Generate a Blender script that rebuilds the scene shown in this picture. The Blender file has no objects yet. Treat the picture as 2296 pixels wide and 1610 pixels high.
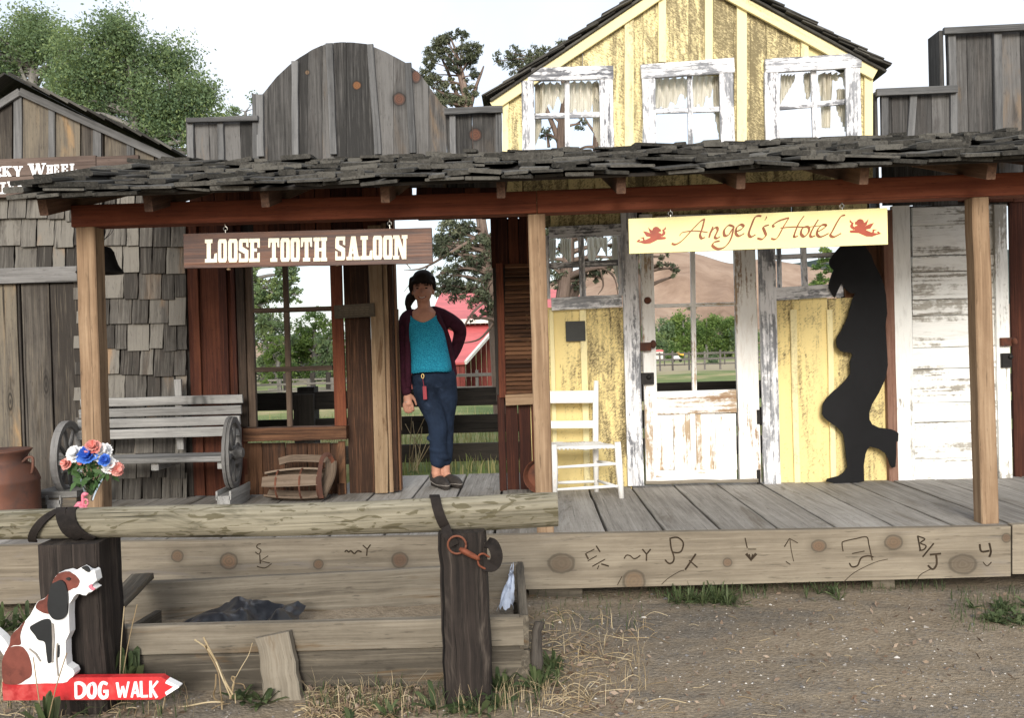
import bpy, bmesh, math, random
import numpy as np
from mathutils import Vector, Matrix, noise as mnoise
SC = bpy.context.scene
C = SC.collection
rng = random.Random(7)
R = math.radians

# ------------------------------------------------------------------ camera
ZC = 1.35                       # eye height over the dirt, deck top is 1.02 m below the eye
DK = 0.33                       # deck height
FPX = 1944.0                    # focal length in pixels of a 2295 px wide picture
VPX, VPY, ROLL = 1183.0, 780.0, 0.028
_d = Vector((VPX - 1147.5, VPY - 805.0, FPX)).normalized()      # world +Y in camera axes (x right, y down, z forward)
_u = Vector((-math.sin(ROLL), -math.cos(ROLL), 0.0))
_u = (_u - _d * _u.dot(_d)).normalized()                        # world +Z
_x = _d.cross(_u).normalized()
if _x.x < 0: _x = -_x
CAMLOC = Vector((0, 0, ZC))
cam = bpy.data.objects.new('camera', bpy.data.cameras.new('camera'))
C.objects.link(cam)
cam.data.sensor_width = 36.0
cam.data.lens = 36.0 * FPX / 2295.0
cam.data.clip_end = 6000.0
cam.data.clip_start = 0.05
# rows of the world->camera rotation are the world axes; the blender camera looks along -Z with +Y up
_M = Matrix(((_x.x, -_x.y, -_x.z), (_d.x, -_d.y, -_d.z), (_u.x, -_u.y, -_u.z)))
cam.matrix_world = Matrix.Translation(CAMLOC) @ _M.to_4x4()
SC.camera = cam

def W(px, py, Y):
    """point of the photograph (2295 x 1610 pixels) on the upright plane Y -> (X, Z)"""
    v = Vector((px - 1147.5, py - 805.0, FPX))
    w = Vector((v.dot(_x), v.dot(_d), v.dot(_u)))
    k = Y / w.y
    return (w.x * k, ZC + w.z * k)
def W3(px, py, Y):
    x, z = W(px, py, Y)
    return Vector((x, Y, z))
def RX(x0, y0, x1, y1, Y):
    xm, ym = (x0 + x1) / 2, (y0 + y1) / 2
    return W(x0, ym, Y)[0], W(x1, ym, Y)[0], W(xm, y1, Y)[1], W(xm, y0, Y)[1]

# ------------------------------------------------------------------ light
SC.view_settings.view_transform = 'Standard'
SC.view_settings.look = 'None'
SC.view_settings.exposure = 1.34
SC.view_settings.gamma = 1.0
SC.cycles.use_denoising = True
SC.cycles.max_bounces = 6
SC.cycles.transparent_max_bounces = 8
SUN_EL, SUN_AZ = R(21.5), R(182)      # thin cloud, low evening light from behind the camera
world = bpy.data.worlds.new('World'); SC.world = world
world.use_nodes = True
wn = world.node_tree.nodes; wl = world.node_tree.links
bg = wn['Background']; bg.inputs['Strength'].default_value = 0.11
sky = wn.new('ShaderNodeTexSky'); sky.sky_type = 'NISHITA'; sky.sun_disc = False
sky.sun_elevation = SUN_EL; sky.sun_rotation = SUN_AZ
sky.dust_density = 2.0
wmix = wn.new('ShaderNodeMix'); wmix.data_type = 'RGBA'
wtc = wn.new('ShaderNodeTexCoord')
wno = wn.new('ShaderNodeTexNoise'); wno.inputs['Scale'].default_value = 2.2; wno.inputs['Detail'].default_value = 5
wra = wn.new('ShaderNodeMapRange'); wra.inputs[1].default_value = .35; wra.inputs[2].default_value = .6
wra.inputs[3].default_value = .55; wra.inputs[4].default_value = .97
wl.new(wtc.outputs['Generated'], wno.inputs['Vector'])
wl.new(wno.outputs['Fac'], wra.inputs[0])
wl.new(wra.outputs[0], wmix.inputs[0])
wl.new(sky.outputs[0], wmix.inputs[6]); wmix.inputs[7].default_value = (4.0, 4.15, 4.45, 1)
wl.new(wmix.outputs[2], bg.inputs['Color'])
sun = bpy.data.objects.new('sun', bpy.data.lights.new('sun', 'SUN')); C.objects.link(sun)
sun.data.energy = 1.5; sun.data.angle = R(22); sun.data.color = (1, .96, .89)
_sd = Vector((math.sin(SUN_AZ) * math.cos(SUN_EL), math.cos(SUN_AZ) * math.cos(SUN_EL), math.sin(SUN_EL)))
sun.rotation_euler = _sd.to_track_quat('Z', 'Y').to_euler()

EACH = {'batten', 'wall_batten', 'wainscot_batten', 'cap_board', 'rake_board', 'door_casing', 'boxed_end', 'hinge', 'muntin', 'joist', 'foot_cleat', 'knot_stub', 'corner_board', 'corner_post', 'support_block'}
CLUSTER = {'carved_mark'}
# ------------------------------------------------------------------ mesh collector
class MB:
    def __init__(s): s.v = []; s.f = []; s.g = []; s.r = []; s.k = []
    def add(s, vs, fs, gs=None, rnd=None):
        n = len(s.v); s.k.append((n, len(s.f))); rnd = rng.random() if rnd is None else rnd
        s.v += [tuple(v) for v in vs]
        s.g += [tuple(g) for g in (gs if gs is not None else vs)]
        s.r += [rnd] * len(vs)
        s.f += [tuple(i + n for i in f) for f in fs]
    def beam(s, p0, p1, w, t, up=(0, 0, 1), seg=1, jit=0.0, ch=0.003, rnd=None, w1=None, t1=None, bow=0.0):
        p0, p1 = Vector(p0), Vector(p1); d = p1 - p0; L = d.length
        if L < 1e-6: return
        d /= L; up = Vector(up)
        sd = d.cross(up)
        if sd.length < 1e-5: sd = d.cross(Vector((0, 1, 0)))
        sd.normalize(); u = sd.cross(d).normalized()
        w1 = w if w1 is None else w1; t1 = t if t1 is None else t1
        vs = []; gs = []
        off = rng.random() * 3
        for i in range(seg + 1):
            k = i / seg; ww = (w + (w1 - w) * k) / 2; tt = (t + (t1 - t) * k) / 2
            c = min(ch, ww * .45, tt * .45)
            cs = [(-ww + c, -tt), (ww - c, -tt), (ww, -tt + c), (ww, tt - c), (ww - c, tt), (-ww + c, tt), (-ww, tt - c), (-ww, -tt + c)]
            jx0, jx1 = rng.gauss(0, jit), rng.gauss(0, jit)
            jy = rng.gauss(0, jit * .4)
            bb = bow * math.sin(k * math.pi)
            for (a, b) in cs:
                a2 = a + (jx1 if a > 0 else jx0); b2 = b + jy
                vs.append(p0 + d * (L * k) + sd * a2 + u * (b2 + bb))
                gs.append((L * k + off, a, b))
        fs = []
        for i in range(seg):
            for j in range(8):
                a = i * 8 + j; b = i * 8 + (j + 1) % 8
                fs.append((a, b, b + 8, a + 8))
        fs.append(tuple(range(7, -1, -1))); e = seg * 8
        fs.append(tuple(range(e, e + 8)))
        s.add(vs, fs, gs, rnd)
    def box(s, x0, x1, y0, y1, z0, z1, grain='z', **k):
        xc, yc, zc = (x0 + x1) / 2, (y0 + y1) / 2, (z0 + z1) / 2
        dx, dy, dz = abs(x1 - x0), abs(y1 - y0), abs(z1 - z0)
        if grain == 'x': s.beam((x0, yc, zc), (x1, yc, zc), dy, dz, up=(0, 0, 1), **k)
        elif grain == 'y': s.beam((xc, y0, zc), (xc, y1, zc), dx, dz, up=(0, 0, 1), **k)
        else: s.beam((xc, yc, z0), (xc, yc, z1), dx, dy, up=(0, 1, 0), **k)
    def poly(s, pts, y0, y1, rnd=None, grain='z'):
        a = sum(pts[i][0] * pts[(i + 1) % len(pts)][1] - pts[(i + 1) % len(pts)][0] * pts[i][1] for i in range(len(pts)))
        if a < 0: pts = pts[::-1]
        n = len(pts)
        vs = [(x, y0, z) for x, z in pts] + [(x, y1, z) for x, z in pts]
        gs = [((z, x, y) if grain == 'z' else (x, z, y)) for x, y, z in vs]
        fs = [tuple(range(n)), tuple(range(2 * n - 1, n - 1, -1))]
        for i in range(n):
            j = (i + 1) % n
            fs.append((j, i, i + n, j + n))
        s.add(vs, fs, gs, rnd)
    def tube(s, pts, rad, n=8, cap=True, rnd=None, flat=1.0):
        pts = [Vector(p) for p in pts]
        if not isinstance(rad, (list, tuple)): rad = [rad] * len(pts)
        vs = []; gs = []; prev = None; L = 0
        for i, p in enumerate(pts):
            t = (pts[min(i + 1, len(pts) - 1)] - pts[max(i - 1, 0)])
            if t.length < 1e-9: t = Vector((0, 0, 1))
            t.normalize()
            if prev is None:
                a = t.cross(Vector((0, 1, 0)))
                if a.length < .1: a = t.cross(Vector((1, 0, 0)))
            else:
                a = prev - t * prev.dot(t)
            a.normalize(); b = t.cross(a); prev = a
            if i: L += (p - pts[i - 1]).length
            for j in range(n):
                th = 2 * math.pi * j / n
                o = a * (math.cos(th) * rad[i]) + b * (math.sin(th) * rad[i] * flat)
                vs.append(p + o); gs.append((L, math.cos(th) * rad[i], math.sin(th) * rad[i]))
        fs = []
        for i in range(len(pts) - 1):
            for j in range(n):
                fs.append((i * n + j, i * n + (j + 1) % n, (i + 1) * n + (j + 1) % n, (i + 1) * n + j))
        if cap:
            fs.append(tuple(range(n - 1, -1, -1))); e = (len(pts) - 1) * n
            fs.append(tuple(range(e, e + n)))
        s.add(vs, fs, gs, rnd)
    def ribbon(s, pts, wid, th, nrm=None, rnd=None):
        """strap of width wid (in the direction nrm x tangent) and thickness th"""
        pts = [Vector(p) for p in pts]; vs = []; gs = []; L = 0
        for i, p in enumerate(pts):
            t = (pts[min(i + 1, len(pts) - 1)] - pts[max(i - 1, 0)]).normalized()
            n = Vector(nrm[i] if isinstance(nrm, list) else nrm)
            n = (n - t * n.dot(t)).normalized(); a = t.cross(n)
            if i: L += (p - pts[i - 1]).length
            w = wid[i] if isinstance(wid, (list, tuple)) else wid
            for q, r in ((-1, 0), (1, 0), (1, 1), (-1, 1)):
                vs.append(p + a * (q * w / 2) + n * (r * th)); gs.append((L, q * w / 2, r * th))
        fs = []
        for i in range(len(pts) - 1):
            for j in range(4):
                fs.append((i * 4 + j, i * 4 + (j + 1) % 4, i * 4 + 4 + (j + 1) % 4, i * 4 + 4 + j))
        fs += [(3, 2, 1, 0), tuple(range(len(vs) - 4, len(vs)))]
        s.add(vs, fs, gs, rnd)
    def lathe(s, prof, c=(0, 0, 0), n=24, rnd=None, axis='z'):
        vs = []; gs = []
        for r, h in prof:
            for j in range(n):
                th = 2 * math.pi * j / n
                o = (r * math.cos(th), r * math.sin(th), h)
                if axis == 'y': o = (r * math.cos(th), h, r * math.sin(th))
                if axis == 'x': o = (h, r * math.cos(th), r * math.sin(th))
                vs.append((c[0] + o[0], c[1] + o[1], c[2] + o[2])); gs.append((h, r * math.cos(th), r * math.sin(th)))
        fs = []
        for i in range(len(prof) - 1):
            for j in range(n):
                fs.append((i * n + j, i * n + (j + 1) % n, (i + 1) * n + (j + 1) % n, (i + 1) * n + j))
        s.add(vs, fs, gs, rnd)
    def ell(s, c, r, n=14, m=9, rnd=None):
        prof = []
        vs = []; fs = []
        for i in range(m + 1):
            ph = math.pi * i / m
            for j in range(n):
                th = 2 * math.pi * j / n
                vs.append((c[0] + r[0] * math.sin(ph) * math.cos(th), c[1] + r[1] * math.sin(ph) * math.sin(th), c[2] + r[2] * math.cos(ph)))
        for i in range(m):
            for j in range(n):
                fs.append((i * n + j, (i + 1) * n + j, (i + 1) * n + (j + 1) % n, i * n + (j + 1) % n))
        s.add(vs, fs, None, rnd)
    def mesh(s, name, base=(0, 0, 0), smooth=False):
        me = bpy.data.meshes.new(name)
        b = Vector(base)
        me.from_pydata([(v[0] - b.x, v[1] - b.y, v[2] - b.z) for v in s.v], [], s.f)
        a = me.attributes.new('gr', 'FLOAT_VECTOR', 'POINT')
        a.data.foreach_set('vector', np.array(s.g, dtype=np.float32).ravel())
        a = me.attributes.new('rnd', 'FLOAT', 'POINT')
        a.data.foreach_set('value', np.array(s.r, dtype=np.float32))
        if smooth: me.shade_smooth()
        me.validate()
        return me
    def build(s, name, mat, parent=None, smooth=False, base=None, label=None):
        if name in EACH and len(s.k) > 1:            # every batten, hinge, muntin is a part of its own
            ks = s.k + [(len(s.v), len(s.f))]
            for (v0, f0), (v1, f1) in zip(ks, ks[1:]):
                q = MB(); q.v = s.v[v0:v1]; q.g = s.g[v0:v1]; q.r = s.r[v0:v1]; q.f = [tuple(i - v0 for i in f) for f in s.f[f0:f1]]; q.k = [(0, 0)]
                q.build(name, mat, parent, smooth)
            return None
        if name in CLUSTER:                           # strokes that touch make one carved mark
            ks = s.k + [(len(s.v), len(s.f))]; bx = []
            for (v0, f0), (v1, f1) in zip(ks, ks[1:]):
                xs = [v[0] for v in s.v[v0:v1]]; zs = [v[2] for v in s.v[v0:v1]]; bx.append([min(xs), max(xs), min(zs), max(zs)])
            g = list(range(len(bx)))
            def root(i):
                while g[i] != i: i = g[i]
                return i
            for i in range(len(bx)):
                for j in range(i):
                    a, b = bx[i], bx[j]
                    if max(a[0] - b[1], b[0] - a[1]) < .045 and max(a[2] - b[3], b[2] - a[3]) < .045: g[root(i)] = root(j)
            for r in sorted(set(root(i) for i in range(len(bx)))):
                q = MB()
                for i in range(len(bx)):
                    if root(i) == r:
                        (v0, f0), (v1, f1) = ks[i], ks[i + 1]
                        q.add(s.v[v0:v1], [tuple(k - v0 for k in f) for f in s.f[f0:f1]], s.g[v0:v1], s.r[v0])
                me = q.mesh(name, Vector(parent.location), False); me.materials.append(mat)
                o = bpy.data.objects.new(name, me); C.objects.link(o); o.parent = parent
            return None
        off = Vector((0, 0, 0)); p = parent
        while p is not None: off += Vector(p.location); p = p.parent
        if parent is None and base is not None: off = Vector(base)
        me = s.mesh(name, off, smooth)
        o = bpy.data.objects.new(name, me); C.objects.link(o)
        if mat: me.materials.append(mat)
        if parent is not None: o.parent = parent
        elif base is not None: o.location = base
        if label: o['label'] = label
        return o

def thing(name, label, cat, loc=(0, 0, 0), group=None):
    o = bpy.data.objects.new(name, None); C.objects.link(o)
    o.location = loc; o.empty_display_size = .1
    return tag(o, label, cat, group)
def tag(o, label=None, cat=None, group=None, kind=None):
    if label: o['label'] = label
    if cat: o['category'] = cat
    if group: o['group'] = group
    if kind: o['kind'] = kind
    return o
def copy_tree(o, parent=None):
    c = o.copy(); C.objects.link(c); c.parent = parent
    for ch in list(o.children): copy_tree(ch, c)
    return c

def spline(pts, n=6):
    """Catmull-Rom through 2-D or 3-D points"""
    P = [Vector(p) for p in pts]
    if len(P) < 3: return P
    out = []
    for i in range(len(P) - 1):
        a = P[max(i - 1, 0)]; b = P[i]; c = P[i + 1]; d = P[min(i + 2, len(P) - 1)]
        for k in range(n):
            t = k / n
            out.append(.5 * ((2 * b) + (c - a) * t + (2 * a - 5 * b + 4 * c - d) * t * t + (3 * b - a - 3 * c + d) * t ** 3))
    out.append(P[-1])
    return out
_sk = [0]
def stroke(mb, pts, wf, Y, th=.003, n=6, sm=True):
    """painted stroke: pixel points on plane Y, width in pixels from wf(direction angle, t)"""
    P = spline(pts, n) if sm else [Vector(p) for p in pts]
    Lf = []; Rt = []
    for i, p in enumerate(P):
        t = P[min(i + 1, len(P) - 1)] - P[max(i - 1, 0)]
        ang = math.atan2(-t.y, t.x); w = wf(ang, i / (len(P) - 1)) / 2
        nx, ny = math.sin(ang), math.cos(ang)
        Lf.append(W(p.x - nx * w, p.y - ny * w, Y)); Rt.append(W(p.x + nx * w, p.y + ny * w, Y))
    _sk[0] += 1; e = (_sk[0] % 7) * .00025
    vs = [(x, Y - th - e, z) for x, z in Lf] + [(x, Y - th - e, z) for x, z in Rt]
    m = len(P); vs += [(x, Y + .001, z) for x, z in Lf] + [(x, Y + .001, z) for x, z in Rt]
    fs = []
    for i in range(m - 1):
        fs.append((i, m + i, m + i + 1, i + 1))
        fs.append((i, i + 1, 2 * m + i + 1, 2 * m + i)); fs.append((m + i + 1, m + i, 3 * m + i, 3 * m + i + 1))
    fs.append((0, 2 * m, 3 * m, m)); fs.append((m - 1, 2 * m - 1, 4 * m - 1, 3 * m - 1))
    mb.add(vs, fs, [(v[0], v[2], v[1]) for v in vs])
def pixpoly(mb, pts, y0, y1, rnd=None, grain='z', Y=None):
    mb.poly([W(x, y, Y if Y else y0) for x, y in pts], y0, y1, rnd, grain)
# ------------------------------------------------------------------ materials
class NT:
    def __init__(s, name):
        s.m = bpy.data.materials.new(name); s.m.use_nodes = True
        s.t = s.m.node_tree; s.b = s.t.nodes['Principled BSDF']
    def n(s, typ, **k):
        nd = s.t.nodes.new('ShaderNode' + typ)
        for a, v in k.items(): setattr(nd, a, v)
        return nd
    def put(s, sock, v):
        if hasattr(v, 'is_output') or isinstance(v, bpy.types.NodeSocket): s.t.links.new(v, sock)
        elif v is not None:
            if isinstance(v, tuple) and len(v) == 3 and sock.type == 'RGBA': v = v + (1,)
            sock.default_value = v
    def math(s, op, a, b=None, c=None, clamp=False):
        nd = s.n('Math', operation=op, use_clamp=clamp)
        s.put(nd.inputs[0], a); s.put(nd.inputs[1], b)
        if c is not None: s.put(nd.inputs[2], c)
        return nd.outputs[0]
    def vm(s, op, a, b):
        nd = s.n('VectorMath', operation=op); s.put(nd.inputs[0], a); s.put(nd.inputs[1], b)
        return nd.outputs['Value'] if op in ('DISTANCE', 'LENGTH', 'DOT_PRODUCT') else nd.outputs[0]
    def noise(s, vec, scale=1, detail=4, rough=.6, dist=0.0):
        nd = s.n('TexNoise'); s.put(nd.inputs['Vector'], vec)
        nd.inputs['Scale'].default_value = scale; nd.inputs['Detail'].default_value = detail
        nd.inputs['Roughness'].default_value = rough; nd.inputs['Distortion'].default_value = dist
        return nd.outputs['Fac']
    def vor(s, vec, scale=1, rand=1.0, feature='F1'):
        nd = s.n('TexVoronoi', feature=feature); s.put(nd.inputs['Vector'], vec)
        nd.inputs['Scale'].default_value = scale; nd.inputs['Randomness'].default_value = rand
        return nd
    def ramp(s, fac, stops):
        nd = s.n('ValToRGB'); s.put(nd.inputs[0], fac); e = nd.color_ramp.elements
        e[0].position, e[0].color = stops[0][0], (*stops[0][1], 1)
        e[1].position, e[1].color = stops[-1][0], (*stops[-1][1], 1)
        for p, c in stops[1:-1]:
            x = e.new(p); x.color = (*c, 1)
        return nd.outputs[0]
    def mr(s, v, a, b, lo=0.0, hi=1.0, smooth=True):
        nd = s.n('MapRange'); nd.interpolation_type = 'SMOOTHSTEP' if smooth else 'LINEAR'
        s.put(nd.inputs[0], v); nd.inputs[1].default_value = a; nd.inputs[2].default_value = b
        nd.inputs[3].default_value = lo; nd.inputs[4].default_value = hi
        return nd.outputs[0]
    def mix(s, fac, a, b, blend='MIX'):
        nd = s.n('Mix', data_type='RGBA', blend_type=blend); s.put(nd.inputs[0], fac)
        s.put(nd.inputs[6], a); s.put(nd.inputs[7], b)
        return nd.outputs[2]
    def bump(s, h, strength=.4, dist=.004):
        nd = s.n('Bump'); s.put(nd.inputs['Height'], h)
        nd.inputs['Strength'].default_value = strength; nd.inputs['Distance'].default_value = dist
        s.t.links.new(nd.outputs[0], s.b.inputs['Normal'])
    def attr(s, name, out):
        nd = s.n('Attribute', attribute_name=name); return nd.outputs[out]
    def out(s, col, rough=.8, spec=.3, metal=0.0):
        s.put(s.b.inputs['Base Color'], col); s.put(s.b.inputs['Roughness'], rough)
        s.b.inputs['Specular IOR Level'].default_value = spec; s.b.inputs['Metallic'].default_value = metal
        return s.m

def wood(name, dark, mid, light, var=.5, knot=.12, rough=.85, bump=.5, crack=.5, grainscale=1.0, spots=None, kcol=None,
         paint=None, wear=.5, pgray=.0, mold=None, moldcol=(.05, .038, .018), stain=None, saw=0.0, spec=.25, warm=None, moldcut=.462, fleck=.5, mottle=None, wsc=1.0):
    s = NT(name)
    A = s.attr('gr', 'Vector'); rn = s.attr('rnd', 'Fac')
    cb = s.n('CombineXYZ'); s.put(cb.inputs[0], s.math('MULTIPLY', rn, 31.7)); s.put(cb.inputs[1], s.math('MULTIPLY', rn, 57.3)); s.put(cb.inputs[2], s.math('MULTIPLY', rn, 23.1))
    P = s.vm('ADD', A, cb.outputs[0])
    gsc = grainscale
    # knots bend the grain
    kv = s.vor(s.vm('MULTIPLY', P, (1.5, 5.5, .6)))
    kd = kv.outputs['Distance']
    sel = s.n('SeparateColor'); s.put(sel.inputs[0], kv.outputs['Color'])
    km = s.math('MULTIPLY', s.mr(kd, .20, .08), s.math('GREATER_THAN', sel.outputs[0], 1 - knot))
    halo = s.math('MULTIPLY', s.mr(kd, .55, .1), s.math('GREATER_THAN', sel.outputs[0], 1 - knot))
    Pw = s.vm('ADD', P, s.vm('MULTIPLY', (0.0, .02, .0), halo)) if False else P
    g1 = s.noise(s.vm('MULTIPLY', Pw, (1.6 * gsc, 46 * gsc, 46 * gsc)), 1, 5, .65, .35)
    g2 = s.noise(s.vm('MULTIPLY', P, (.8, 4.2, 4.2)), 1, 4, .6, .6)
    g3 = s.noise(s.vm('MULTIPLY', P, (7 * gsc, 190 * gsc, 190 * gsc)), 1, 2, .6)
    g4 = s.noise(s.vm('MULTIPLY', P, (9, 11, 11)), 1, 6, .75)
    val = s.math('ADD', s.math('MULTIPLY', g1, .42), s.math('MULTIPLY', g2, .34))
    val = s.math('ADD', val, s.math('MULTIPLY', g3, .12)); val = s.math('ADD', val, s.math('MULTIPLY', g4, .12))
    val = s.math('ADD', val, s.math('MULTIPLY', s.math('SUBTRACT', rn, .5), var * .38))
    col = s.ramp(val, [(.37, dark), (.5, mid), (.64, light)])
    if warm:                                    # patches of fresher wood
        wmk = s.mr(s.noise(s.vm('MULTIPLY', P, (.9, 3.2, 3.2)), 1, 5, .6, .8), .55, .72)
        wmk = s.math('MULTIPLY', wmk, s.mr(rn, .25, .7))
        col = s.mix(wmk, col, s.mix(.75, col, warm))
    if stain:                                   # rain and rot stains
        sm = s.mr(s.noise(s.vm('MULTIPLY', P, (1.1, 7, 7)), 1, 5, .7, .9), .54, .68)
        col = s.mix(s.math('MULTIPLY', sm, .8), col, stain)
    if mottle:                                  # dark curling patches of inner bark
        mt = s.noise(s.vm('MULTIPLY', P, (9, 26, 26)), 1, 3, .55, 1.6)
        mz = s.noise(s.vm('MULTIPLY', P, (2.5, 6, 6)), 1, 3, .6)
        col = s.mix(s.math('MULTIPLY', s.mr(s.math('ADD', mt, s.math('MULTIPLY', s.math('SUBTRACT', mz, .5), .5)), .535, .585), .8), col, mottle)
    c1 = s.noise(s.vm('MULTIPLY', P, (.75, 58, 30)), 1, 3, .5, .5)
    cm = s.mr(c1, .345, .30)
    cm = s.math('MULTIPLY', cm, crack)
    fl = s.noise(s.vm('MULTIPLY', P, (13 * gsc, 120 * gsc, 120 * gsc)), 1, 3, .65)          # short dark flecks of open grain
    fm = s.mr(fl, .60, .70)
    sv = s.mr(s.noise(s.vm('MULTIPLY', P, (2.2 * gsc, 95 * gsc, 95 * gsc)), 1, 3, .6), .56, .66)   # silvered fibres
    col = s.mix(s.math('MULTIPLY', fm, fleck), col, tuple(x * .35 for x in dark))
    col = s.mix(s.math('MULTIPLY', sv, fleck * .55), col, tuple(min(1, x * 1.25) for x in light))
    col = s.mix(cm, col, tuple(x * .18 for x in dark))
    kc = kcol or tuple(x * .45 for x in dark)
    ring = s.math('ADD', .55, s.math('MULTIPLY', s.math('SINE', s.math('MULTIPLY', kd, 90.0)), .3))
    col = s.mix(s.math('MULTIPLY', km, ring), col, kc)
    h = s.math('SUBTRACT', s.math('ADD', g1, s.math('MULTIPLY', g3, .5)), s.math('MULTIPLY', cm, 1.2))
    pm = None
    if paint:
        w1 = s.noise(s.vm('MULTIPLY', P, (2.6 * wsc, 9 * wsc, 9 * wsc)), 1, 8, .72, .4)
        w2 = s.noise(s.vm('MULTIPLY', P, (1.0, 55, 55)), 1, 3, .6, .2)
        w3 = s.noise(s.vm('MULTIPLY', P, (30, 34, 34)), 1, 3, .6)
        wv = s.math('ADD', s.math('MULTIPLY', w1, .62), s.math('ADD', s.math('MULTIPLY', w2, .25), s.math('MULTIPLY', w3, .13)))
        pm = s.mr(wv, wear - .035, wear + .03)
        pc = s.mix(s.math('MULTIPLY', s.mr(g2, .35, .65), .35), paint, tuple(x * .78 for x in paint))
        if pgray > 0:
            gm = s.mr(s.noise(s.vm('MULTIPLY', P, (6, 40, 40)), 1, 6, .75, .3), .46, .66)
            pc = s.mix(s.math('MULTIPLY', gm, pgray), pc, mid)
        if mold is not None:
            rot = s.n('VectorRotate', rotation_type='Z_AXIS'); s.put(rot.inputs['Vector'], P); rot.inputs['Angle'].default_value = .95
            m1 = s.noise(s.vm('MULTIPLY', rot.outputs[0], (38, 150, 60)), 1, 5, .8, .2)
            m3 = s.noise(s.vm('MULTIPLY', P, (60, 75, 75)), 1, 4, .8)
            m2 = s.math('ADD', s.math('MULTIPLY', s.noise(s.vm('MULTIPLY', P, (1.5, 5, 5)), 1, 5, .7, .9), .72), s.math('MULTIPLY', s.noise(s.vm('MULTIPLY', P, (.8, 34, 34)), 1, 3, .6), .28))
            sh = s.math('MULTIPLY', s.math('SUBTRACT', rn, .5), .17)
            zone = s.math('ADD', m2, sh)
            smudge = s.mr(s.math('ADD', zone, s.math('MULTIPLY', s.math('SUBTRACT', m3, .5), .35)), moldcut - .02, moldcut + .16)
            pc = s.mix(s.math('MULTIPLY', smudge, .62), pc, (.30, .24, .15))
            mm = s.math('ADD', s.math('MULTIPLY', m1, .6), s.math('ADD', s.math('MULTIPLY', m3, .2), s.math('MULTIPLY', zone, .5)))
            mk = s.mr(mm, moldcut + .175, moldcut + .27)
            pc = s.mix(s.math('MULTIPLY', mk, mold), pc, moldcol)
        col = s.mix(pm, col, pc)
        h = s.math('ADD', s.math('MULTIPLY', h, .5), s.math('MULTIPLY', pm, .5))
    if saw > 0:
        sw = s.noise(s.vm('MULTIPLY', P, (130, 6, 6)), 1, 2, .5, .2)
        h = s.math('ADD', h, s.math('MULTIPLY', sw, saw))
        col = s.mix(s.math('MULTIPLY', s.mr(sw, .5, .35), saw * .35), col, dark)
    if spots:                                    # knots that the photograph shows at known places on the boards
        pos = s.n('NewGeometry').outputs['Position']
        nz = s.math('MULTIPLY', s.math('SUBTRACT', s.noise(pos, 26, 3, .6), .5), .014)
        for (x, z, rx, rz, c1_, c2_) in spots:
            dv = s.vm('MULTIPLY', s.vm('SUBTRACT', pos, (x, 0.0, z)), (1.0 / rx, 0.0, 1.0 / rz))
            d = s.math('ADD', s.vm('LENGTH', dv, (0.0, 0.0, 0.0)), s.math('MULTIPLY', nz, 22.0))
            rg = s.math('ADD', .5, s.math('MULTIPLY', s.math('SINE', s.math('ADD', s.math('MULTIPLY', d, 17.0), s.math('MULTIPLY', nz, 300.0))), .32))
            col = s.mix(s.math('MULTIPLY', s.mr(d, 2.4, .9), .5), col, dark)
            col = s.mix(s.math('MULTIPLY', s.math('MULTIPLY', s.mr(d, 1.3, 1.08), s.mr(d, .86, 1.0)), .6), col, tuple(x * .4 for x in dark))
            col = s.mix(s.math('MULTIPLY', s.mr(d, 1.15, .7), .62), col, s.mix(rg, tuple(x * .8 for x in c1_), tuple(x * .7 for x in c2_)))
    s.bump(h, bump, .004)
    return s.out(col, rough, spec)

def plain(name, col, rough=.6, spec=.4, metal=0.0, var=.25, scale=30, bump=.0, col2=None, sp=.5, sw=.06, streak=None):
    s = NT(name)
    pos = s.n('TexCoord').outputs['Object']
    v = s.vm('MULTIPLY', pos, streak) if streak else pos
    a = s.noise(v, scale, 5, .65, .3); b = s.noise(v, scale * .18, 3, .6, .5)
    c = s.mix(s.mr(b, .35, .65), col, tuple(x * (1 - var) for x in col))
    c = s.mix(s.math('MULTIPLY', s.mr(a, .4, .62), var), c, tuple(min(1, x * (1 + var * .5)) for x in col))
    if col2: c = s.mix(s.mr(s.math('ADD', s.math('MULTIPLY', a, .5), s.math('MULTIPLY', b, .5)), sp - sw, sp + sw), c, col2)
    if bump: s.bump(a, bump, .003)
    return s.out(c, rough, spec, metal)

def leafmat(name, cols, trans=.35):
    s = NT(name)
    rn = s.attr('rnd', 'Fac')
    c = s.ramp(rn, [(i / (len(cols) - 1), x) for i, x in enumerate(cols)])
    s.out(c, .6, .25)
    tr = s.n('BsdfTranslucent'); s.put(tr.inputs[0], s.mix(.5, c, tuple(min(1, x * 1.5) for x in cols[-1])))
    mx = s.n('MixShader'); mx.inputs[0].default_value = trans
    o = s.t.nodes['Material Output']
    s.t.links.new(s.b.outputs[0], mx.inputs[1]); s.t.links.new(tr.outputs[0], mx.inputs[2]); s.t.links.new(mx.outputs[0], o.inputs[0])
    return s.m

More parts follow.
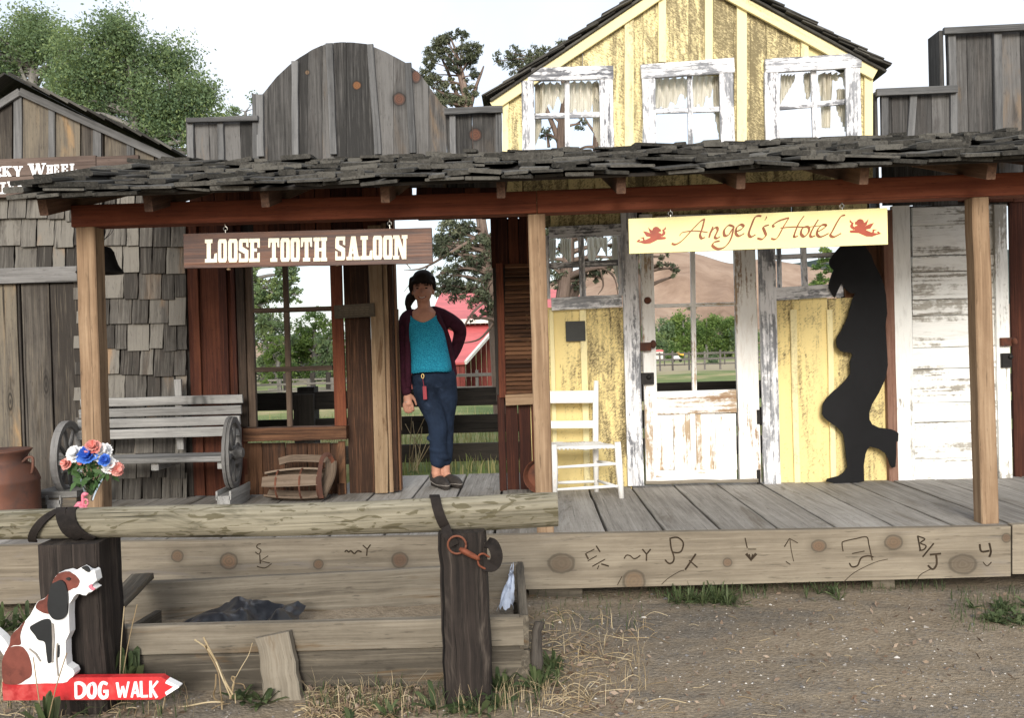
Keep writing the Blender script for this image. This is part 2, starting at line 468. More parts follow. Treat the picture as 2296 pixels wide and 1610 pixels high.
FY = 6.24       # front face of the row of false fronts
def kn(px, py, r, Y=FY, c1=(.22, .085, .045), c2=(.11, .04, .025), asp=1.0):
    x, z = W(px, py, Y); k = Y / FPX
    return (x, z, r * k, r * k * asp, c1, c2)
M = {}
M['grey'] = wood('weathered_grey_wood', (.028, .027, .026), (.072, .069, .066), (.135, .131, .127), var=.85, knot=.10, crack=.7, warm=(.2, .13, .07), stain=(.05, .045, .042),
                 spots=[kn(799, 190, 9, c1=(.36, .16, .06), c2=(.26, .10, .035)), kn(894.5, 221, 13), kn(932, 170, 10, asp=1.3), kn(1065, 301, 13), kn(688, 161, 5, c1=(.3, .2, .12), c2=(.2, .12, .07))])
M['batten'] = wood('pale_grey_batten', (.06, .06, .06), (.115, .115, .115), (.18, .18, .18), var=.6, knot=.05, crack=.4)
M['greybrown'] = wood('grey_brown_boards', (.032, .027, .023), (.083, .073, .062), (.165, .14, .105), var=1.0, knot=.12, crack=.8, warm=(.36, .22, .10), stain=(.05, .04, .03))
M['deck'] = wood('deck_planks', (.175, .162, .145), (.285, .268, .243), (.40, .38, .35), var=.45, knot=.06, crack=.45, saw=.5, stain=(.15, .13, .105), bump=.4)
_fk = 4.6
M['fascia'] = wood('deck_edge_board', (.115, .095, .07), (.19, .16, .12), (.28, .243, .185), var=.35, knot=.0, crack=.3, grainscale=.6, stain=(.17, .15, .13), bump=.35,
    spots=[kn(1258, 1262, 26, _fk, (.13, .09, .06), (.1, .07, .045), .75), kn(515, 1257, 17, _fk, (.24, .13, .07), (.14, .08, .045)), kn(400, 1246, 12, _fk, (.2, .11, .06), (.12, .07, .04)),
           kn(715, 1264, 10, _fk, (.2, .1, .05), (.1, .06, .035)), kn(897, 1255, 16, _fk, (.15, .07, .04), (.1, .05, .03)), kn(1833, 1223, 15, _fk, (.2, .11, .06), (.13, .07, .04), .8), kn(2000, 1215, 18, _fk, (.17, .1, .055), (.12, .07, .04), .8),
           kn(2155, 1264, 27, _fk, (.14, .11, .08), (.1, .075, .05), .72), kn(1629, 1260, 9, _fk, (.2, .12, .07), (.14, .08, .05)), kn(1420, 1302, 22, _fk, (.2, .13, .075), (.17, .11, .07)), kn(2252, 1205, 9, _fk, (.16, .09, .05), (.1, .06, .04))])
M['planter'] = wood('planter_boards', (.062, .053, .041), (.14, .12, .092), (.225, .198, .156), var=.6, knot=.14, crack=.3, stain=(.11, .07, .035), grainscale=.7)
M['log'] = wood('peeled_log', (.085, .075, .052), (.205, .185, .135), (.335, .31, .24), var=.2, knot=.3, crack=1.0, stain=(.06, .054, .034), grainscale=.5, bump=1.0, mottle=(.075, .064, .034))
M['railpost'] = wood('creosoted_post', (.010, .008, .007), (.026, .020, .017), (.07, .055, .046), var=.4, knot=.05, crack=1.0, grainscale=.8, bump=1.0, stain=(.085, .07, .058))
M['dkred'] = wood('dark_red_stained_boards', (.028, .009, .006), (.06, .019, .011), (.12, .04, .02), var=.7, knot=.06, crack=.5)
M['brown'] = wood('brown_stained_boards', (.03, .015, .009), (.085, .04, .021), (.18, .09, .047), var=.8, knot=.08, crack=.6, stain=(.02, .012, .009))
M['rafter'] = wood('brown_rafter', (.05, .028, .02), (.10, .055, .036), (.17, .10, .065), var=.5, knot=.05, crack=.3)
M['backlitbrown'] = wood('backlit_brown_frame', (.02, .014, .01), (.05, .034, .024), (.10, .07, .05), var=.4, knot=.0, crack=.4)  # brown darkened so that the colour itself carries the backlit shade
M['redtrim'] = wood('red_brown_trim', (.06, .018, .010), (.115, .034, .017), (.18, .06, .028), var=.5, knot=.08, crack=.3)
M['tanpost'] = wood('tan_log_post', (.08, .05, .028), (.18, .12, .07), (.28, .20, .125), var=.5, knot=.15, crack=.6, stain=(.07, .035, .015))
M['beam'] = wood('red_brown_beam', (.085, .024, .013), (.145, .040, .020), (.21, .066, .032), var=.3, knot=.1, crack=.35)
M['fir'] = wood('fir_porch_post', (.13, .08, .047), (.235, .155, .094), (.37, .265, .17), var=.3, knot=.3, crack=.7, grainscale=.55, kcol=(.09, .04, .02))
M['shake'] = wood('mossy_roof_shakes', (.022, .021, .018), (.05, .047, .041), (.105, .10, .088), var=.7, knot=.0, crack=.5, bump=1.0)
M['wallshake'] = wood('wall_shingles', (.036, .032, .028), (.088, .081, .072), (.17, .158, .138), var=1.0, knot=.0, crack=.75, warm=(.3, .185, .1), stain=(.055, .047, .04), bump=.9)
M['yellow'] = wood('worn_yellow_paint', (.16, .10, .04), (.27, .18, .08), (.4, .3, .14), var=.4, knot=.05, crack=.35, paint=(.82, .71, .38), wear=.375, mold=.7, moldcut=.445, bump=.5)
M['yellow2'] = wood('cleaner_yellow_paint', (.16, .10, .04), (.27, .18, .08), (.4, .3, .14), var=.4, knot=.05, crack=.35, paint=(.80, .65, .30), wear=.355, mold=.85, moldcut=.485, bump=.5)
M['yellowtrim'] = wood('yellow_batten_paint', (.2, .13, .06), (.3, .2, .09), (.4, .3, .14), var=.3, knot=.04, crack=.3, paint=(.84, .74, .42), wear=.375, mold=.5, moldcut=.53)
M['white'] = wood('worn_white_paint', (.09, .092, .105), (.2, .205, .22), (.36, .37, .39), var=.3, knot=.03, crack=.2, paint=(.80, .80, .82), wear=.49, pgray=.6)
M['doorwhite'] = wood('chipped_white_paint', (.22, .12, .07), (.36, .26, .17), (.5, .4, .28), var=.3, knot=.0, crack=.1, paint=(.86, .85, .82), wear=.468, pgray=.2, bump=.8, wsc=.55)
M['clapwhite'] = wood('peeling_white_paint', (.17, .15, .125), (.3, .28, .24), (.42, .4, .36), var=.3, knot=.0, crack=.1, paint=(.86, .86, .83), wear=.468, pgray=.22, bump=.7, wsc=.4)
M['chair'] = wood('white_chair_paint', (.35, .25, .16), (.5, .4, .28), (.6, .5, .4), var=.2, knot=.0, crack=.0, paint=(.85, .84, .81), wear=.40)
M['bench'] = wood('silvery_bench_wood', (.13, .127, .12), (.235, .23, .222), (.36, .355, .34), var=.5, knot=.12, crack=.5)
M['wheel'] = wood('wagon_wheel_wood', (.07, .065, .06), (.14, .135, .13), (.22, .215, .21), var=.5, knot=.0, crack=.9)
M['saloonsign'] = wood('burnt_sign_board', (.022, .008, .005), (.05, .017, .010), (.17, .065, .028), var=.1, knot=.3, crack=.3, grainscale=.45, rough=.5, spec=.45)
M['hotelsign'] = wood('pale_yellow_sign_board', (.55, .47, .2), (.6, .52, .24), (.7, .6, .3), var=.1, knot=0, crack=0, paint=(.90, .80, .40), wear=.25, rough=.55)
M['riversign'] = wood('brown_sign_board', (.05, .035, .03), (.10, .072, .06), (.16, .12, .10), var=.3, crack=.4)
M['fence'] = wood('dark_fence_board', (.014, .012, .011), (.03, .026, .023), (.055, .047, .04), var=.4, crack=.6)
M['farfence'] = wood('grey_rail', (.06, .055, .05), (.12, .11, .1), (.2, .185, .165), var=.4)
M['oldbarrel'] = wood('old_stave_wood', (.07, .05, .035), (.15, .11, .08), (.24, .19, .145), var=.5, crack=.7)
M['barnwall'] = wood('red_barn_board', (.06, .013, .012), (.12, .024, .02), (.2, .05, .04), var=.6, crack=.6)
M['barnroof'] = plain('faded_red_metal_roof', (.55, .115, .115), .5, .5, var=.2, scale=6, streak=(1, 1, 8))
M['black'] = plain('matt_black_paint', (.006, .006, .007), .75, .25, var=.3)
M['iron'] = plain('dark_iron', (.02, .018, .017), .55, .4, .6, var=.4)
M['rust'] = plain('rusty_iron', (.16, .06, .035), .8, .3, .2, var=.5, scale=22, col2=(.075, .035, .025), sp=.5, bump=.4)
M['canrust'] = plain('rusted_can', (.20, .085, .055), .7, .35, .2, var=.45, scale=9, col2=(.085, .05, .042), sp=.52, sw=.1, bump=.25)
M['clip'] = plain('orange_rust', (.20, .062, .032), .7, .3, .3, var=.4, scale=60)
M['steel'] = plain('zinc_hook', (.55, .55, .53), .35, .5, .9, var=.2)
M['leather'] = plain('black_leather', (.018, .014, .012), .85, .2, var=.5, scale=40, bump=.4)
M['cream'] = plain('cream_letter_paint', (.88, .83, .66), .6, .3, var=.08, scale=40)
M['letterwhite'] = plain('white_letter_paint', (.86, .86, .86), .5, .4, var=.06)
M['script'] = plain('russet_script_paint', (.27, .075, .018), .5, .4, var=.35, scale=25)
M['cherub'] = plain('russet_cherub_paint', (.36, .06, .025), .5, .4, var=.35, scale=25)
M['red'] = plain('red_sign_paint', (.52, .022, .026), .5, .4, var=.5, scale=16, col2=(.42, .09, .08), sp=.56, sw=.1, bump=.3)
M['dogbrown'] = plain('brown_dog_paint', (.16, .045, .032), .55, .3, var=.5, scale=22, bump=.3)
M['dogwhite'] = plain('white_dog_paint', (.82, .82, .81), .5, .4, var=.12, scale=18, bump=.25, col2=(.6, .57, .52), sp=.66, sw=.05)
M['dogblack'] = plain('black_dog_paint', (.012, .014, .016), .5, .4, var=.3)
M['carve'] = plain('burnt_carving', (.045, .033, .023), .95, .05, var=.4, scale=60)
M['curtain'] = leafmat('cream_curtain', [(.66, .62, .52), (.78, .74, .64)], .45)
M['plastic'] = plain('black_plastic_sheet', (.015, .017, .022), .35, .5, var=.4)
M['clearplastic'] = plain('pale_plastic_scrap', (.5, .56, .68), .35, .5, var=.25, scale=20)
M['pink'] = plain('pink_plastic', (.65, .18, .24), .4, .5, var=.25, scale=30)
M['skin'] = plain('skin', (.47, .235, .16), .55, .3, var=.22, scale=55, bump=.15)
M['hair'] = plain('dark_brown_hair', (.016, .010, .008), .75, .2, var=.5, scale=60, streak=(3, 3, .4))
M['lip'] = plain('lips', (.30, .09, .08), .5, .4)
M['teeth'] = plain('teeth', (.7, .66, .6), .4, .4, var=.05)
M['eye'] = plain('eye', (.015, .012, .01), .25, .5, var=.1)
M['maroon'] = plain('maroon_knit', (.042, .010, .020), .9, .15, var=.4, scale=90, bump=.4)
M['denim'] = plain('dark_denim', (.015, .025, .048), .9, .15, var=.5, scale=17, bump=.9, col2=(.035, .05, .085), sp=.62)
M['shoe'] = plain('grey_shoe', (.045, .038, .034), .7, .3, var=.4, scale=50)
M['shoetrim'] = plain('pale_shoe_trim', (.30, .27, .24), .7, .3)
M['keytag'] = plain('red_key_tag', (.28, .02, .035), .5, .4)
M['stucco'] = plain('white_house_wall', (.7, .68, .64), .8, .2)
M['vehwhite'] = plain('white_vehicle_paint', (.8, .8, .8), .35, .5, var=.05)
M['vehyellow'] = plain('yellow_canopy', (.8, .45, .03), .5, .4, var=.1)
M['tyre'] = plain('tyre_rubber', (.02, .02, .02), .8, .2)
M['petalwhite'] = leafmat('white_petal', [(.75, .75, .75), (.86, .86, .86)], .2)
M['petalpink'] = leafmat('pink_petal', [(.62, .14, .12), (.82, .46, .40)], .2)
M['petalblue'] = leafmat('blue_petal', [(.03, .10, .48), (.08, .22, .70)], .2)
M['bouquetleaf'] = leafmat('bouquet_leaf', [(.03, .07, .02), (.08, .15, .05)], .2)
M['cottonwood'] = leafmat('cottonwood_leaf', [(.06, .10, .06), (.12, .18, .095), (.19, .26, .12), (.29, .35, .14)])
M['greentree'] = leafmat('bright_tree_leaf', [(.06, .11, .035), (.12, .19, .05), (.22, .29, .08)])
M['juniper'] = leafmat('juniper_foliage', [(.045, .055, .036), (.095, .112, .068), (.17, .18, .11)], .15)
M['weedleaf'] = leafmat('weed_leaf', [(.035, .055, .025), (.07, .10, .04), (.13, .16, .075)])
M['straw'] = leafmat('dry_straw', [(.22, .16, .09), (.38, .29, .17), (.55, .46, .30)], .15)
M['drylitter'] = leafmat('dead_leaf', [(.09, .06, .04), (.2, .14, .1), (.36, .28, .21)], .1)
M['fieldgrass'] = leafmat('field_grass', [(.09, .15, .04), (.18, .24, .07), (.36, .34, .14), (.5, .42, .22)], .3)
M['bark'] = wood('juniper_bark', (.06, .043, .034), (.14, .10, .08), (.25, .185, .15), var=.3, crack=.9, bump=1)
M['bark2'] = wood('cottonwood_bark', (.08, .075, .07), (.17, .16, .15), (.28, .27, .25), var=.3, crack=.9, bump=1)

def shirtmat():
    s = NT('teal_textured_knit')
    p = s.n('TexCoord').outputs['Object']
    nd = s.n('TexWave', wave_type='BANDS', bands_direction='DIAGONAL'); s.put(nd.inputs['Vector'], s.vm('MULTIPLY', p, (1., .2, 1.6)))
    nd.inputs['Scale'].default_value = 27; nd.inputs['Distortion'].default_value = 3.5; nd.inputs['Detail'].default_value = 1; nd.inputs['Detail Scale'].default_value = 3
    f = nd.outputs['Fac']
    c = s.mix(f, (.006, .13, .235), (.03, .36, .52))
    s.bump(f, .5, .004)
    return s.out(c, .85, .2)
M['shirt'] = shirtmat()

def glassmat():
    s = NT('thin_clear_glass')
    s.b.inputs['Base Color'].default_value = (.86, .9, .9, 1); s.b.inputs['Roughness'].default_value = .22
    s.b.inputs['Transmission Weight'].default_value = 1.0; s.b.inputs['IOR'].default_value = 1.2
    return s.m
M['glass'] = glassmat()

def groundmat():
    s = NT('dirt_and_gravel')
    p = s.n('NewGeometry').outputs['Position']
    a = s.noise(p, .85, 5, .6, .6); b = s.noise(p, 5.5, 6, .7, .4); c = s.noise(p, 46, 4, .7); d = s.noise(p, 160, 2, .6)
    v = s.vor(p, 70).outputs['Distance']
    sand = s.ramp(s.math('ADD', s.math('MULTIPLY', b, .5), s.math('MULTIPLY', c, .5)), [(.34, (.165, .13, .09)), (.5, (.245, .197, .14)), (.66, (.33, .275, .205))])
    grav = s.ramp(s.math('ADD', s.math('MULTIPLY', c, .55), s.math('MULTIPLY', d, .45)), [(.33, (.085, .074, .06)), (.5, (.145, .127, .104)), (.68, (.23, .205, .172))])
    sep = s.n('SeparateXYZ'); s.put(sep.inputs[0], p)
    st = s.noise(s.vm('MULTIPLY', p, (.55, 1.9, 1)), 1, 5, .65, .5)
    m = s.mr(s.math('ADD', s.math('MULTIPLY', st, .7), s.math('MULTIPLY', b, .3)), .47, .63)
    near = s.mix(m, sand, grav)
    litter = s.mr(s.noise(p, 9, 6, .75), .6, .7)
    near = s.mix(s.math('MULTIPLY', litter, .4), near, (.10, .085, .06))
    # behind the fronts: pasture
    gr = s.ramp(s.noise(p, .35, 6, .7, .5), [(.36, (.12, .17, .06)), (.5, (.2, .24, .09)), (.6, (.36, .31, .16)), (.7, (.46, .39, .23))])
    band = s.math('ADD', sep.outputs[1], s.math('MULTIPLY', s.math('SUBTRACT', s.noise(p, .18, 4, .6), .5), 26.0))
    road = s.math('MULTIPLY', s.mr(band, 36, 44), s.mr(band, 84, 70))       # pale dirt track across the pasture
    gr = s.mix(s.math('MULTIPLY', road, .8), gr, (.40, .33, .235))
    far = s.mr(sep.outputs[1], 6.4, 7.6)
    col = s.mix(far, near, gr)
    s.bump(s.math('ADD', s.math('MULTIPLY', c, .6), s.math('ADD', s.math('MULTIPLY', b, 1.2), s.math('MULTIPLY', v, .35))), .65, .02)
    return s.out(col, .95, .15)
M['ground'] = groundmat()
def hillmat():
    s = NT('dry_grass_hill')
    p = s.n('NewGeometry').outputs['Position']
    a = s.noise(p, .012, 6, .65, .6); b = s.noise(s.vm('MULTIPLY', p, (.03, .03, .008)), 1, 5, .7, .4)
    c = s.ramp(s.math('ADD', s.math('MULTIPLY', a, .5), s.math('MULTIPLY', b, .5)), [(.36, (.19, .125, .088)), (.5, (.31, .22, .16)), (.64, (.41, .31, .235))])
    v = s.vor(p, .05); k = s.mr(v.outputs['Distance'], .22, .12)
    sel = s.n('SeparateColor'); s.put(sel.inputs[0], v.outputs['Color'])
    c = s.mix(s.math('MULTIPLY', k, s.math('GREATER_THAN', sel.outputs[0], .86)), c, (.06, .065, .035))
    return s.out(c, .95, .1)
M['hill'] = hillmat()
M['ridge'] = plain('forested_ridge', (.06, .085, .075), .95, .1, var=.4, scale=.01)
# ------------------------------------------------------------------ ground
def gz(x, y):
    """height of the dirt: 0 in the street, a bank up to the pasture behind the fronts"""
    t = min(1, max(0, (y - 5.0) / 1.6)); t = t * t * (3 - 2 * t)
    h = .25 * t
    if y > 12: h -= (min(y, 130) - 12) * .0095
    n = mnoise.noise(Vector((x * .9, y * .9, 1.3))) * .022 + mnoise.noise(Vector((x * 4.1, y * 4.1, 7.7))) * .010
    return h + n * (1 if y < 5.5 else .6)
def ground():
    xs = [-400, -160, -70, -30, -15, -8] + [-5.6 + i * .1 for i in range(113)] + [8, 15, 30, 70, 160, 400]
    ys = [-30, -12, -4, 0, 1.2] + [2 + i * .08 for i in range(38)] + [5.1 + i * .2 for i in range(20)] + [9.5, 11, 12, 14, 17, 20, 24, 30, 38, 46, 55, 65, 80, 95, 110, 130, 150, 220, 320, 460, 700]
    vs = [(x, y, gz(x, y)) for y in ys for x in xs]; nx = len(xs)
    fs = [(j * nx + i, j * nx + i + 1, (j + 1) * nx + i + 1, (j + 1) * nx + i) for j in range(len(ys) - 1) for i in range(nx - 1)]
    mb = MB(); mb.add(vs, fs)
    o = mb.build('ground', M['ground'], smooth=True); tag(o, kind='structure')
ground()
def hills():
    prof = [(-2500, 778), (-300, 778), (700, 772), (1000, 745), (1150, 695), (1230, 640), (1300, 608), (1400, 578), (1485, 566), (1560, 575), (1640, 597), (1700, 588), (1760, 594), (1850, 612), (2000, 640), (2300, 690), (3200, 720), (5000, 740)]
    P = spline(prof, 12); mb = MB(); vs = []; n = len(P); rows = 30
    for r in range(rows):
        k = r / (rows - 1)
        for i, p in enumerate(P):
            X, Z = W(p.x, p.y, 620)
            Y = 420 + 200 * k
            zz = (Z + 2) * (k ** 1.15) + (abs(mnoise.noise(Vector((X * .03, Y * .009, 0)))) - .2) * -26 * k * (1 - k) * 2.2 + mnoise.noise(Vector((X * .011, Y * .012, 5))) * 6 * k * (1 - k) * 3
            vs.append((X * (Y / 620) ** .3, Y, zz - 4 * (1 - k) ** 2))
    # the back falls away
    for i, p in enumerate(P):
        X, Z = W(p.x, p.y, 620); vs.append((X, 900, -20))
    rows += 1
    fs = [(r * n + i, r * n + i + 1, (r + 1) * n + i + 1, (r + 1) * n + i) for r in range(rows - 1) for i in range(n - 1)]
    mb.add(vs, fs); o = mb.build('hills', M['hill'], smooth=True); tag(o, kind='structure')
    prof = [(1500, 640), (1700, 600), (1800, 588), (1845, 580), (1900, 583), (2050, 575), (2300, 560), (2700, 600), (3600, 700)]
    P = spline(prof, 5); vs = []; n = len(P)
    for r, (Y, kk) in enumerate([(1500, 0), (1700, .6), (1900, 1), (2400, -.1)]):
        for p in P:
            X, Z = W(p.x, p.y, 1900); vs.append((X, Y, Z * kk))
    fs = [(r * n + i, r * n + i + 1, (r + 1) * n + i + 1, (r + 1) * n + i) for r in range(3) for i in range(n - 1)]
    mb = MB(); mb.add(vs, fs); o = mb.build('far_ridge', M['ridge'], smooth=True); tag(o, kind='structure')
hills()

# ------------------------------------------------------------------ boardwalk
DF = 4.62                     # front of the planks
def boardwalk():
    t = thing('boardwalk', 'grey plank boardwalk with thick carved edge boards in front of the wooden false fronts', 'boardwalk', (0, DF, 0))
    mb = MB()
    x = .411 - .309 * 17
    xd0 = W(885, 1060, 7.1)[0]; xd1 = W(1150, 1060, 7.1)[0]
    while x < 5.2:
        yb = 7.08 if (x > xd0 - .35 and x < xd1 + .02) else 6.30
        mb.beam((x + .1485, DF + .02 + rng.uniform(-.004, .004), DK - .022), (x + .1485, yb, DK - .022 + rng.uniform(-.002, .002)), .295, .044, seg=8, jit=.0016, ch=.004)
        x += .309
    mb.build('plank_floor', M['deck'], t)
    mb = MB()
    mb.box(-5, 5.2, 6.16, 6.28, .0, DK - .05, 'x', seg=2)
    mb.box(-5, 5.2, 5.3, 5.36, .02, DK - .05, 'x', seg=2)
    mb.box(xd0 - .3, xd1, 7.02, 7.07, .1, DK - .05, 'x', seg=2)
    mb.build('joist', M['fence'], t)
    # edge boards
    def fboard(pts, name='edge_board', yb=.045, label=None):
        mb = MB(); n = 14
        (xa, ta, ba), (xb, tb, bb) = pts
        A = [W(xa + (xb - xa) * i / n, ta + (tb - ta) * i / n, DF - .03) for i in range(n + 1)]
        B = [W(xa + (xb - xa) * i / n, ba + (bb - ba) * i / n + 3 * math.sin(i / n * math.pi), DF - .03) for i in range(n + 1)]
        mb.poly(A + B[::-1], DF - .035, DF + .012, grain='x')
        return mb.build(name, M['fascia'], t, label=label)
    fboard(((-330, 1238, 1362), (228, 1216, 1346)))
    fboard(((231, 1216, 1342), (2264, 1180, 1292)))
    fboard(((2268, 1177, 1287), (2760, 1160, 1272)))
    mb = MB()
    for px, w in ((1245, 120), (1980, 50), (2500, 60)):
        a, b, z0, z1 = RX(px - w / 2, 1300, px + w / 2, 1342, 4.66)
        mb.box(a, b, 4.66, 4.9, -.05, z1, 'x', jit=.003, seg=3)
    mb.build('support_block', M['planter'], t)
    # carved initials and marks
    mb = MB(); YF = DF - .035
    def q(*pts, w=3.2, sm=True):
        stroke(mb, [(1151.8 + .2508 * a, 1206.5 + .2508 * b) for a, b in pts], lambda an, tt: w, YF, .0016, 4, sm)
    q((640, 140), (665, 190), w=3.6); q((640, 140), (720, 100), w=2); q((660, 205), (740, 160), w=2); q((735, 70), (770, 125), w=3)
    q((700, 255), (815, 190), w=2.2); q((780, 232), (848, 252), w=3); q((745, 280), (760, 245), w=2)
    q((985, 185), (1005, 155), (1040, 160), (1070, 185), (1100, 178), (1130, 155), w=2.6)
    q((1148, 100), (1185, 145), w=3.2); q((1222, 100), (1185, 145), (1184, 205), w=3.2, sm=False)
    q((1395, 5), (1405, 90), (1430, 170), (1420, 215), (1385, 228), (1350, 195), w=3.4); q((1390, 5), (1460, -5), (1512, 40), (1500, 110), (1465, 132), (1410, 125), w=3.2)
    q((1530, 285), (1580, 210), (1625, 142), w=3.8); q((1565, 200), (1640, 265), w=3)
    q((1320, 415), (1380, 360), (1480, 300), (1520, 290), w=1.3); q((925, 420), (965, 345), w=1.6)
    q((2065, 0), (2085, 90), w=2.4); q((2075, 140), (2118, 195), (2165, 140), w=6, sm=False); q((2095, 150), (2118, 195), (2140, 150), w=7, sm=False); q((2090, 100), (2165, 100), w=1.5)
    def q2(*pts, w=2.6, sm=True):
        stroke(mb, [(1719 + .2508 * a, 1206.5 + .2508 * b) for a, b in pts], lambda an, tt: w, YF, .0016, 4, sm)
    q2((205, 15), (215, 100), (238, 210), w=1.6); q2((155, 80), (200, 5), (275, 45), w=2.2, sm=False); q2((168, 210), (208, 238), w=2)
    q2((680, 120), (670, 50), (690, 30), (800, 5), (890, -8), (910, 60), (940, 200), w=2.2); q2((760, 140), (870, 118), w=2)
    q2((735, 225), (760, 258), (810, 245), (840, 180), (900, 160), (950, 170), w=3)
    q2((1345, -20), (1360, 60), (1370, 112), w=3); q2((1350, -15), (1410, 10), (1370, 45), (1420, 70), (1400, 105), (1360, 112), w=3)
    q2((1390, 170), (1490, 48), w=3.2); q2((1455, 150), (1555, 140), w=4); q2((1510, 145), (1515, 235), (1480, 280), (1438, 245), w=4.2)
    q2((1900, 55), (1915, 120), (1985, 115), w=4); q2((1985, 45), (2000, 120), (1985, 170), w=4); q2((1930, 215), (1965, 250), (2005, 215), w=1.6)
    q2((680, 400), (780, 310), (960, 220), (1080, 190), w=1.3); q2((1335, 395), (1370, 330), (1460, 280), w=1.3)
    def q3(*pts, w=2.6, sm=True):
        stroke(mb, [(576 + .2508 * a, 1206.5 + .2508 * b) for a, b in pts], lambda an, tt: w, YF, .0016, 4, sm)
    q3((35, 52), (5, 60), (0, 85), (35, 110), (15, 145), (-15, 125), w=2); q3((25, 150), (30, 230), w=2.2); q3((100, 160), (30, 205), (115, 225), w=2, sm=False); q3((0, 255), (70, 268), (130, 230), w=1.8)
    q3((785, 125), (800, 112), (820, 125), (840, 115), (870, 140), (900, 115), (935, 125), w=3); q3((945, 65), (985, 100), w=2.6); q3((1015, 60), (985, 100), (980, 160), w=3, sm=False)
    mb.build('carved_mark', M['carve'], t)
boardwalk()

# ------------------------------------------------------------------ wall helpers
def rect(mb, x0, y0, x1, y1, ya, yb, grain='z', Y=None, **k):
    """box from a pixel rectangle measured on plane Y (default its front)"""
    Y = Y or ya
    a, b, z0, z1 = RX(x0, y0, x1, y1, Y)
    mb.box(a, b, ya, yb, z0, z1, grain, **k)
def slant(mb, p0, p1, wpx, ya, yb, **k):
    """board between two pixel points"""
    (x0, z0), (x1, z1) = W(p0[0], p0[1], ya), W(p1[0], p1[1], ya)
    w = wpx * ya / FPX; yc = (ya + yb) / 2
    mb.beam((x0, yc, z0), (x1, yc, z1), w, yb - ya, up=(0, 1, 0), **k)
def vboards(mb, x0, x1, ybot, ytop, n, ya, yb, gap=1.4, top=None, wobble=0.0):
    """n upright boards between pixel columns x0..x1; top(px) gives the pixel row of the upper edge"""
    cuts = [x0 + (x1 - x0) * (i + (rng.uniform(-wobble, wobble) if 0 < i < n else 0)) / n for i in range(n + 1)]
    for i in range(n):
        a, b = cuts[i] + gap / 2, cuts[i + 1] - gap / 2
        yo = rng.uniform(-.003, .003)
        if top is None:
            rect(mb, a, ytop, b, ybot, ya + yo, yb + yo, seg=5, jit=.0012, Y=ya)
        else:
            m = 8
            up = [W(a + (b - a) * k / m, top(a + (b - a) * k / m), ya) for k in range(m + 1)]
            lo = [W(b, ybot, ya), W(a, ybot, ya)]
            mb.poly(up + lo, ya + yo, yb + yo)

def interp(pts):
    def f(x):
        if x <= pts[0][0]: return pts[0][1]
        for (a, b), (c, d) in zip(pts, pts[1:]):
            if x <= c: return b + (d - b) * (x - a) / (c - a)
        return pts[-1][1]
    return f

# ------------------------------------------------------------------ shed at the left with the river sign
def shake_wall(mb, x0, x1, y0, y1, rows, Y, wpx=(26, 52)):
    for r in range(rows):
        ya = y0 + (y1 - y0) * r / rows; yb = y0 + (y1 - y0) * (r + 1) / rows
        x = x0 - rng.uniform(0, 10)
        while x < x1:
            w = rng.uniform(*wpx)
            xe = min(x + w, x1 + rng.uniform(-3, 3))
            if xe - x > 5:
                sag = rng.uniform(-3, 4)
                X0, X1, _, _ = RX(x + 1.2, ya, xe - 1.2, yb, Y)
                zt = W((x + xe) / 2, ya - 9, Y)[1]; zb = W((x + xe) / 2, yb + sag + 2, Y)[1]
                xc = (X0 + X1) / 2; tilt = rng.uniform(.016, .030)
                mb.beam((xc + rng.uniform(-.004, .004), Y + .012, zt), (xc, Y + .012 - tilt, zb), X1 - X0, .005, up=(0, 1, 0), t1=rng.uniform(.010, .017), seg=4, jit=.0015, ch=.001)
            x = xe
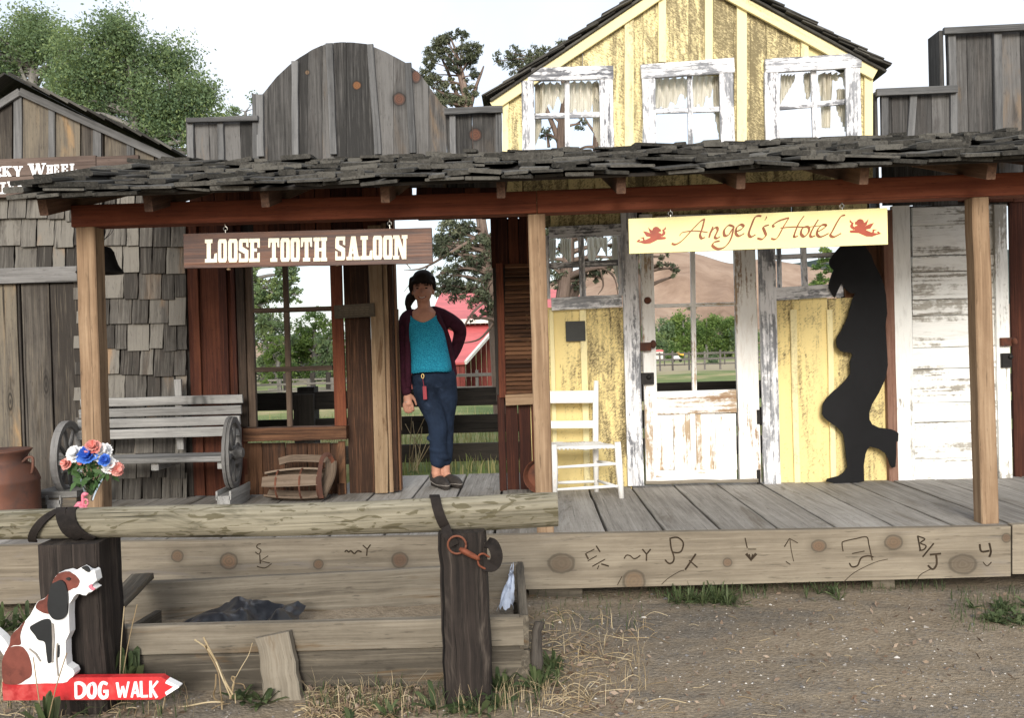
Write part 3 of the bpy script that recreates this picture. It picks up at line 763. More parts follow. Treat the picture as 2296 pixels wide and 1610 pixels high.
def left_shed():
    t = thing('shingled_shed', 'grey gabled shed with hand split wall shingles and weathered boards at the left end', 'shed', (W(160, 1110, FY)[0], FY, DK))
    mb = MB()
    peak = (42, 200); lft = (-330, 430); rgt = (395, 352)
    f = interp([lft, peak, rgt])
    mb2 = MB()
    for a, b in ((-330, -230), (-228, -120), (-118, -45), (-43, 28), (47, 110), (112, 122), (122, 180), (182, 232), (234, 290), (292, 345), (346, 392)):
        vboards(mb2, a, b, 430, 0, 1, FY + .012, FY + .035, top=lambda x: f(x) + 6)
    mb2.build('gable_boards', M['greybrown'], t)
    mb2 = MB()
    for a, b in ((30, 48), (108, 122), (208, 226), (284, 300)):
        vboards(mb2, a, b, 400, 0, 1, FY - .008, FY + .011, gap=0, top=lambda x: f(x) + 8)
    mb2.build('batten', M['batten'], t)
    mb2 = MB()
    slant(mb2, (-330, f(-330) + 8), (43, 204), 17, FY - .03, FY - .006, seg=6, jit=.001)
    slant(mb2, (43, 204), (392, 362), 17, FY - .031, FY - .007, seg=6, jit=.001)
    mb2.build('rake_board', M['batten'], t)
    mb2 = MB()
    for (p, q) in (((-350, 428), (42, 186)), ((42, 186), (402, 348))):
        for k in range(9):
            a0, a1 = k / 9, (k + 1.35) / 9
            up = 5 - 2 * a0
            P = [(p[0] + (q[0] - p[0]) * a, p[1] + (q[1] - p[1]) * a) for a in (a0, min(a1, 1))]
            if q[0] == 42: P = P[::1]
            (x0, z0), (x1, z1) = W(*P[0], FY), W(*P[1], FY)
            d = Vector((x1 - x0, 0, z1 - z0)).normalized(); nrm = Vector((-d.z, 0, d.x))
            s0, s1 = (.0, .02) if q[0] == 42 else (.02, .0)
            if q[0] == 42: s0, s1 = .0, .018
            else: s0, s1 = .018, .0
            A = Vector((x0, FY + 1.2, z0)) + nrm * (.012 + s0); B = Vector((x1, FY + 1.2, z1)) + nrm * (.012 + s1)
            mb2.beam(A, B, 2.7, .016, up=nrm, seg=2, jit=.0, ch=.002)
    mb2.build('roof', M['shake'], t)
    # wall shingles
    mb2 = MB()
    shake_wall(mb2, -330, 415, 432, 608, 3, FY)
    shake_wall(mb2, 172, 420, 608, 1128, 9, FY)
    mb2.build('wall_shingles', M['wallshake'], t)
    mb2 = MB()
    rect(mb2, -330, 400, 424, 1130, FY + .03, FY + .06, seg=2)
    mb2.build('wall_backing', M['fence'], t)
    mb2 = MB()
    rect(mb2, -330, 604, 172, 639, FY - .05, FY - .012, 'x', seg=8, jit=.001)
    mb2.build('door_track', M['wheel'], t)
    mb2 = MB()
    for a, b in ((-330, -235), (-233, -150), (-148, -70), (-68, -22), (-20, 44), (46, 52), (54, 117), (119, 184), (186, 240)):
        vboards(mb2, a, b, 1118, 636, 1, FY - .008, FY + .02, gap=1.6)
    mb2.build('sliding_door', M['greybrown'], t)
    # the side walls going back
    mb2 = MB()
    xl = W(-330, 700, FY)[0]; xr = W(395, 700, FY)[0]; zt = W(395, 362, FY)[1]
    for i in range(14):
        for xx in (xl,):
            mb2.box(xx, xx + .022, FY + .08 + i * .17, FY + .245 + i * .17, .1, zt - .1, 'z')
    mb2.build('side_wall', M['greybrown'], t)
left_shed()

# letters with slab serifs: unions of convex polygons on a unit cell (x right, y up)
SLAB = {
 'L': [[(.14, 0), (.48, 0), (.48, 1), (.14, 1)], [(0, .84), (.62, .84), (.62, 1), (0, 1)], [(0, 0), (1, 0), (1, .16), (0, .16)], [(.72, .1), (1, .1), (1, .4), (.8, .38)]],
 'O': [[(0, .12), (.12, 0), (.38, 0), (.38, 1), (.12, 1), (0, .88)], [(.62, 0), (.88, 0), (1, .12), (1, .88), (.88, 1), (.62, 1)], [(.3, 0), (.7, 0), (.7, .17), (.3, .17)], [(.3, .83), (.7, .83), (.7, 1), (.3, 1)]],
 'S': [[(.1, .84), (1, .84), (1, 1), (.1, 1)], [(0, .5), (.38, .5), (.38, .93), (.1, 1), (0, .9)], [(0, .62), (.0, .5), (.64, .34), (1, .42), (1, .5), (.38, .66)], [(.62, .08), (.9, 0), (1, .1), (1, .48), (.62, .44)], [(0, 0), (.9, 0), (.9, .16), (0, .16)], [(.78, .66), (1, .62), (1, .9), (.78, .9)], [(0, .1), (.22, .1), (.22, .36), (0, .4)]],
 'E': [[(.12, 0), (.46, 0), (.46, 1), (.12, 1)], [(0, .84), (1, .84), (1, 1), (0, 1)], [(0, 0), (1, 0), (1, .16), (0, .16)], [(.4, .44), (.74, .44), (.74, .58), (.4, .58)], [(.78, .62), (1, .6), (1, .9), (.78, .9)], [(.78, .1), (1, .1), (1, .4), (.78, .38)]],
 'T': [[(.33, 0), (.67, 0), (.67, 1), (.33, 1)], [(0, .82), (1, .82), (1, 1), (0, 1)], [(.18, 0), (.82, 0), (.82, .16), (.18, .16)], [(0, .6), (.16, .62), (.22, .9), (0, .9)], [(.84, .62), (1, .6), (1, .9), (.78, .9)]],
 'H': [[(.08, 0), (.40, 0), (.40, 1), (.08, 1)], [(.60, 0), (.92, 0), (.92, 1), (.60, 1)], [(.3, .42), (.7, .42), (.7, .56), (.3, .56)]] + [[(a, b), (a + .48, b), (a + .48, b + .15), (a, b + .15)] for a in (0, .52) for b in (0, .85)],
 'A': [[(.10, 0), (.34, 0), (.56, 1), (.34, 1)], [(.58, 0), (.92, 0), (.66, 1), (.34, 1)], [(.24, .26), (.72, .26), (.72, .38), (.27, .38)], [(0, 0), (.44, 0), (.44, .15), (0, .15)], [(.5, 0), (1, 0), (1, .15), (.5, .15)]],
 'N': [[(.10, 0), (.32, 0), (.32, 1), (.10, 1)], [(.70, 0), (.92, 0), (.92, 1), (.70, 1)], [(.10, 1), (.42, 1), (.92, 0), (.62, 0)], [(0, 0), (.42, 0), (.42, .15), (0, .15)], [(.6, .85), (1, .85), (1, 1), (.6, 1)], [(0, .85), (.4, .85), (.4, 1), (0, 1)]],
 'K': [[(.12, 0), (.42, 0), (.42, 1), (.12, 1)], [(0, .86), (.52, .86), (.52, 1), (0, 1)], [(0, 0), (.52, 0), (.52, .14), (0, .14)], [(.36, .46), (.36, .3), (.76, 1), (.94, 1)], [(.44, .5), (.62, .6), (1, 0), (.66, 0)], [(.58, .86), (1, .86), (1, 1), (.58, 1)]],
 'Y': [[(.36, 0), (.66, 0), (.66, .5), (.36, .5)], [(.04, 1), (.40, 1), (.66, .4), (.40, .4)], [(.78, 1), (.94, 1), (.66, .4), (.5, .4)], [(0, .86), (.5, .86), (.5, 1), (0, 1)], [(.62, .86), (1, .86), (1, 1), (.62, 1)]],
 'W': [[(.04, 1), (.28, 1), (.42, 0), (.26, 0)], [(.36, 0), (.42, 0), (.56, 1), (.48, 1)], [(.42, 1), (.64, 1), (.76, 0), (.62, 0)], [(.7, 0), (.76, 0), (.95, 1), (.86, 1)], [(0, .88), (.34, .88), (.34, 1), (0, 1)], [(.76, .88), (1, .88), (1, 1), (.76, 1)]],
 'I': [[(.28, 0), (.72, 0), (.72, 1), (.28, 1)], [(0, .86), (1, .86), (1, 1), (0, 1)], [(0, 0), (1, 0), (1, .14), (0, .14)]],
 'V': [[(.04, 1), (.38, 1), (.6, 0), (.4, 0)], [(.78, 1), (.92, 1), (.6, 0), (.48, 0)], [(0, .86), (.48, .86), (.48, 1), (0, 1)], [(.62, .86), (1, .86), (1, 1), (.62, 1)]],
 'R': [[(.12, 0), (.42, 0), (.42, 1), (.12, 1)], [(0, .86), (.8, .86), (.8, 1), (0, 1)], [(0, 0), (.5, 0), (.5, .14), (0, .14)], [(.64, .5), (.94, .6), (.94, .9), (.8, 1), (.64, 1)], [(.36, .42), (.8, .42), (.9, .56), (.36, .56)], [(.5, .5), (.76, .5), (1, 0), (.68, 0)]],
 'C': [[(0, .12), (.12, 0), (.36, 0), (.36, 1), (.12, 1), (0, .88)], [(.2, 0), (.9, 0), (1, .12), (1, .35), (.84, .35), (.8, .16), (.2, .16)], [(.2, .84), (1, .84), (1, 1), (.2, 1)], [(.8, .6), (1, .58), (1, .9), (.8, .9)]],
}
def slabtext(mb, ch, x0, y0, x1, y1, Y, sl=0.0, th=.004):
    """one letter in pixel box (x0,y0 top-left)-(x1,y1 bottom-right), sl = pixel slope of the base line"""
    for k, pg in enumerate(SLAB[ch]):
        P = [W(x0 + (x1 - x0) * a, y1 - (y1 - y0) * b + sl * (x1 - x0) * a, Y) for a, b in pg]
        e = .0004 * k
        mb.poly(P, Y - th - e, Y + .001)
def river_sign():
    t = thing('river_sign', 'brown two board sign with white serif letters half hidden behind the porch roof corner', 'sign', (W(60, 400, 6.2)[0], 6.2, W(60, 400, 6.2)[1]))
    Y = FY - .06; mb = MB()
    for pts in ([(-330, 370), (214, 348), (215, 387), (-330, 407)], [(-330, 410), (91, 393), (92, 439), (-330, 454)]):
        pixpoly(mb, pts, Y, Y + .028, grain='x')
    pixpoly(mb, [(216, 351), (310, 347), (310, 372), (216, 374)], Y, Y + .025, grain='x')
    mb.build('sign_board', M['riversign'], t)
    mb = MB()
    for c, x0, x1, y0, y1 in (('C', -18, 3, 375, 398), ('K', 4, 27, 373, 396), ('Y', 29, 52, 373, 396), ('W', 63, 104, 367, 393), ('H', 105, 120, 370, 391), ('E', 121, 133, 369, 391), ('E', 137, 153, 368, 390), ('L', 157, 173, 367, 389),
                              ('R', -19, -2, 410, 436), ('I', 1, 14, 409, 435), ('V', 17, 35, 407, 433), ('E', 38, 59, 406, 432), ('R', 62, 85, 404, 430)):
        slabtext(mb, c, x0, y0, x1, y1, Y, -.03)
    mb.build('lettering', M['letterwhite'], t)
river_sign()

# ------------------------------------------------------------------ saloon
ARC = [(577, 262), (578, 222), (591, 208), (620, 172), (651, 143), (669, 130), (700, 111), (731.5, 97), (765, 94), (790, 94.5), (822, 98), (865, 116), (907, 139), (940, 163), (967, 201), (992, 236), (1000, 240), (1001, 262)]
def saloon():
    t = thing('saloon_building', 'dark saloon false front with a round topped grey board crown and an open doorway', 'false front', (W(770, 1100, FY)[0], FY, DK))
    arc = interp([(577, 222)] + ARC[2:-2] + [(1001, 240)])
    mb = MB()
    for a, b in ((577, 600), (600, 655), (655, 668), (668, 690), (690, 722), (722, 748), (748, 776), (776, 838), (838, 882), (882, 922), (922, 961), (961, 1001)):
        vboards(mb, a, b, 420, 0, 1, FY + .01, FY + .035, gap=.8, top=arc)
    for a, b in ((418, 438), (438, 470), (470, 503), (503, 540), (540, 577)):
        vboards(mb, a, b, 420, 266, 1, FY + .01, FY + .035, gap=.8)
    for a, b in ((1001, 1020), (1020, 1060), (1060, 1124)):
        vboards(mb, a, b, 420, 246, 1, FY + .01, FY + .035, gap=.8)
    mb.build('crown_boards', M['grey'], t)
    mb = MB()
    for (a, b, sl, w, y1) in ((581, 211, 2, 16, 350), (660, 136, 1, 15, 350), (737, 96, 10, 15, 345), (829, 98, 18, 15, 345), (914, 140, 11, 15, 342)):
        slant(mb, (a, b), (a + sl, y1), w, FY - .02, FY + .006, seg=6, jit=.001)
    for x, y in ((425, 270), (493, 270), (571, 210), (1014, 250), (1117, 247)):
        slant(mb, (x, y), (x + 2, 360), 14, FY - .02, FY + .006, seg=4, jit=.001)
    mb.build('batten', M['batten'], t)
    mb = MB()
    slant(mb, (416, 269), (577, 264), 11, FY - .05, FY - .021, seg=5, jit=.001)
    slant(mb, (996, 249), (1126, 243), 15, FY - .05, FY - .021, seg=5, jit=.001)
    mb.build('cap_board', M['batten'], t)
    # wall over the openings, in the shade of the porch
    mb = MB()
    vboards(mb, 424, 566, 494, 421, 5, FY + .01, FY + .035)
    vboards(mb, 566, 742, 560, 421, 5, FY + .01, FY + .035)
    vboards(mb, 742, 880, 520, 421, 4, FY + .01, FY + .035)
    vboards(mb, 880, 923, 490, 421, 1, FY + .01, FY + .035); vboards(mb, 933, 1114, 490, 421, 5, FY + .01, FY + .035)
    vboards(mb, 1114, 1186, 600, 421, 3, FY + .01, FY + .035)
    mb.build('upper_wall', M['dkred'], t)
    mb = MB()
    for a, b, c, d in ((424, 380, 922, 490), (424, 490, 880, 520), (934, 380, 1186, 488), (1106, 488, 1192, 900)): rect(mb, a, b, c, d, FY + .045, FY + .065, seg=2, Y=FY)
    mb.build('gap_backing', M['fence'], t)  # dark sheets added to keep the sky out of louvres and board gaps
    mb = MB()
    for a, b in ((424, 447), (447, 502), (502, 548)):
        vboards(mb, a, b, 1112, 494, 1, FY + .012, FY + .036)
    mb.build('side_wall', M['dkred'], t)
    mb = MB()
    for a, b in ((432, 449), (494, 512), (522, 531)):
        rect(mb, a, 480, b, 1112, FY - .014, FY + .008, seg=6, jit=.001)
    mb.build('wall_batten', M['dkred'], t)
    # jambs left of the door
    mb = MB(); rect(mb, 775, 520, 832, 1106, FY + .012, FY + .04, seg=6, jit=.001)
    for a, b in ((546, 588), (588, 640), (640, 690), (690, 742), (742, 774)): vboards(mb, a, b, 1110, 994, 1, FY + .012, FY + .036)
    mb.build('brown_boards', M['brown'], t)
    mb = MB(); rect(mb, 832, 505, 862, 1106, FY - .06, FY + .03, seg=10, jit=.0025); mb.build('door_post', M['tanpost'], t)
    mb = MB(); rect(mb, 864, 500, 873, 1104, FY - .03, FY + .06, seg=6, jit=.001); mb.build('door_stop', M['fir'], t)
    mb = MB(); rect(mb, 874, 490, 884, 1102, FY - .02, FY + .09, seg=6, jit=.001); rect(mb, 885, 490, 890, 1100, FY + .03, FY + .12, seg=6); mb.build('door_jamb', M['brown'], t)
    mb = MB(); rect(mb, 890, 693, 896, 965, FY + .13, FY + .15, seg=5, jit=.001); mb.build('jamb_strip', M['tanpost'], t)
    # window
    w = MB()
    rect(w, 744, 555, 770, 956, FY - .035, FY - .005, seg=8, jit=.0012)
    w.build('red_window_trim', M['redtrim'], t)
    w = MB()
    rect(w, 532, 555, 550, 958, FY - .03, FY + .0, seg=6); rect(w, 552, 555, 568, 958, FY - .015, FY + .03, seg=6, jit=.001)
    fr = w.build('window_frame', M['backlitbrown'], t)
    w = MB()
    rect(w, 637, 555, 649, 957, FY + .0, FY + .03, seg=5); rect(w, 553, 689, 741, 700, FY - .008, FY + .024, 'x', seg=5); rect(w, 553, 822, 744, 833, FY - .006, FY + .024, 'x', seg=5)
    w.build('muntin', M['backlitbrown'], fr)
    w = MB(); slant(w, (545, 976), (776, 971), 29, FY - .09, FY + .04, seg=8, jit=.0015); w.build('window_sill', M['brown'], t)
    w = MB(); rect(w, 759, 990, 774, 1108, FY - .03, FY + .0, seg=4); rect(w, 756, 1085, 771, 1112, FY - .05, FY - .03); w.build('corner_board', M['brown'], t)
    # right of the doorway: louvred shutter
    sh = MB()
    rect(sh, 1115, 590, 1131, 892, FY - .05, FY - .01, seg=6, jit=.001)
    s0 = sh.build('shutter', M['redtrim'], t)
    sh = MB(); n = 30
    for i in range(n):
        y = 592 + (884 - 592) * (i + .5) / n
        x0, z0 = W(1132, y, FY - .03); x1, _ = W(1192, y, FY - .03)
        xc = (x0 + x1) / 2
        sh.beam((x0, FY - .03, z0), (x1, FY - .03, z0 + rng.uniform(-.002, .002)), .042, .009, up=(0, -.62, .78), seg=2)
    sh.build('louvre', M['brown'], s0)
    sh = MB(); slant(sh, (1133, 898), (1196, 895), 24, FY - .07, FY - .01, seg=3); sh.build('shutter_rail', M['fir'], s0)
    sh = MB(); vboards(sh, 1134, 1192, 1098, 908, 2, FY + .0, FY + .03); rect(sh, 1117, 886, 1133, 1102, FY - .03, FY + .05, seg=5)
    sh.build('lower_panel', M['dkred'], t)
    sh = MB(); rect(sh, 1100, 480, 1116, 600, FY + .04, FY + .1); rect(sh, 1186, 430, 1200, 1104, FY + .0, FY + .03, seg=5); sh.build('corner_post', M['dkred'], t)
    # old metal plaque
    p = thing('wall_plaque', 'small dull brass plaque with illegible raised lines on the dark wall by the saloon doorway', 'plaque', (W(795, 698, FY)[0], FY - .08, W(795, 698, FY)[1]))
    mb = MB(); Y = FY - .085
    pixpoly(mb, [(748, 685), (838, 679), (840, 709), (750, 715)], Y, Y + .018, grain='x')
    mb.build('plate', plain('dull_brass', (.055, .042, .026), .6, .4, .3, var=.3, scale=40), p)
    mb = MB()
    for r in range(4):
        for k in range(6):
            x = 760 + k * 12 + rng.uniform(-2, 2); stroke(mb, [(x, 691 + r * 5 - k * .5), (x + rng.uniform(5, 10), 691 + r * 5 - k * .5)], lambda a, b: 1.3, Y, .001, sm=False)
    mb.build('raised_line', plain('dark_brass', (.085, .065, .04), .5, .4, .3), p)
saloon()

# ------------------------------------------------------------------ hotel
GP = (1545, -75)
def curtain(mb, x0, x1, y0, y1, Y, kind):
    """gathered cloth panel: pixel box, lower edge from kind(k)"""
    n = 40; rows = 12; vs = []
    ph = rng.random() * 6
    for r in range(rows + 1):
        for i in range(n + 1):
            k = i / n
            bot = y0 + (y1 - y0) * kind(k)
            px = x0 + (x1 - x0) * k; py = y0 + (bot - y0) * r / rows
            amp = .014 + .016 * (1 - r / rows)
            yy = Y + amp * math.sin(k * 27 + ph + .8 * math.sin(r * .5)) + .01 * math.sin(k * 61 + r * .3)
            X, Z = W(px, py, Y); vs.append((X, yy, Z))
    m = n + 1
    fs = [(r * m + i, r * m + i + 1, (r + 1) * m + i + 1, (r + 1) * m + i) for r in range(rows) for i in range(n)]
    mb.add(vs, fs)
def hwindow(t, hdr, jl, jr, op, mul, mun, curt, label=None, bottom=348):
    """upper window: frame with header, jambs; sub-parts muntin and curtain"""
    mb = MB()
    slant(mb, hdr[0], hdr[1], hdr[2], FY - .045, FY - .012, seg=6, jit=.001)
    rect(mb, jl[0], jl[2], jl[1], bottom, FY - .04, FY - .01, seg=5, jit=.001)
    rect(mb, jr[0], jr[2], jr[1], bottom, FY - .04, FY - .01, seg=5, jit=.001)
    rect(mb, op[0] - 6, bottom - 8, op[1] + 6, bottom + 8, FY - .04, FY - .008, 'x', seg=3)
    f = mb.build('window_frame', M['white'], t, label=label)
    mb = MB()
    slant(mb, (mul[0], jl[2] - 4), (mul[1], bottom), mul[2], FY + .0, FY + .03, seg=4)
    slant(mb, (op[0] - 3, mun[0]), (op[1] + 3, mun[1]), mun[2], FY + .005, FY + .027, seg=4)
    mb.build('muntin', M['white'], f)
    for c in curt:
        mb = MB(); curtain(mb, c[0], c[1], c[2], c[3], FY + .075, c[4]); mb.build('curtain', M['curtain'], f, smooth=True)
def hotel():
    t = thing('hotel_building', 'yellow hotel false front with a shingled gable and white framed windows and door', 'false front', (W(1550, 1090, FY)[0], FY, DK))
    gl = interp([(1090, 236), GP, (1990, 168)])
    mb = MB()
    for a, b, n in ((1126, 1171, 1), (1374, 1441, 2), (1645, 1717, 2), (1929, 1957, 1)):
        vboards(mb, a, b, 430, 0, n, FY + .01, FY + .035, gap=.8, top=lambda x: gl(x) + 8)
    for a, b, yb, n in ((1171, 1374, 176, 3), (1441, 1645, 168, 2), (1717, 1929, 150, 3)):
        vboards(mb, a, b, yb, 0, n, FY + .01, FY + .035, gap=.8, top=lambda x: gl(x) + 8)
    for a, b, n in ((1171, 1374, 2), (1441, 1645, 2), (1717, 1929, 2)):
        vboards(mb, a, b, 430, 352, n, FY + .01, FY + .035)
    # below the porch roof
    bk = MB()
    for a, b, c, d in ((1200, 380, 1774, 495), (1200, 495, 1440, 506), (1779, 380, 1955, 500), (1890, 500, 1990, 680)): rect(bk, a, b, c, d, FY + .045, FY + .065, seg=2, Y=FY)
    bk.build('gap_backing', M['fence'], t)  # dark sheets added behind the boards, they block sky between them
    vboards(mb, 1198, 1232, 508, 431, 1, FY + .012, FY + .035); vboards(mb, 1232, 1395, 508, 431, 3, FY + .012, FY + .035)
    vboards(mb, 1395, 1437, 470, 431, 1, FY + .012, FY + .035); vboards(mb, 1438, 1705, 500, 431, 4, FY + .012, FY + .035); vboards(mb, 1705, 1775, 545, 431, 1, FY + .012, FY + .035)
    vboards(mb, 1778, 1945, 545, 431, 3, FY + .012, FY + .035)
    mb.build('gable_boards', M['yellow'], t)
    mb = MB()
    for a, b, y1 in ((1400, 1420, 345), (1476, 1493, 138), (1580, 1597, 135), (1652, 1674, 340), (1795, 1812, 130), (1938, 1956, 330), (1126, 1140, 345)):
        vboards(mb, a, b, y1, 0, 1, FY - .012, FY + .008, gap=0, top=lambda x: gl(x) + 14)
    mb.build('batten', M['yellowtrim'], t)
    mb = MB()
    slant(mb, (1104, 238), (GP[0] + 4, GP[1] + 14), 22, FY - .036, FY - .013, seg=8, jit=.001)
    slant(mb, (GP[0], GP[1] + 14), (1962, 166), 24, FY - .037, FY - .014, seg=8, jit=.001)
    mb.build('rake_board', M['yellowtrim'], t)
    mb = MB()
    def slope(p, q, n, flip):
        for k in range(n):
            a0, a1 = k / n, min((k + 1.5) / n, 1)
            P = [(p[0] + (q[0] - p[0]) * a, p[1] + (q[1] - p[1]) * a) for a in (a0, a1)]
            (x0, z0), (x1, z1) = W(*P[0], FY), W(*P[1], FY)
            d = Vector((x1 - x0, 0, z1 - z0)).normalized(); nrm = Vector((-d.z, 0, d.x))
            s0, s1 = (.024, .004) if not flip else (.004, .024)
            for layer in (0, 1):
                e = rng.uniform(0, .03)
                mb.beam(Vector((x0, FY + .12 - e, z0)) + nrm * (.008 + s0 + .012 * layer) - d * rng.uniform(0, .04), Vector((x1, FY + .12 - e, z1)) + nrm * (.008 + s1 + .012 * layer), .40, .010, up=nrm, seg=2, jit=.002, ch=.002)
        (x0, z0), (x1, z1) = W(*p, FY), W(*q, FY)
        d = Vector((x1 - x0, 0, z1 - z0)).normalized(); nrm = Vector((-d.z, 0, d.x))
        mb.beam(Vector((x0, FY + .12, z0)) - nrm * .004, Vector((x1, FY + .12, z1)) - nrm * .004, .36, .018, up=nrm)
    slope((1099, 228), GP, 12, False); slope(GP, (1980, 164), 12, True)
    mb.build('gable_roof', M['shake'], t)
    # upper windows
    rag = lambda lo, amp, f, ph: (lambda k: lo + amp * math.sin(k * f + ph) + .12 * math.sin(k * 21 + ph))
    hwindow(t, ((1183, 166), (1375, 161), 30), (1170, 1198, 180), (1345, 1375, 176), (1198, 1346), (1271, 1272, 11), (260, 256, 12),
            [(1199, 1268, 186, 268, rag(.62, .3, 2.2, 1.9)), (1275, 1345, 183, 262, rag(.62, .34, 3.6, .3)), (1199, 1214, 190, 330, lambda k: 1 - .3 * k), (1328, 1346, 186, 335, lambda k: .7 + .3 * k)])
    hwindow(t, ((1437, 160), (1646, 145), 32), (1441, 1470, 174), (1615, 1646, 160), (1470, 1616), (1546, 1549, 11), (248, 244, 12),
            [(1470, 1543, 174, 250, rag(.72, .26, 3.0, 1.4)), (1553, 1614, 168, 246, rag(.66, .3, 4.4, .8)), (1598, 1614, 170, 322, lambda k: .45 + .55 * k)])
    hwindow(t, ((1716, 147), (1931, 134), 31), (1715, 1747, 160), (1897, 1930, 150), (1747, 1898), (1824, 1829, 12), (240, 227, 12),
            [(1748, 1780, 168, 235, lambda k: 1 - .8 * k), (1802, 1818, 164, 230, lambda k: .4 + .5 * math.sin(k * 3)), (1836, 1896, 164, 222, rag(.5, .3, 6, .5)), (1842, 1862, 166, 300, lambda k: .9), (1876, 1897, 200, 298, lambda k: .5 + .5 * k)], bottom=330)
    # lower left window and its boards
    w = MB()
    slant(w, (1230, 521), (1394, 514), 26, FY - .04, FY - .01, seg=5); slant(w, (1236, 682), (1394, 674), 28, FY - .05, FY - .01, seg=5, jit=.001)
    rect(w, 1386, 528, 1395, 662, FY - .01, FY + .03); rect(w, 1220, 528, 1232, 670, FY - .01, FY + .03)
    f = w.build('window_frame', M['white'], t)
    w = MB(); slant(w, (1302, 530), (1307, 664), 13, FY - .005, FY + .03, seg=3); slant(w, (1228, 596), (1388, 588), 13, FY + .0, FY + .026, seg=3); w.build('muntin', M['white'], f)
    for c in ((1230, 1246, 536, 600, lambda k: .5 + .35 * math.sin(k * 3)), (1256, 1280, 534, 600, lambda k: .5 + .4 * k), (1316, 1362, 532, 590, lambda k: .7 + .3 * math.sin(k * 7)), (1372, 1388, 530, 650, lambda k: .5 + .5 * k)):
        w = MB(); curtain(w, c[0], c[1], c[2], c[3], FY + .075, c[4]); w.build('curtain', M['curtain'], f, smooth=True)
    w = MB()
    for a, b in ((1183, 1243), (1243, 1305), (1321, 1412)): vboards(w, a, b, 1100, 690, 1, FY + .012, FY + .036, gap=.8)
    vboards(w, 1304, 1323, 1100, 692, 1, FY + .012, FY + .03, gap=.8)
    w.build('wainscot_boards', M['yellow2'], t); w = MB()
    for a, b in ((1728, 1778), (1778, 1860), (1860, 1930), (1930, 1986)): vboards(w, a, b, 1087, 668, 1, FY + .012, FY + .036, gap=.8)
    w.build('wainscot_boards', M['yellow2'], t)
    w = MB()
    for a, b, y1 in ((1236, 1246, 1098), (1304, 1319, 1096), (1776, 1790, 1088), (1858, 1871, 1085)): rect(w, a, 694, b, y1, FY - .012, FY + .008, seg=6, jit=.001)
    w.build('wainscot_batten', M['yellowtrim'], t)
    w = MB()
    rect(w, 1399, 468, 1435, 1090, FY - .045, FY - .008, seg=8, jit=.0012); rect(w, 1707, 545, 1744, 1087, FY - .045, FY - .008, seg=8, jit=.0012)
    w.build('door_casing', M['white'], t)
    # lower right window
    w = MB(); slant(w, (1728, 660), (1890, 650), 29, FY - .04, FY - .01, seg=5); rect(w, 1744, 535, 1752, 646, FY - .01, FY + .03)
    f = w.build('window_frame', M['white'], t)
    w = MB(); slant(w, (1801, 540), (1806, 650), 12, FY - .005, FY + .03, seg=3); slant(w, (1706, 578), (1890, 570), 11, FY + .0, FY + .026, seg=3); w.build('muntin', M['white'], f)
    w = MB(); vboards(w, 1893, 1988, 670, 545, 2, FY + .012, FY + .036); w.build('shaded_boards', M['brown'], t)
    w = MB(); rect(w, 1986, 470, 2008, 1084, FY - .03, FY + .03, seg=7, jit=.001); w.build('bare_jamb', wood('bare_reddish_jamb', (.1, .045, .03), (.2, .105, .075), (.3, .18, .13), var=.3), t)
    # dark metal plate on the yellow boards
    w = MB(); rect(w, 1268, 720, 1312, 765, FY - .022, FY - .012, ch=.002); w.build('wall_plate', plain('grey_metal_plate', (.035, .036, .034), .6, .4, .3), t)
    # the door
    d = MB(); YA, YB = FY - .012, FY + .03
    rect(d, 1441, 480, 1470, 1086, YA, YB, seg=8, jit=.0008); rect(d, 1651, 480, 1699, 1083, YA, YB, seg=8, jit=.0008)
    rect(d, 1470, 480, 1651, 560, YA, YB, 'x', seg=3); rect(d, 1470, 876, 1651, 928, YA, YB, 'x', seg=5, jit=.001); rect(d, 1470, 1054, 1651, 1084, YA, YB, 'x', seg=5, jit=.001)
    rect(d, 1548, 928, 1560, 1054, YA, YB, seg=3)
    dd = d.build('door', M['doorwhite'], t)
    d = MB()
    for a, b in ((1470, 1510), (1510, 1548), (1560, 1604), (1604, 1651)): vboards(d, a, b, 1054, 928, 1, FY + .004, FY + .02, gap=.6)
    d.build('door_panel', M['doorwhite'], dd)
    d = MB(); slant(d, (1553, 558), (1557, 878), 10, YA + .003, YB - .003, seg=3); slant(d, (1468, 686), (1653, 681), 8, YA + .005, YB - .005, seg=3); d.build('muntin', M['doorwhite'], dd)
    d = MB(); slant(d, (1447, 1083), (1700, 1078), 7, FY - .03, FY - .013, seg=6, jit=.002); d.build('weather_strip', M['planter'], dd)
    d = MB(); x, z = W(1451, 674, FY); d.lathe([(0, -.012), (.022, -.012), (.026, -.004), (.026, 0)], (x, FY - .013, z), 14, axis='y'); d.build('keyhole_plate', M['rust'], dd)
    d = MB(); rect(d, 1435, 768, 1460, 787, FY - .06, FY - .013, ch=.004); x, z = W(1462, 772, FY); d.ell((x, FY - .045, z), (.022, .03, .03)); d.build('door_lock', M['rust'], dd)
    d = MB(); rect(d, 1437, 836, 1466, 862, FY - .05, FY - .013, ch=.004); x, z = W(1452, 845, FY); d.ell((x, FY - .055, z), (.018, .014, .018)); d.build('rim_lock', M['iron'], dd)
    d = MB()
    for y in (935, 1070): rect(d, 1697, y - 16, 1705, y + 16, FY - .025, FY - .013)
    d.build('hinge', M['iron'], dd)
hotel()

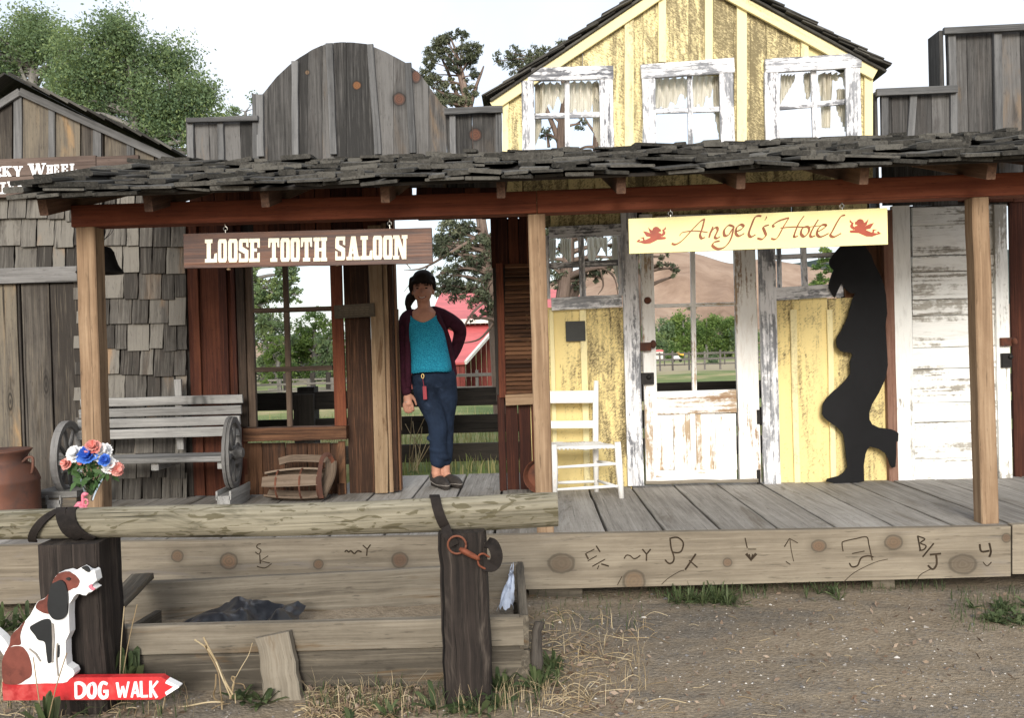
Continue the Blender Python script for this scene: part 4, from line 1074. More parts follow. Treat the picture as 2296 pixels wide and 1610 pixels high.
# ------------------------------------------------------------------ grey stepped front and white panelled door at the right
def right_front():
    t = thing('stepped_false_front', 'grey stepped false front with boxed ends and a white panelled door at the right', 'false front', (W(2150, 1080, FY)[0], FY, DK))
    mb = MB()
    for a, b in ((1976, 2000), (2000, 2045), (2045, 2090), (2090, 2145)): vboards(mb, a, b, 460, 203, 1, FY + .012, FY + .036, gap=.8)
    for a, b in ((2125, 2170), (2170, 2235), (2235, 2290), (2290, 2360), (2360, 2430)): vboards(mb, a, b, 460, 62, 1, FY + .05, FY + .075, gap=.8)
    mb.build('front_boards', M['grey'], t)
    mb = MB()
    for x, y0, y1, dx in ((1984, 208, 310, 0), (2049, 208, 310, -7), (2139, 205, 310, 0)): slant(mb, (x, y0), (x + dx, y1), 15, FY - .018, FY + .008, seg=4)
    for x, y0, y1 in ((2134, 70, 205), (2237, 70, 300), (2360, 68, 300)): slant(mb, (x, y0), (x + 3, y1), 17, FY + .012, FY + .046, seg=5)
    mb.build('batten', M['batten'], t)
    mb = MB()
    slant(mb, (1966, 206), (2147, 198), 16, FY - .05, FY - .02, seg=5); slant(mb, (2117, 68), (2440, 52), 15, FY - .02, FY + .01, seg=5)
    a, b, z0, z1 = RX(1964, 196, 1976, 206, FY); mb.box(a, a + .03, FY - .02, FY + .13, z0 - .03, z1 - .02, 'y')
    mb.build('cap_board', M['batten'], t)
    mb = MB()
    a, b, z0, z1 = RX(1964, 210, 1972, 470, FY); mb.box(a, a + .022, FY + .012, FY + .14, z0, z1)
    a, b, z0, z1 = RX(2111, 66, 2120, 470, FY); mb.box(a, a + .03, FY + .012, FY + .19, z0, z1)
    mb.build('boxed_end', M['grey'], t)
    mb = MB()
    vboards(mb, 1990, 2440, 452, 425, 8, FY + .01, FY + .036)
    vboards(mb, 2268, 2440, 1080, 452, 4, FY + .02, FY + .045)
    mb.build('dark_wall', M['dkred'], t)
    d = MB(); YA, YB = FY - .03, FY + .012
    rect(d, 2006, 461, 2046, 1080, YA, YB, seg=8, jit=.0015); rect(d, 2234, 458, 2263, 1074, YA, YB, seg=8, jit=.0015)
    dd = d.build('panelled_door', M['clapwhite'], t)
    d = MB(); rect(d, 2040, 458, 2240, 1079, FY + .021, FY + .035, seg=2, Y=FY); d.build('panel_gap_backing', M['planter'], dd)  # added backing that stops background light between the door panels
    d = MB(); ys = [461, 502, 547, 570, 655, 673, 708, 775, 789, 835, 845, 912, 945, 1040, 1077]
    ys = [461, 503, 572, 608, 670, 706, 778, 826, 902, 946, 1028, 1077]
    for k, (a, b) in enumerate(zip(ys, ys[1:])):
        dep = -.012 if k % 2 == 0 else .0
        rect(d, 2045.5, a + .6, 2234.5, b - .6, FY + dep, FY + .02, 'x', seg=6, jit=.0012, ch=.006)
    d.build('door_panel', M['clapwhite'], dd)
    d = MB(); rect(d, 2245, 757, 2269, 776, FY - .06, FY - .03, ch=.006); x, z = W(2262, 766, FY); d.ell((x, FY - .06, z), (.02, .03, .028))
    d.build('door_latch', M['rust'], dd)
    d = MB(); rect(d, 2246, 792, 2269, 824, FY - .055, FY - .03, ch=.004); x, z = W(2255, 800, FY); d.ell((x, FY - .058, z), (.017, .012, .017)); d.build('rim_lock', M['iron'], dd)
right_front()

# ------------------------------------------------------------------ porch: posts, beams, rafters, shakes
PY = 4.71
def porch():
    t = thing('porch_roof', 'mossy shake porch roof on red brown beams and three square fir posts', 'porch', (W(1205, 1180, PY)[0], PY, DK))
    def post(x0t, x1t, yt, x0b, x1b, yb, label, w):
        mb = MB()
        (xa, za) = W((x0t + x1t) / 2, yt, PY); (xb, _) = W((x0b + x1b) / 2, yb, PY)
        mb.beam((xb, PY + w / 2, DK), (xa, PY + w / 2, za), w, w, up=(0, 1, 0), seg=10, jit=.0012, ch=.006)
        mb.build('post', M['fir'], t, label=label)
    post(170, 210, 508, 189, 229, 1141, 'left porch post, leaning', .108)
    post(1182, 1222, 480, 1203, 1240, 1165, None, .094)
    post(2180, 2216, 440, 2203, 2239, 1171, None, .092)
    for a, b, yt, yb in (((-330), 0, 0, 0),):
        pass
    mb = MB()
    (x0, z0) = W(162, 485, PY); (x1, z1) = W(1203, 453.5, PY); (x2, z2) = W(2760, 394, PY)
    mb.beam((x0, PY + .045, z0), (x1 - .002, PY + .045, z1), .115, .12, up=(0, 0, 1), seg=10, jit=.001, ch=.004)
    mb.build('beam', M['beam'], t)
    mb = MB(); mb.beam((x1 + .002, PY + .043, z1), (x2, PY + .043, z2), .115, .122, up=(0, 0, 1), seg=10, jit=.001, ch=.004)
    mb.build('beam', M['beam'], t)
    # slope of the roof
    def zr(x, y):      # underside of the deck boards
        zb = z1 + (x - x1) * (z2 - z1) / (x2 - x1) + .061     # beam top
        return zb + .088 + (y - PY) * .285
    YE = 4.36
    for i, px in enumerate((95, 330, 593, 862, 1122, 1393, 1662, 1938, 2224, 2480, 2740)):
        mb = MB(); Y0 = YE + .10; x = W(px, 430, Y0)[0]
        mb.beam((x, Y0, zr(x, Y0) - .046), (x, FY + .0, zr(x, FY) - .046), .045, .09, up=(0, 0, 1), seg=4, jit=.001)
        mb.build('rafter', M['rafter'], t)
    xl = W(45, 400, YE)[0]; xr = W(2760, 330, YE)[0]
    mb = MB(); y = YE + .03
    while y < FY + .05:
        w = rng.uniform(.13, .17)
        a = Vector((xl + rng.uniform(0, .04), y + w / 2, zr(xl, y + w / 2) + .008)); b = Vector((xr, y + w / 2, zr(xr, y + w / 2) + .008))
        mb.beam(a, b, w * 1.03, .018, up=(0, -.285, 1), seg=2)
        y += w
    mb.build('roof_sheathing', M['fence'], t)
    mb = MB(); nrm0 = Vector((0, -.285, 1)).normalized()
    rows = 9; ex = (FY - YE) / rows
    for r in range(rows):
        x = xl - rng.uniform(.02, .12)
        while x < xr:
            w = rng.choice((.09, .12, .15, .18, .22, .26)) * rng.uniform(.85, 1.15)
            th = rng.choice((.012, .016, .02, .024, .03)) * rng.uniform(.85, 1.2)
            y0 = YE + r * ex - .05 + rng.uniform(-.05, .035)
            Ln = rng.uniform(.40, .50) if r < rows - 1 else .3
            lift = rng.uniform(0, .012) + (.018 if rng.random() < .10 else 0)
            x2_ = x + w / 2; y1 = min(y0 + Ln, FY - .005)
            p0 = Vector((x2_ + rng.uniform(-.012, .012), y0, zr(x2_, y0) + .04 + lift + th / 2))
            p1 = Vector((x2_ + rng.uniform(-.02, .02), y1, zr(x2_, y1) + .024))
            roll = rng.gauss(0, .05)
            if rng.random() < .93:
                mb.beam(p0, p1, w - rng.uniform(.002, .012), th, up=nrm0 + Vector((roll, 0, 0)), t1=.008, seg=4, jit=.006, ch=.007)
            x += w
        for _ in range(2):          # shakes piled up along the left rake
            y0 = YE + r * ex - .05 + rng.uniform(-.04, .04); w = rng.uniform(.2, .34); x2_ = xl + rng.uniform(.0, .26); y1 = min(y0 + .42, FY - .01); z_ = .075 + rng.uniform(0, .03)
            mb.beam((x2_, y0, zr(x2_, y0) + z_), (x2_ + .02, y1, zr(x2_, y1) + .06), w, rng.uniform(.018, .03), up=nrm0 + Vector((rng.gauss(0, .1), 0, 0)), t1=.01, seg=4, jit=.006, ch=.006)
        if r == 0:              # doubled starter course
            x = xl - .05
            while x < xr:
                w = rng.uniform(.1, .24); y0 = YE - .03 + rng.uniform(-.03, .03); x2_ = x + w / 2
                if rng.random() < .85:
                    mb.beam((x2_, y0, zr(x2_, y0) + .026 + rng.uniform(-.004, .006)), (x2_, y0 + .4, zr(x2_, y0 + .4) + .022), w - .006, rng.uniform(.012, .022), up=nrm0 + Vector((rng.gauss(0, .05), 0, 0)), t1=.008, seg=2, jit=.002)
                x += w
    mb.build('roof_shakes', M['shake'], t)
porch()
# ------------------------------------------------------------------ hanging signs
def hook(t, px, y0, y1, Y):
    mb = MB(); P = [W3(px - 1, y0, Y), W3(px, (y0 * 2 + y1) / 3, Y)]
    c = W3(px, (y0 + y1) / 2 + 1, Y); r = .011
    mb.tube(P, .0028, 6)
    mb.tube([c + Vector((math.sin(a) * r, .003 * math.sin(a * .5), math.cos(a) * r)) for a in [i * math.pi / 6 for i in range(13)]], .0026, 6)
    mb.tube([W3(px, (y0 + 2 * y1) / 3, Y), W3(px + 1, y1 + 2, Y)], .0028, 6)
    mb.build('hook', M['steel'], t)
def plank(mb, pts, y0, y1, n=16, jit=.8):
    """sign board with slightly wavy edges"""
    (a, b, c, d) = pts
    top = [(a[0] + (b[0] - a[0]) * i / n, a[1] + (b[1] - a[1]) * i / n + rng.gauss(0, jit * .3)) for i in range(n + 1)]
    bot = [(c[0] + (d[0] - c[0]) * i / n, c[1] + (d[1] - c[1]) * i / n + rng.gauss(0, jit * .3)) for i in range(n + 1)]
    mb.poly([W(*p, y0) for p in top + bot], y0, y1, grain='x')
def saloon_sign():
    Y = 4.74
    x, z = W(690, 510, Y); t = thing('saloon_sign', 'dark burnt wood sign with cream letters reading LOOSE TOOTH SALOON hung from the beam', 'sign', (x, Y, z))
    mb = MB(); plank(mb, [(411, 524), (967, 510.5), (969.6, 590), (412.6, 601)], Y, Y + .03); mb.build('sign_board', M['saloonsign'], t)
    mb = MB()
    def row(word, xs, yt0, yb0, yt1, yb1, X0, X1):
        for ch, (a, b) in zip(word, xs):
            k0 = (a - X0) / (X1 - X0)
            yt = yt0 + (yt1 - yt0) * k0; yb = yb0 + (yb1 - yb0) * k0
            slabtext(mb, ch, a, yt, b, yb, Y, -.02, .004)
    row('LOOSE', [(460, 487), (489, 509), (512, 533), (536, 557.5), (558.5, 583)], 537, 589, 529, 584, 460, 913)
    row('TOOTH', [(602, 626.5), (629, 650), (651.5, 672.5), (675, 700), (703, 733.5)], 537, 589, 529, 584, 460, 913)
    row('SALOON', [(752, 774), (777, 807.5), (808.5, 835), (836, 857), (859, 880), (881.5, 913.5)], 537, 589, 527, 581, 460, 913)
    mb.build('lettering', M['cream'], t)
    hook(t, 505, 500, 523, Y + .015); hook(t, 873, 488, 512, Y + .015)
    mb = MB()
    for px, py in ((511, 603), (755, 594)): mb.ell((W(px, py, Y)[0], Y + .012, W(px, py, Y)[1]), (.012, .01, .008))
    mb.build('knot_stub', M['tanpost'], t)
def hotel_sign():
    Y = 4.72
    x, z = W(1700, 480, Y); t = thing('hotel_sign', 'pale yellow sign with russet script reading Angels Hotel between two painted cherubs', 'sign', (x, Y, z))
    mb = MB(); plank(mb, [(1408.5, 490.5), (1988.5, 466), (1990, 547.6), (1410.8, 568.7)], Y, Y + .022, jit=.3); mb.build('sign_board', M['hotelsign'], t)
    mb = MB()
    nib = lambda lo, hi, an=.75: (lambda a, t_: lo + (hi - lo) * abs(math.sin(a - an)) ** 1.3 * (.45 + .55 * math.sin(math.pi * min(max(t_, .02), .98)) ** .5))
    S = lambda pts, lo=1.9, hi=7.2: stroke(mb, pts, nib(lo, hi), Y, .0016, 7)
    S([(1505, 546), (1515, 547.5), (1530, 538), (1553, 513), (1570, 496), (1579, 491)]); S([(1579, 490), (1574, 511), (1569, 526), (1572, 534), (1580, 532)], 1.5, 7)
    S([(1523, 529), (1530, 521), (1558, 517.5), (1586, 521)], 1.3, 3.4)
    S([(1598, 508), (1592, 522), (1589, 533)]); S([(1590, 527), (1598, 514), (1606, 510), (1608, 517), (1602, 531), (1607, 534), (1614, 530)])
    S([(1644, 508), (1633, 505), (1623, 516), (1624, 528), (1633, 526), (1642, 512)]); S([(1645, 507), (1638, 535), (1625, 553), (1609, 558), (1597, 551), (1601, 543), (1613, 540)])
    S([(1650, 519), (1661, 514), (1666, 507), (1660, 503.5), (1651, 510), (1649, 523), (1656, 529), (1668, 523)])
    S([(1706, 484), (1693, 486), (1684, 505), (1678, 524), (1683, 531), (1693, 526)])
    S([(1718, 485), (1717, 489), (1714, 494)], 1, 4)
    S([(1723, 504), (1711, 509), (1714, 520), (1716, 528), (1708, 536), (1697, 534)])
    S([(1728, 535), (1741, 534), (1757, 506), (1768, 489)], 1.4, 6.6); S([(1768, 488), (1746, 495), (1732.6, 504), (1735, 509)])
    S([(1802, 484), (1790, 501), (1781, 523), (1780, 531), (1788, 529)], 1.4, 6.6); S([(1749, 511), (1779, 508.5), (1808, 509.5)], 1.2, 3.6)
    S([(1808, 507), (1798, 512), (1795, 524), (1802, 530), (1811, 522), (1813, 512), (1808, 507)])
    S([(1834, 492), (1822, 512), (1816, 525.5), (1818.5, 531), (1827, 528)]); S([(1815, 508.5), (1840, 505.5)], 1.2, 3)
    S([(1832, 520), (1847, 511), (1851, 505), (1842, 504.5), (1833, 514), (1831, 525), (1839, 531), (1857, 523)])
    S([(1894, 482), (1885, 485), (1876, 498), (1866, 517), (1861, 527), (1869, 531), (1885, 523)])
    mb.build('lettering', M['script'], t)
    def cherub(ox, oy, s, flip):
        mb = MB(); f = (lambda a, b: (ox + (265 - (a - 1325) if flip else a - 1325) * s, oy + (b - 420) * s - (a - 1457) * .03 * s * (-1 if flip else 1)))
        def pg(*pts, e=.0):
            mb.poly([W(*f(a, b), Y) for a, b in pts], Y - .0016 - e, Y + .001)
        pg((1462, 478), (1500, 470), (1545, 482), (1552, 506), (1524, 535), (1490, 552), (1450, 570), (1400, 574), (1362, 560), (1352, 548), (1400, 540), (1450, 518))
        pg((1325, 552), (1348, 530), (1362, 536), (1350, 548), (1392, 552), (1392, 566), (1345, 556), e=.0002)
        pg((1358, 516), (1396, 512), (1398, 534), (1424, 546), (1402, 556), (1384, 540), (1382, 524), e=.0004)
        pg((1430, 424), (1452, 446), (1482, 462), (1478, 492), (1446, 474), e=.0003)
        pg((1385, 458), (1420, 466), (1466, 486), (1462, 514), (1416, 506), e=.0005)
        n = 14; pg(*[(1502 + 33 * math.cos(i * 2 * math.pi / n), 453 + 31 * math.sin(i * 2 * math.pi / n)) for i in range(n)], e=.0006)
        pg((1528, 440), (1544, 446), (1546, 466), (1528, 470), e=.0007)
        pg((1540, 498), (1562, 478), (1556, 452), (1570, 446), (1588, 425), (1590, 446), (1574, 456), (1586, 476), (1582, 494), (1556, 512), e=.0003)
        pg((1530, 512), (1584, 516), (1592, 526), (1578, 536), (1516, 540), e=.0005)
        mb.build('cherub_emblem', M['cherub'], t)
    cherub(1426, 508, .2508, False); cherub(1904, 490, .266, True)
    hook(t, 1502.5, 466, 489, Y + .012); hook(t, 1887, 450, 472, Y + .012)
saloon_sign(); hotel_sign()

# ------------------------------------------------------------------ bell behind the left post
def bell():
    Y = 5.2; x, z = W(224, 613, Y)
    t = thing('porch_bell', 'dark iron bell half hidden behind the leaning left porch post', 'bell', (x, Y, z))
    mb = MB(); prof = [(.128, 0), (.135, .004), (.131, .012), (.105, .05), (.092, .09), (.083, .13), (.065, .155), (.03, .167), (0, .168)]
    mb.lathe(prof, (x, Y, z), 28); mb.lathe([(.122, .003), (.098, .045), (.085, .09), (.055, .145)], (x, Y, z), 28); mb.build('bell_body', M['iron'], t, smooth=True)
    mb = MB(); mb.tube([(x, Y, z + .17), (x + .01, Y, z + .3), (x + .05, Y + .02, z + .56)], .009, 6)
    for k in range(4):
        a = rng.uniform(0, 6)
        mb.tube(spline([(x + .03, Y, z + .2), (x + .06 + .03 * math.cos(a), Y, z + .26), (x + .07, Y + .02 * math.sin(a), z + .33), (x + .04 + .02 * k, Y, z + .42)], 5), .0018, 4)
    mb.build('hanger', M['iron'], t)
    mb = MB(); mb.tube([(x, Y, z + .1), (x, Y, z + .02)], .006, 6); mb.ell((x, Y, z + .008), (.02, .02, .02)); mb.build('clapper', M['iron'], t)
bell()

# ------------------------------------------------------------------ wagon wheel bench
def bench():
    xl = W(156, 1040, 5.9)[0]; xr = W(523, 1015, 5.9)[0]; yc = 5.88; zc = W(523, 1015, 5.9)[1]; r = .25
    t = thing('wagon_wheel_bench', 'grey slatted bench with wagon wheel arms standing against the shingle wall', 'bench', ((xl + xr) / 2, yc, DK))
    for xx in (xl, xr):
        zw = zc
        mb = MB(); n = 30
        vs = []; gs = []
        for i in range(n):
            a = 2 * math.pi * i / n
            for (rr, dx) in ((r, -.024), (r, .024), (r - .042, .022), (r - .042, -.022)):
                j = rng.gauss(0, .0012)
                vs.append((xx + dx + j - math.sin(.14) * math.cos(a) * rr, yc + math.cos(.14) * math.cos(a) * (rr + j), zw + math.sin(a) * (rr + j))); gs.append((a * r, dx, rr - r))
        fs = [(i * 4 + k, i * 4 + (k + 1) % 4, ((i + 1) % n) * 4 + (k + 1) % 4, ((i + 1) % n) * 4 + k) for i in range(n) for k in range(4)]
        mb.add(vs, fs, gs); w = mb.build('wheel', M['wheel'], t)
        for i in range(8):
            mb = MB(); a = 2 * math.pi * i / 8 + .2; d = Vector((-math.sin(.14) * math.cos(a), math.cos(.14) * math.cos(a), math.sin(a)))
            c = Vector((xx, yc, zw)); mb.tube([c + d * .03, c + d * .12, c + d * (r - .035)], [.013, .015, .011], 7); mb.build('spoke', M['wheel'], w, smooth=True)
        mb = MB(); mb.lathe([(0, -.06), (.03, -.06), (.036, -.045), (.05, -.03), (.052, .03), (.038, .045), (.032, .075), (0, .078)], (xx, yc, zw), 14, axis='x'); mb.build('hub', M['wheel'], w)
        mb = MB(); mb.beam((xx, yc - .2, DK + .05), (xx, yc + .22, DK + .05), .085, .095, seg=3, jit=.001); mb.build('foot', M['bench'], t)
        mb = MB()
        for s in (-1, 1): mb.beam((xx + s * .045, yc - .2, DK + .1), (xx + s * .045, yc + .2, DK + .1), .012, .06, seg=2)
        mb.build('foot_cleat', M['bench'], t)
    x0, x1 = xl + .02, xr - .0
    for k, (ya, yb) in enumerate(((887, 906), (911, 930), (934, 954), (958, 979))):
        mb = MB(); Y = 6.1 - k * .022
        z0 = W(383, yb + 2, Y)[1]; z1 = W(383, ya + 2, Y)[1]
        mb.beam((x0 - .03, Y, (z0 + z1) / 2), (x1 + .01 - .004 * k, Y, (z0 + z1) / 2), .024, (z1 - z0), up=(0, -.18, 1), seg=8, jit=.0012, ch=.004); mb.build('back_slat', M['bench'], t)
    zs = W(400, 1031, 5.68)[1]
    for k in range(4):
        mb = MB(); Y = 5.70 + k * .092
        mb.beam((x0, Y, zs - .004 * k), (x1, Y, zs - .004 * k), .084, .036, seg=8, jit=.001, ch=.005); mb.build('seat_slat', M['bench'], t)
    mb = MB(); xm = (x0 + x1) / 2 + .1; mb.beam((xm, 6.14, zs + .02), (xm, 6.13, zs + .52), .05, .03, up=(0, 1, 0)); mb.build('back_brace', M['bench'], t)
    mb = MB(); mb.beam((xm, 5.70, zs - .045), (xm, 6.05, zs - .05), .05, .05); mb.build('seat_brace', M['bench'], t)
    for xx in (x0 + .02, x1 - .02):
        mb = MB(); mb.beam((xx, 5.70, zs - .045), (xx, 6.05, zs - .05), .04, .05); mb.build('seat_rail', M['bench'], t)
bench()

# ------------------------------------------------------------------ milk can
def milk_can():
    Y = 5.45; x, _ = W(6, 1080, Y)
    t = thing('milk_can', 'rusty metal milk can with loop handles standing by the weathered boards', 'milk can', (x, Y, DK))
    h = lambda py: W(20, py, Y)[1] - DK
    b = h(1078)
    prof = [(0, .0), (.205, .0), (.212, .01), (.214, .05), (.212, b * .5), (.212, b - .01), (.216, b), (.212, b + .012), (.2, h(1062)), (.175, h(1046)), (.145, h(1038)), (.14, h(1032)), (.15, h(1020)), (.168, h(1013)), (.176, h(1009)), (.17, h(1008)), (.1, h(1012)), (0, h(1012))]
    mb = MB(); mb.lathe(prof, (x, Y, DK), 40); mb.build('can_body', M['canrust'], t, smooth=True)
    for s in (1, -1):
        mb = MB(); zb = DK + h(1040)
        mb.tube(spline([(x + s * .145, Y - .02, zb + .012), (x + s * .185, Y - .03, zb + .04), (x + s * .215, Y - .03, zb + .035), (x + s * .215, Y - .03, zb - .02), (x + s * .2, Y - .02, zb - .06)], 6), .009, 8)
        mb.build('handle', M['canrust'], t, smooth=True)
    return
milk_can()
def step_box():
    Y = 5.7
    a, b, z0, z1 = RX(82, 1102, 172, 1185, Y)
    mb = MB(); mb.box(a, b, Y, Y + .3, DK, z1 - .045, 'x', seg=3, jit=.001); t = mb.build('wooden_step_box', M['greybrown'], None, base=((a + b) / 2, Y, DK))
    tag(t, 'low grey wooden box on the boardwalk between the milk can and the bench', 'box')
    mb = MB(); mb.box(a - .01, b + .01, Y - .012, Y + .31, z1 - .042, z1, 'x', seg=4, jit=.001); mb.build('lid', M['bench'], t)
step_box()

# ------------------------------------------------------------------ half barrel
def half_barrel():
    Y = 5.98
    x0, _ = W(594, 1090, Y); x1, _ = W(725, 1090, Y); zb = DK + .014
    L = x1 - x0; xc = (x0 + x1) / 2
    t = thing('broken_barrel', 'old broken barrel with grey staves and a rusty hoop lying below the saloon window', 'barrel', (xc, Y, DK))
    mb = MB(); R0 = .104
    for k in range(7):
        a = R(158 + k * 47)
        if k in (1, 4): continue
        P = []
        for i in range(9):
            s = -1 + 2 * i / 8
            rr = R0 * (1 - .16 * s * s) * (1.0 + .10 * s)
            P.append(Vector((xc + s * L / 2, Y + .02 + rr * math.cos(a), zb + R0 + rr * math.sin(a) * .92)))
        nr = Vector((0, math.cos(a), math.sin(a)))
        mb.ribbon(P, [(.085) * (1 - .2 * (-1 + 2 * i / 8) ** 2) for i in range(9)], .013, nr)
        if k % 1 == 0: pass
    o = mb.build('staves', M['oldbarrel'], t); 
    for xx, w in ((-.52, .012), (.30, .012), (.93, .03)):
        mb = MB(); rr = R0 * (1 - .16 * xx * xx) * (1 + .1 * xx) + .016
        P = [Vector((xc + xx * L / 2, Y + .02 + rr * math.cos(a), zb + R0 + rr * math.sin(a) * .92)) for a in [i * 2 * math.pi / 28 for i in range(29)]]
        N = [Vector((0, math.cos(a), math.sin(a))) for a in [i * 2 * math.pi / 28 for i in range(29)]]
        mb.ribbon(P, w, .003, N); mb.build('hoop', M['rust'], t)
    mb = MB(); P = [Vector((xc + L * .52, Y - .1, zb + .02)), Vector((xc + L * .5, Y - .11, zb + .15)), Vector((xc + L * .53, Y - .07, zb + .28)), Vector((xc + L * .62, Y - .04, zb + .31)), Vector((xc + L * .68, Y, zb + .25))]
    mb.ribbon(spline(P, 6), .03, .004, (0, -1, .2)); mb.build('loose_band', M['rust'], t)
    mb = MB(); mb.ribbon(spline([(xc - L * .28, Y + .06, zb + .255), (xc, Y + .06, zb + .275), (xc + L * .64, Y + .06, zb + .262)], 5), .05, .014, (0, -1, .4)); mb.ribbon(spline([(xc + L * .47, Y - .02, zb + .03), (xc + L * .62, Y, zb + .16), (xc + L * .64, Y + .02, zb + .255)], 5), .09, .014, (-.5, -1, .1)); mb.build('broken_stave', M['oldbarrel'], t)
half_barrel()

# ------------------------------------------------------------------ rusty pan behind the middle post
def pan():
    Y = 6.05; x, z = W(1212, 1074, Y); r = .118
    mb = MB(); mb.lathe([(0, .03), (r * .75, .03), (r, -.02), (r + .004, -.022), (r * .78, .036), (0, .036)], (x, Y, DK + r + .006), 28, axis='y')
    o = mb.build('rusty_pan', M['rust'], None, base=(x, Y, DK)); tag(o, 'round rusty pan leaning on the yellow boards behind the middle porch post', 'pan')
pan()

# ------------------------------------------------------------------ white chair
def chair():
    t = thing('ladderback_chair', 'worn white ladder back chair with a woven seat beside the middle porch post', 'chair', (W(1310, 1110, 5.9)[0], 5.9, DK))
    Yb, Yf = 6.06, 5.78
    xr = W(1336, 980, Yb)[0]; xl = W(1232, 980, Yb)[0] - .03
    fr = W(1388, 1060, Yf)[0]; fl = W(1243, 1060, Yf)[0]
    zt = W(1342, 855, Yb)[1]; zs = W(1350, 1004, Yf)[1]
    def leg(name, p, rad):
        mb = MB(); mb.tube(p, rad, 10); mb.build(name, M['chair'], t, smooth=True)
    for xx, s in ((xr, 1), (xl, -1)):
        leg('back_post', [(xx - .008, Yb, DK), (xx - .006, Yb, DK + .3), (xx + .004, Yb + .02, DK + .6), (xx + .016, Yb + .06, zt)], [.016, .021, .021, .017])
    leg('front_leg', [(fr + .01, Yf, DK), (fr, Yf, DK + .2), (fr - .006, Yf, zs + .035)], [.018, .024, .021])
    leg('front_leg', [(fl - .004, Yf, DK), (fl, Yf, DK + .2), (fl, Yf, zs + .03)], [.018, .023, .021])
    for ya, yb in ((877, 905), (944, 961)):
        mb = MB(); z0 = W(1290, yb, Yb)[1]; z1 = W(1290, ya, Yb)[1]; yy = Yb + .03 * ((ya < 900) + .4)
        mb.beam((xl, yy, (z0 + z1) / 2 + .004), (xr, yy, (z0 + z1) / 2 - .002), .016, z1 - z0, up=(0, .1, 1), seg=6, ch=.005, bow=.0); mb.build('back_slat', M['chair'], t)
    def rung(a, b, r=.011):
        mb = MB(); mb.tube([a, (Vector(a) + Vector(b)) / 2, b], [r * .8, r, r * .8], 8); mb.build('rung', M['chair'], t, smooth=True)
    rung((fl, Yf, W(1300, 1047, Yf)[1]), (fr, Yf, W(1380, 1040, Yf)[1])); rung((fl, Yf, W(1300, 1097, Yf)[1]), (fr, Yf, W(1380, 1090, Yf)[1]))
    rung((xr, Yb, W(1327, 1035, Yb)[1]), (fr, Yf, W(1386, 1042, Yf)[1]), .012); rung((xr, Yb, W(1327, 1078, Yb)[1]), (fr, Yf, W(1386, 1094, Yf)[1]), .012)
    rung((xl, Yb, W(1240, 1083, Yb)[1]), (xr, Yb, W(1325, 1080, Yb)[1]), .012); rung((xl, Yb, DK + .2), (fl, Yf, DK + .2))
    mb = MB(); n = 16      # woven rush seat
    for i in range(n):
        k = (i + .5) / n
        for lay in (0, 1):
            a = Vector((fl + (fr - fl) * k, Yf, zs)); b = Vector((xl + (xr - xl) * k, Yb, zs + .004))
            if lay: a = Vector((fl + (xl - fl) * k, Yf + (Yb - Yf) * k, zs + .004)); b = Vector((fr + (xr - fr) * k, Yf + (Yb - Yf) * k, zs))
            mid = (a + b) / 2 + Vector((0, 0, -.006 + .004 * (i % 2)))
            mb.tube([a, a * .75 + b * .25 + Vector((0, 0, .005)), mid, a * .25 + b * .75 + Vector((0, 0, .005)), b], .0105, 6)
    mb.build('woven_seat', M['chair'], t, smooth=True)
chair()

# ------------------------------------------------------------------ cowboy silhouette
def silhouette():
    pts = [(1915, 538), (1893, 543), (1881, 555), (1868, 570), (1859.5, 583), (1859, 592), (1863, 600), (1869, 605), (1864, 616), (1858.5, 634), (1858.5, 646), (1864.6, 659), (1871.5, 667.6), (1876, 656), (1879.6, 648), (1886.5, 634), (1896, 649), (1907, 657), (1917, 657.5),
           (1911, 671), (1905, 692), (1900, 710.6), (1893, 727), (1886, 741), (1876.5, 755), (1874.5, 767), (1877, 779), (1885, 788), (1896, 790), (1907, 791), (1911, 796), (1905, 811), (1906, 838.6), (1894.6, 853.6), (1880, 868), (1867, 879), (1852, 894), (1844.5, 906), (1843, 929), (1849, 938),
           (1859.5, 946.5), (1875, 957), (1884.6, 966.5), (1890, 974), (1892, 984), (1896, 1019), (1899.6, 1049), (1890, 1061), (1879.6, 1068), (1854.5, 1074), (1851.5, 1080.7), (1869.6, 1084), (1919.8, 1083), (1937, 1079.5), (1936, 1044), (1939.8, 1019), (1944, 1008), (1949.8, 1002), (1969.9, 1006.7), (1985, 1016.8),
           (1991, 1030), (1995, 1042), (2000, 1049.4), (2007, 1047), (2009, 1020), (2008.8, 990.5), (2013, 990), (2013.8, 971.6), (2006, 966), (1997.5, 962.8), (1969.9, 959), (1954.8, 951.6), (1949, 941), (1948.5, 925), (1954.8, 906.4), (1969.9, 881.3), (1985, 848.7), (1990, 818.6), (1988, 780), (1984.5, 730), (1988.6, 702.5), (1986, 661.7), (1982, 640),
           (1975, 621), (1960, 592), (1953, 572), (1942, 556), (1933, 545)]
    Y = FY - .075; mb = MB(); pixpoly(mb, pts, Y, Y + .013, .5, Y=Y)
    x, z = W(1900, 1083, Y); o = mb.build('cowboy_silhouette', M['black'], None, base=(x, Y, z)); tag(o, 'black plywood cutout of a leaning cowboy with one boot raised against the wall', 'cutout')
silhouette()

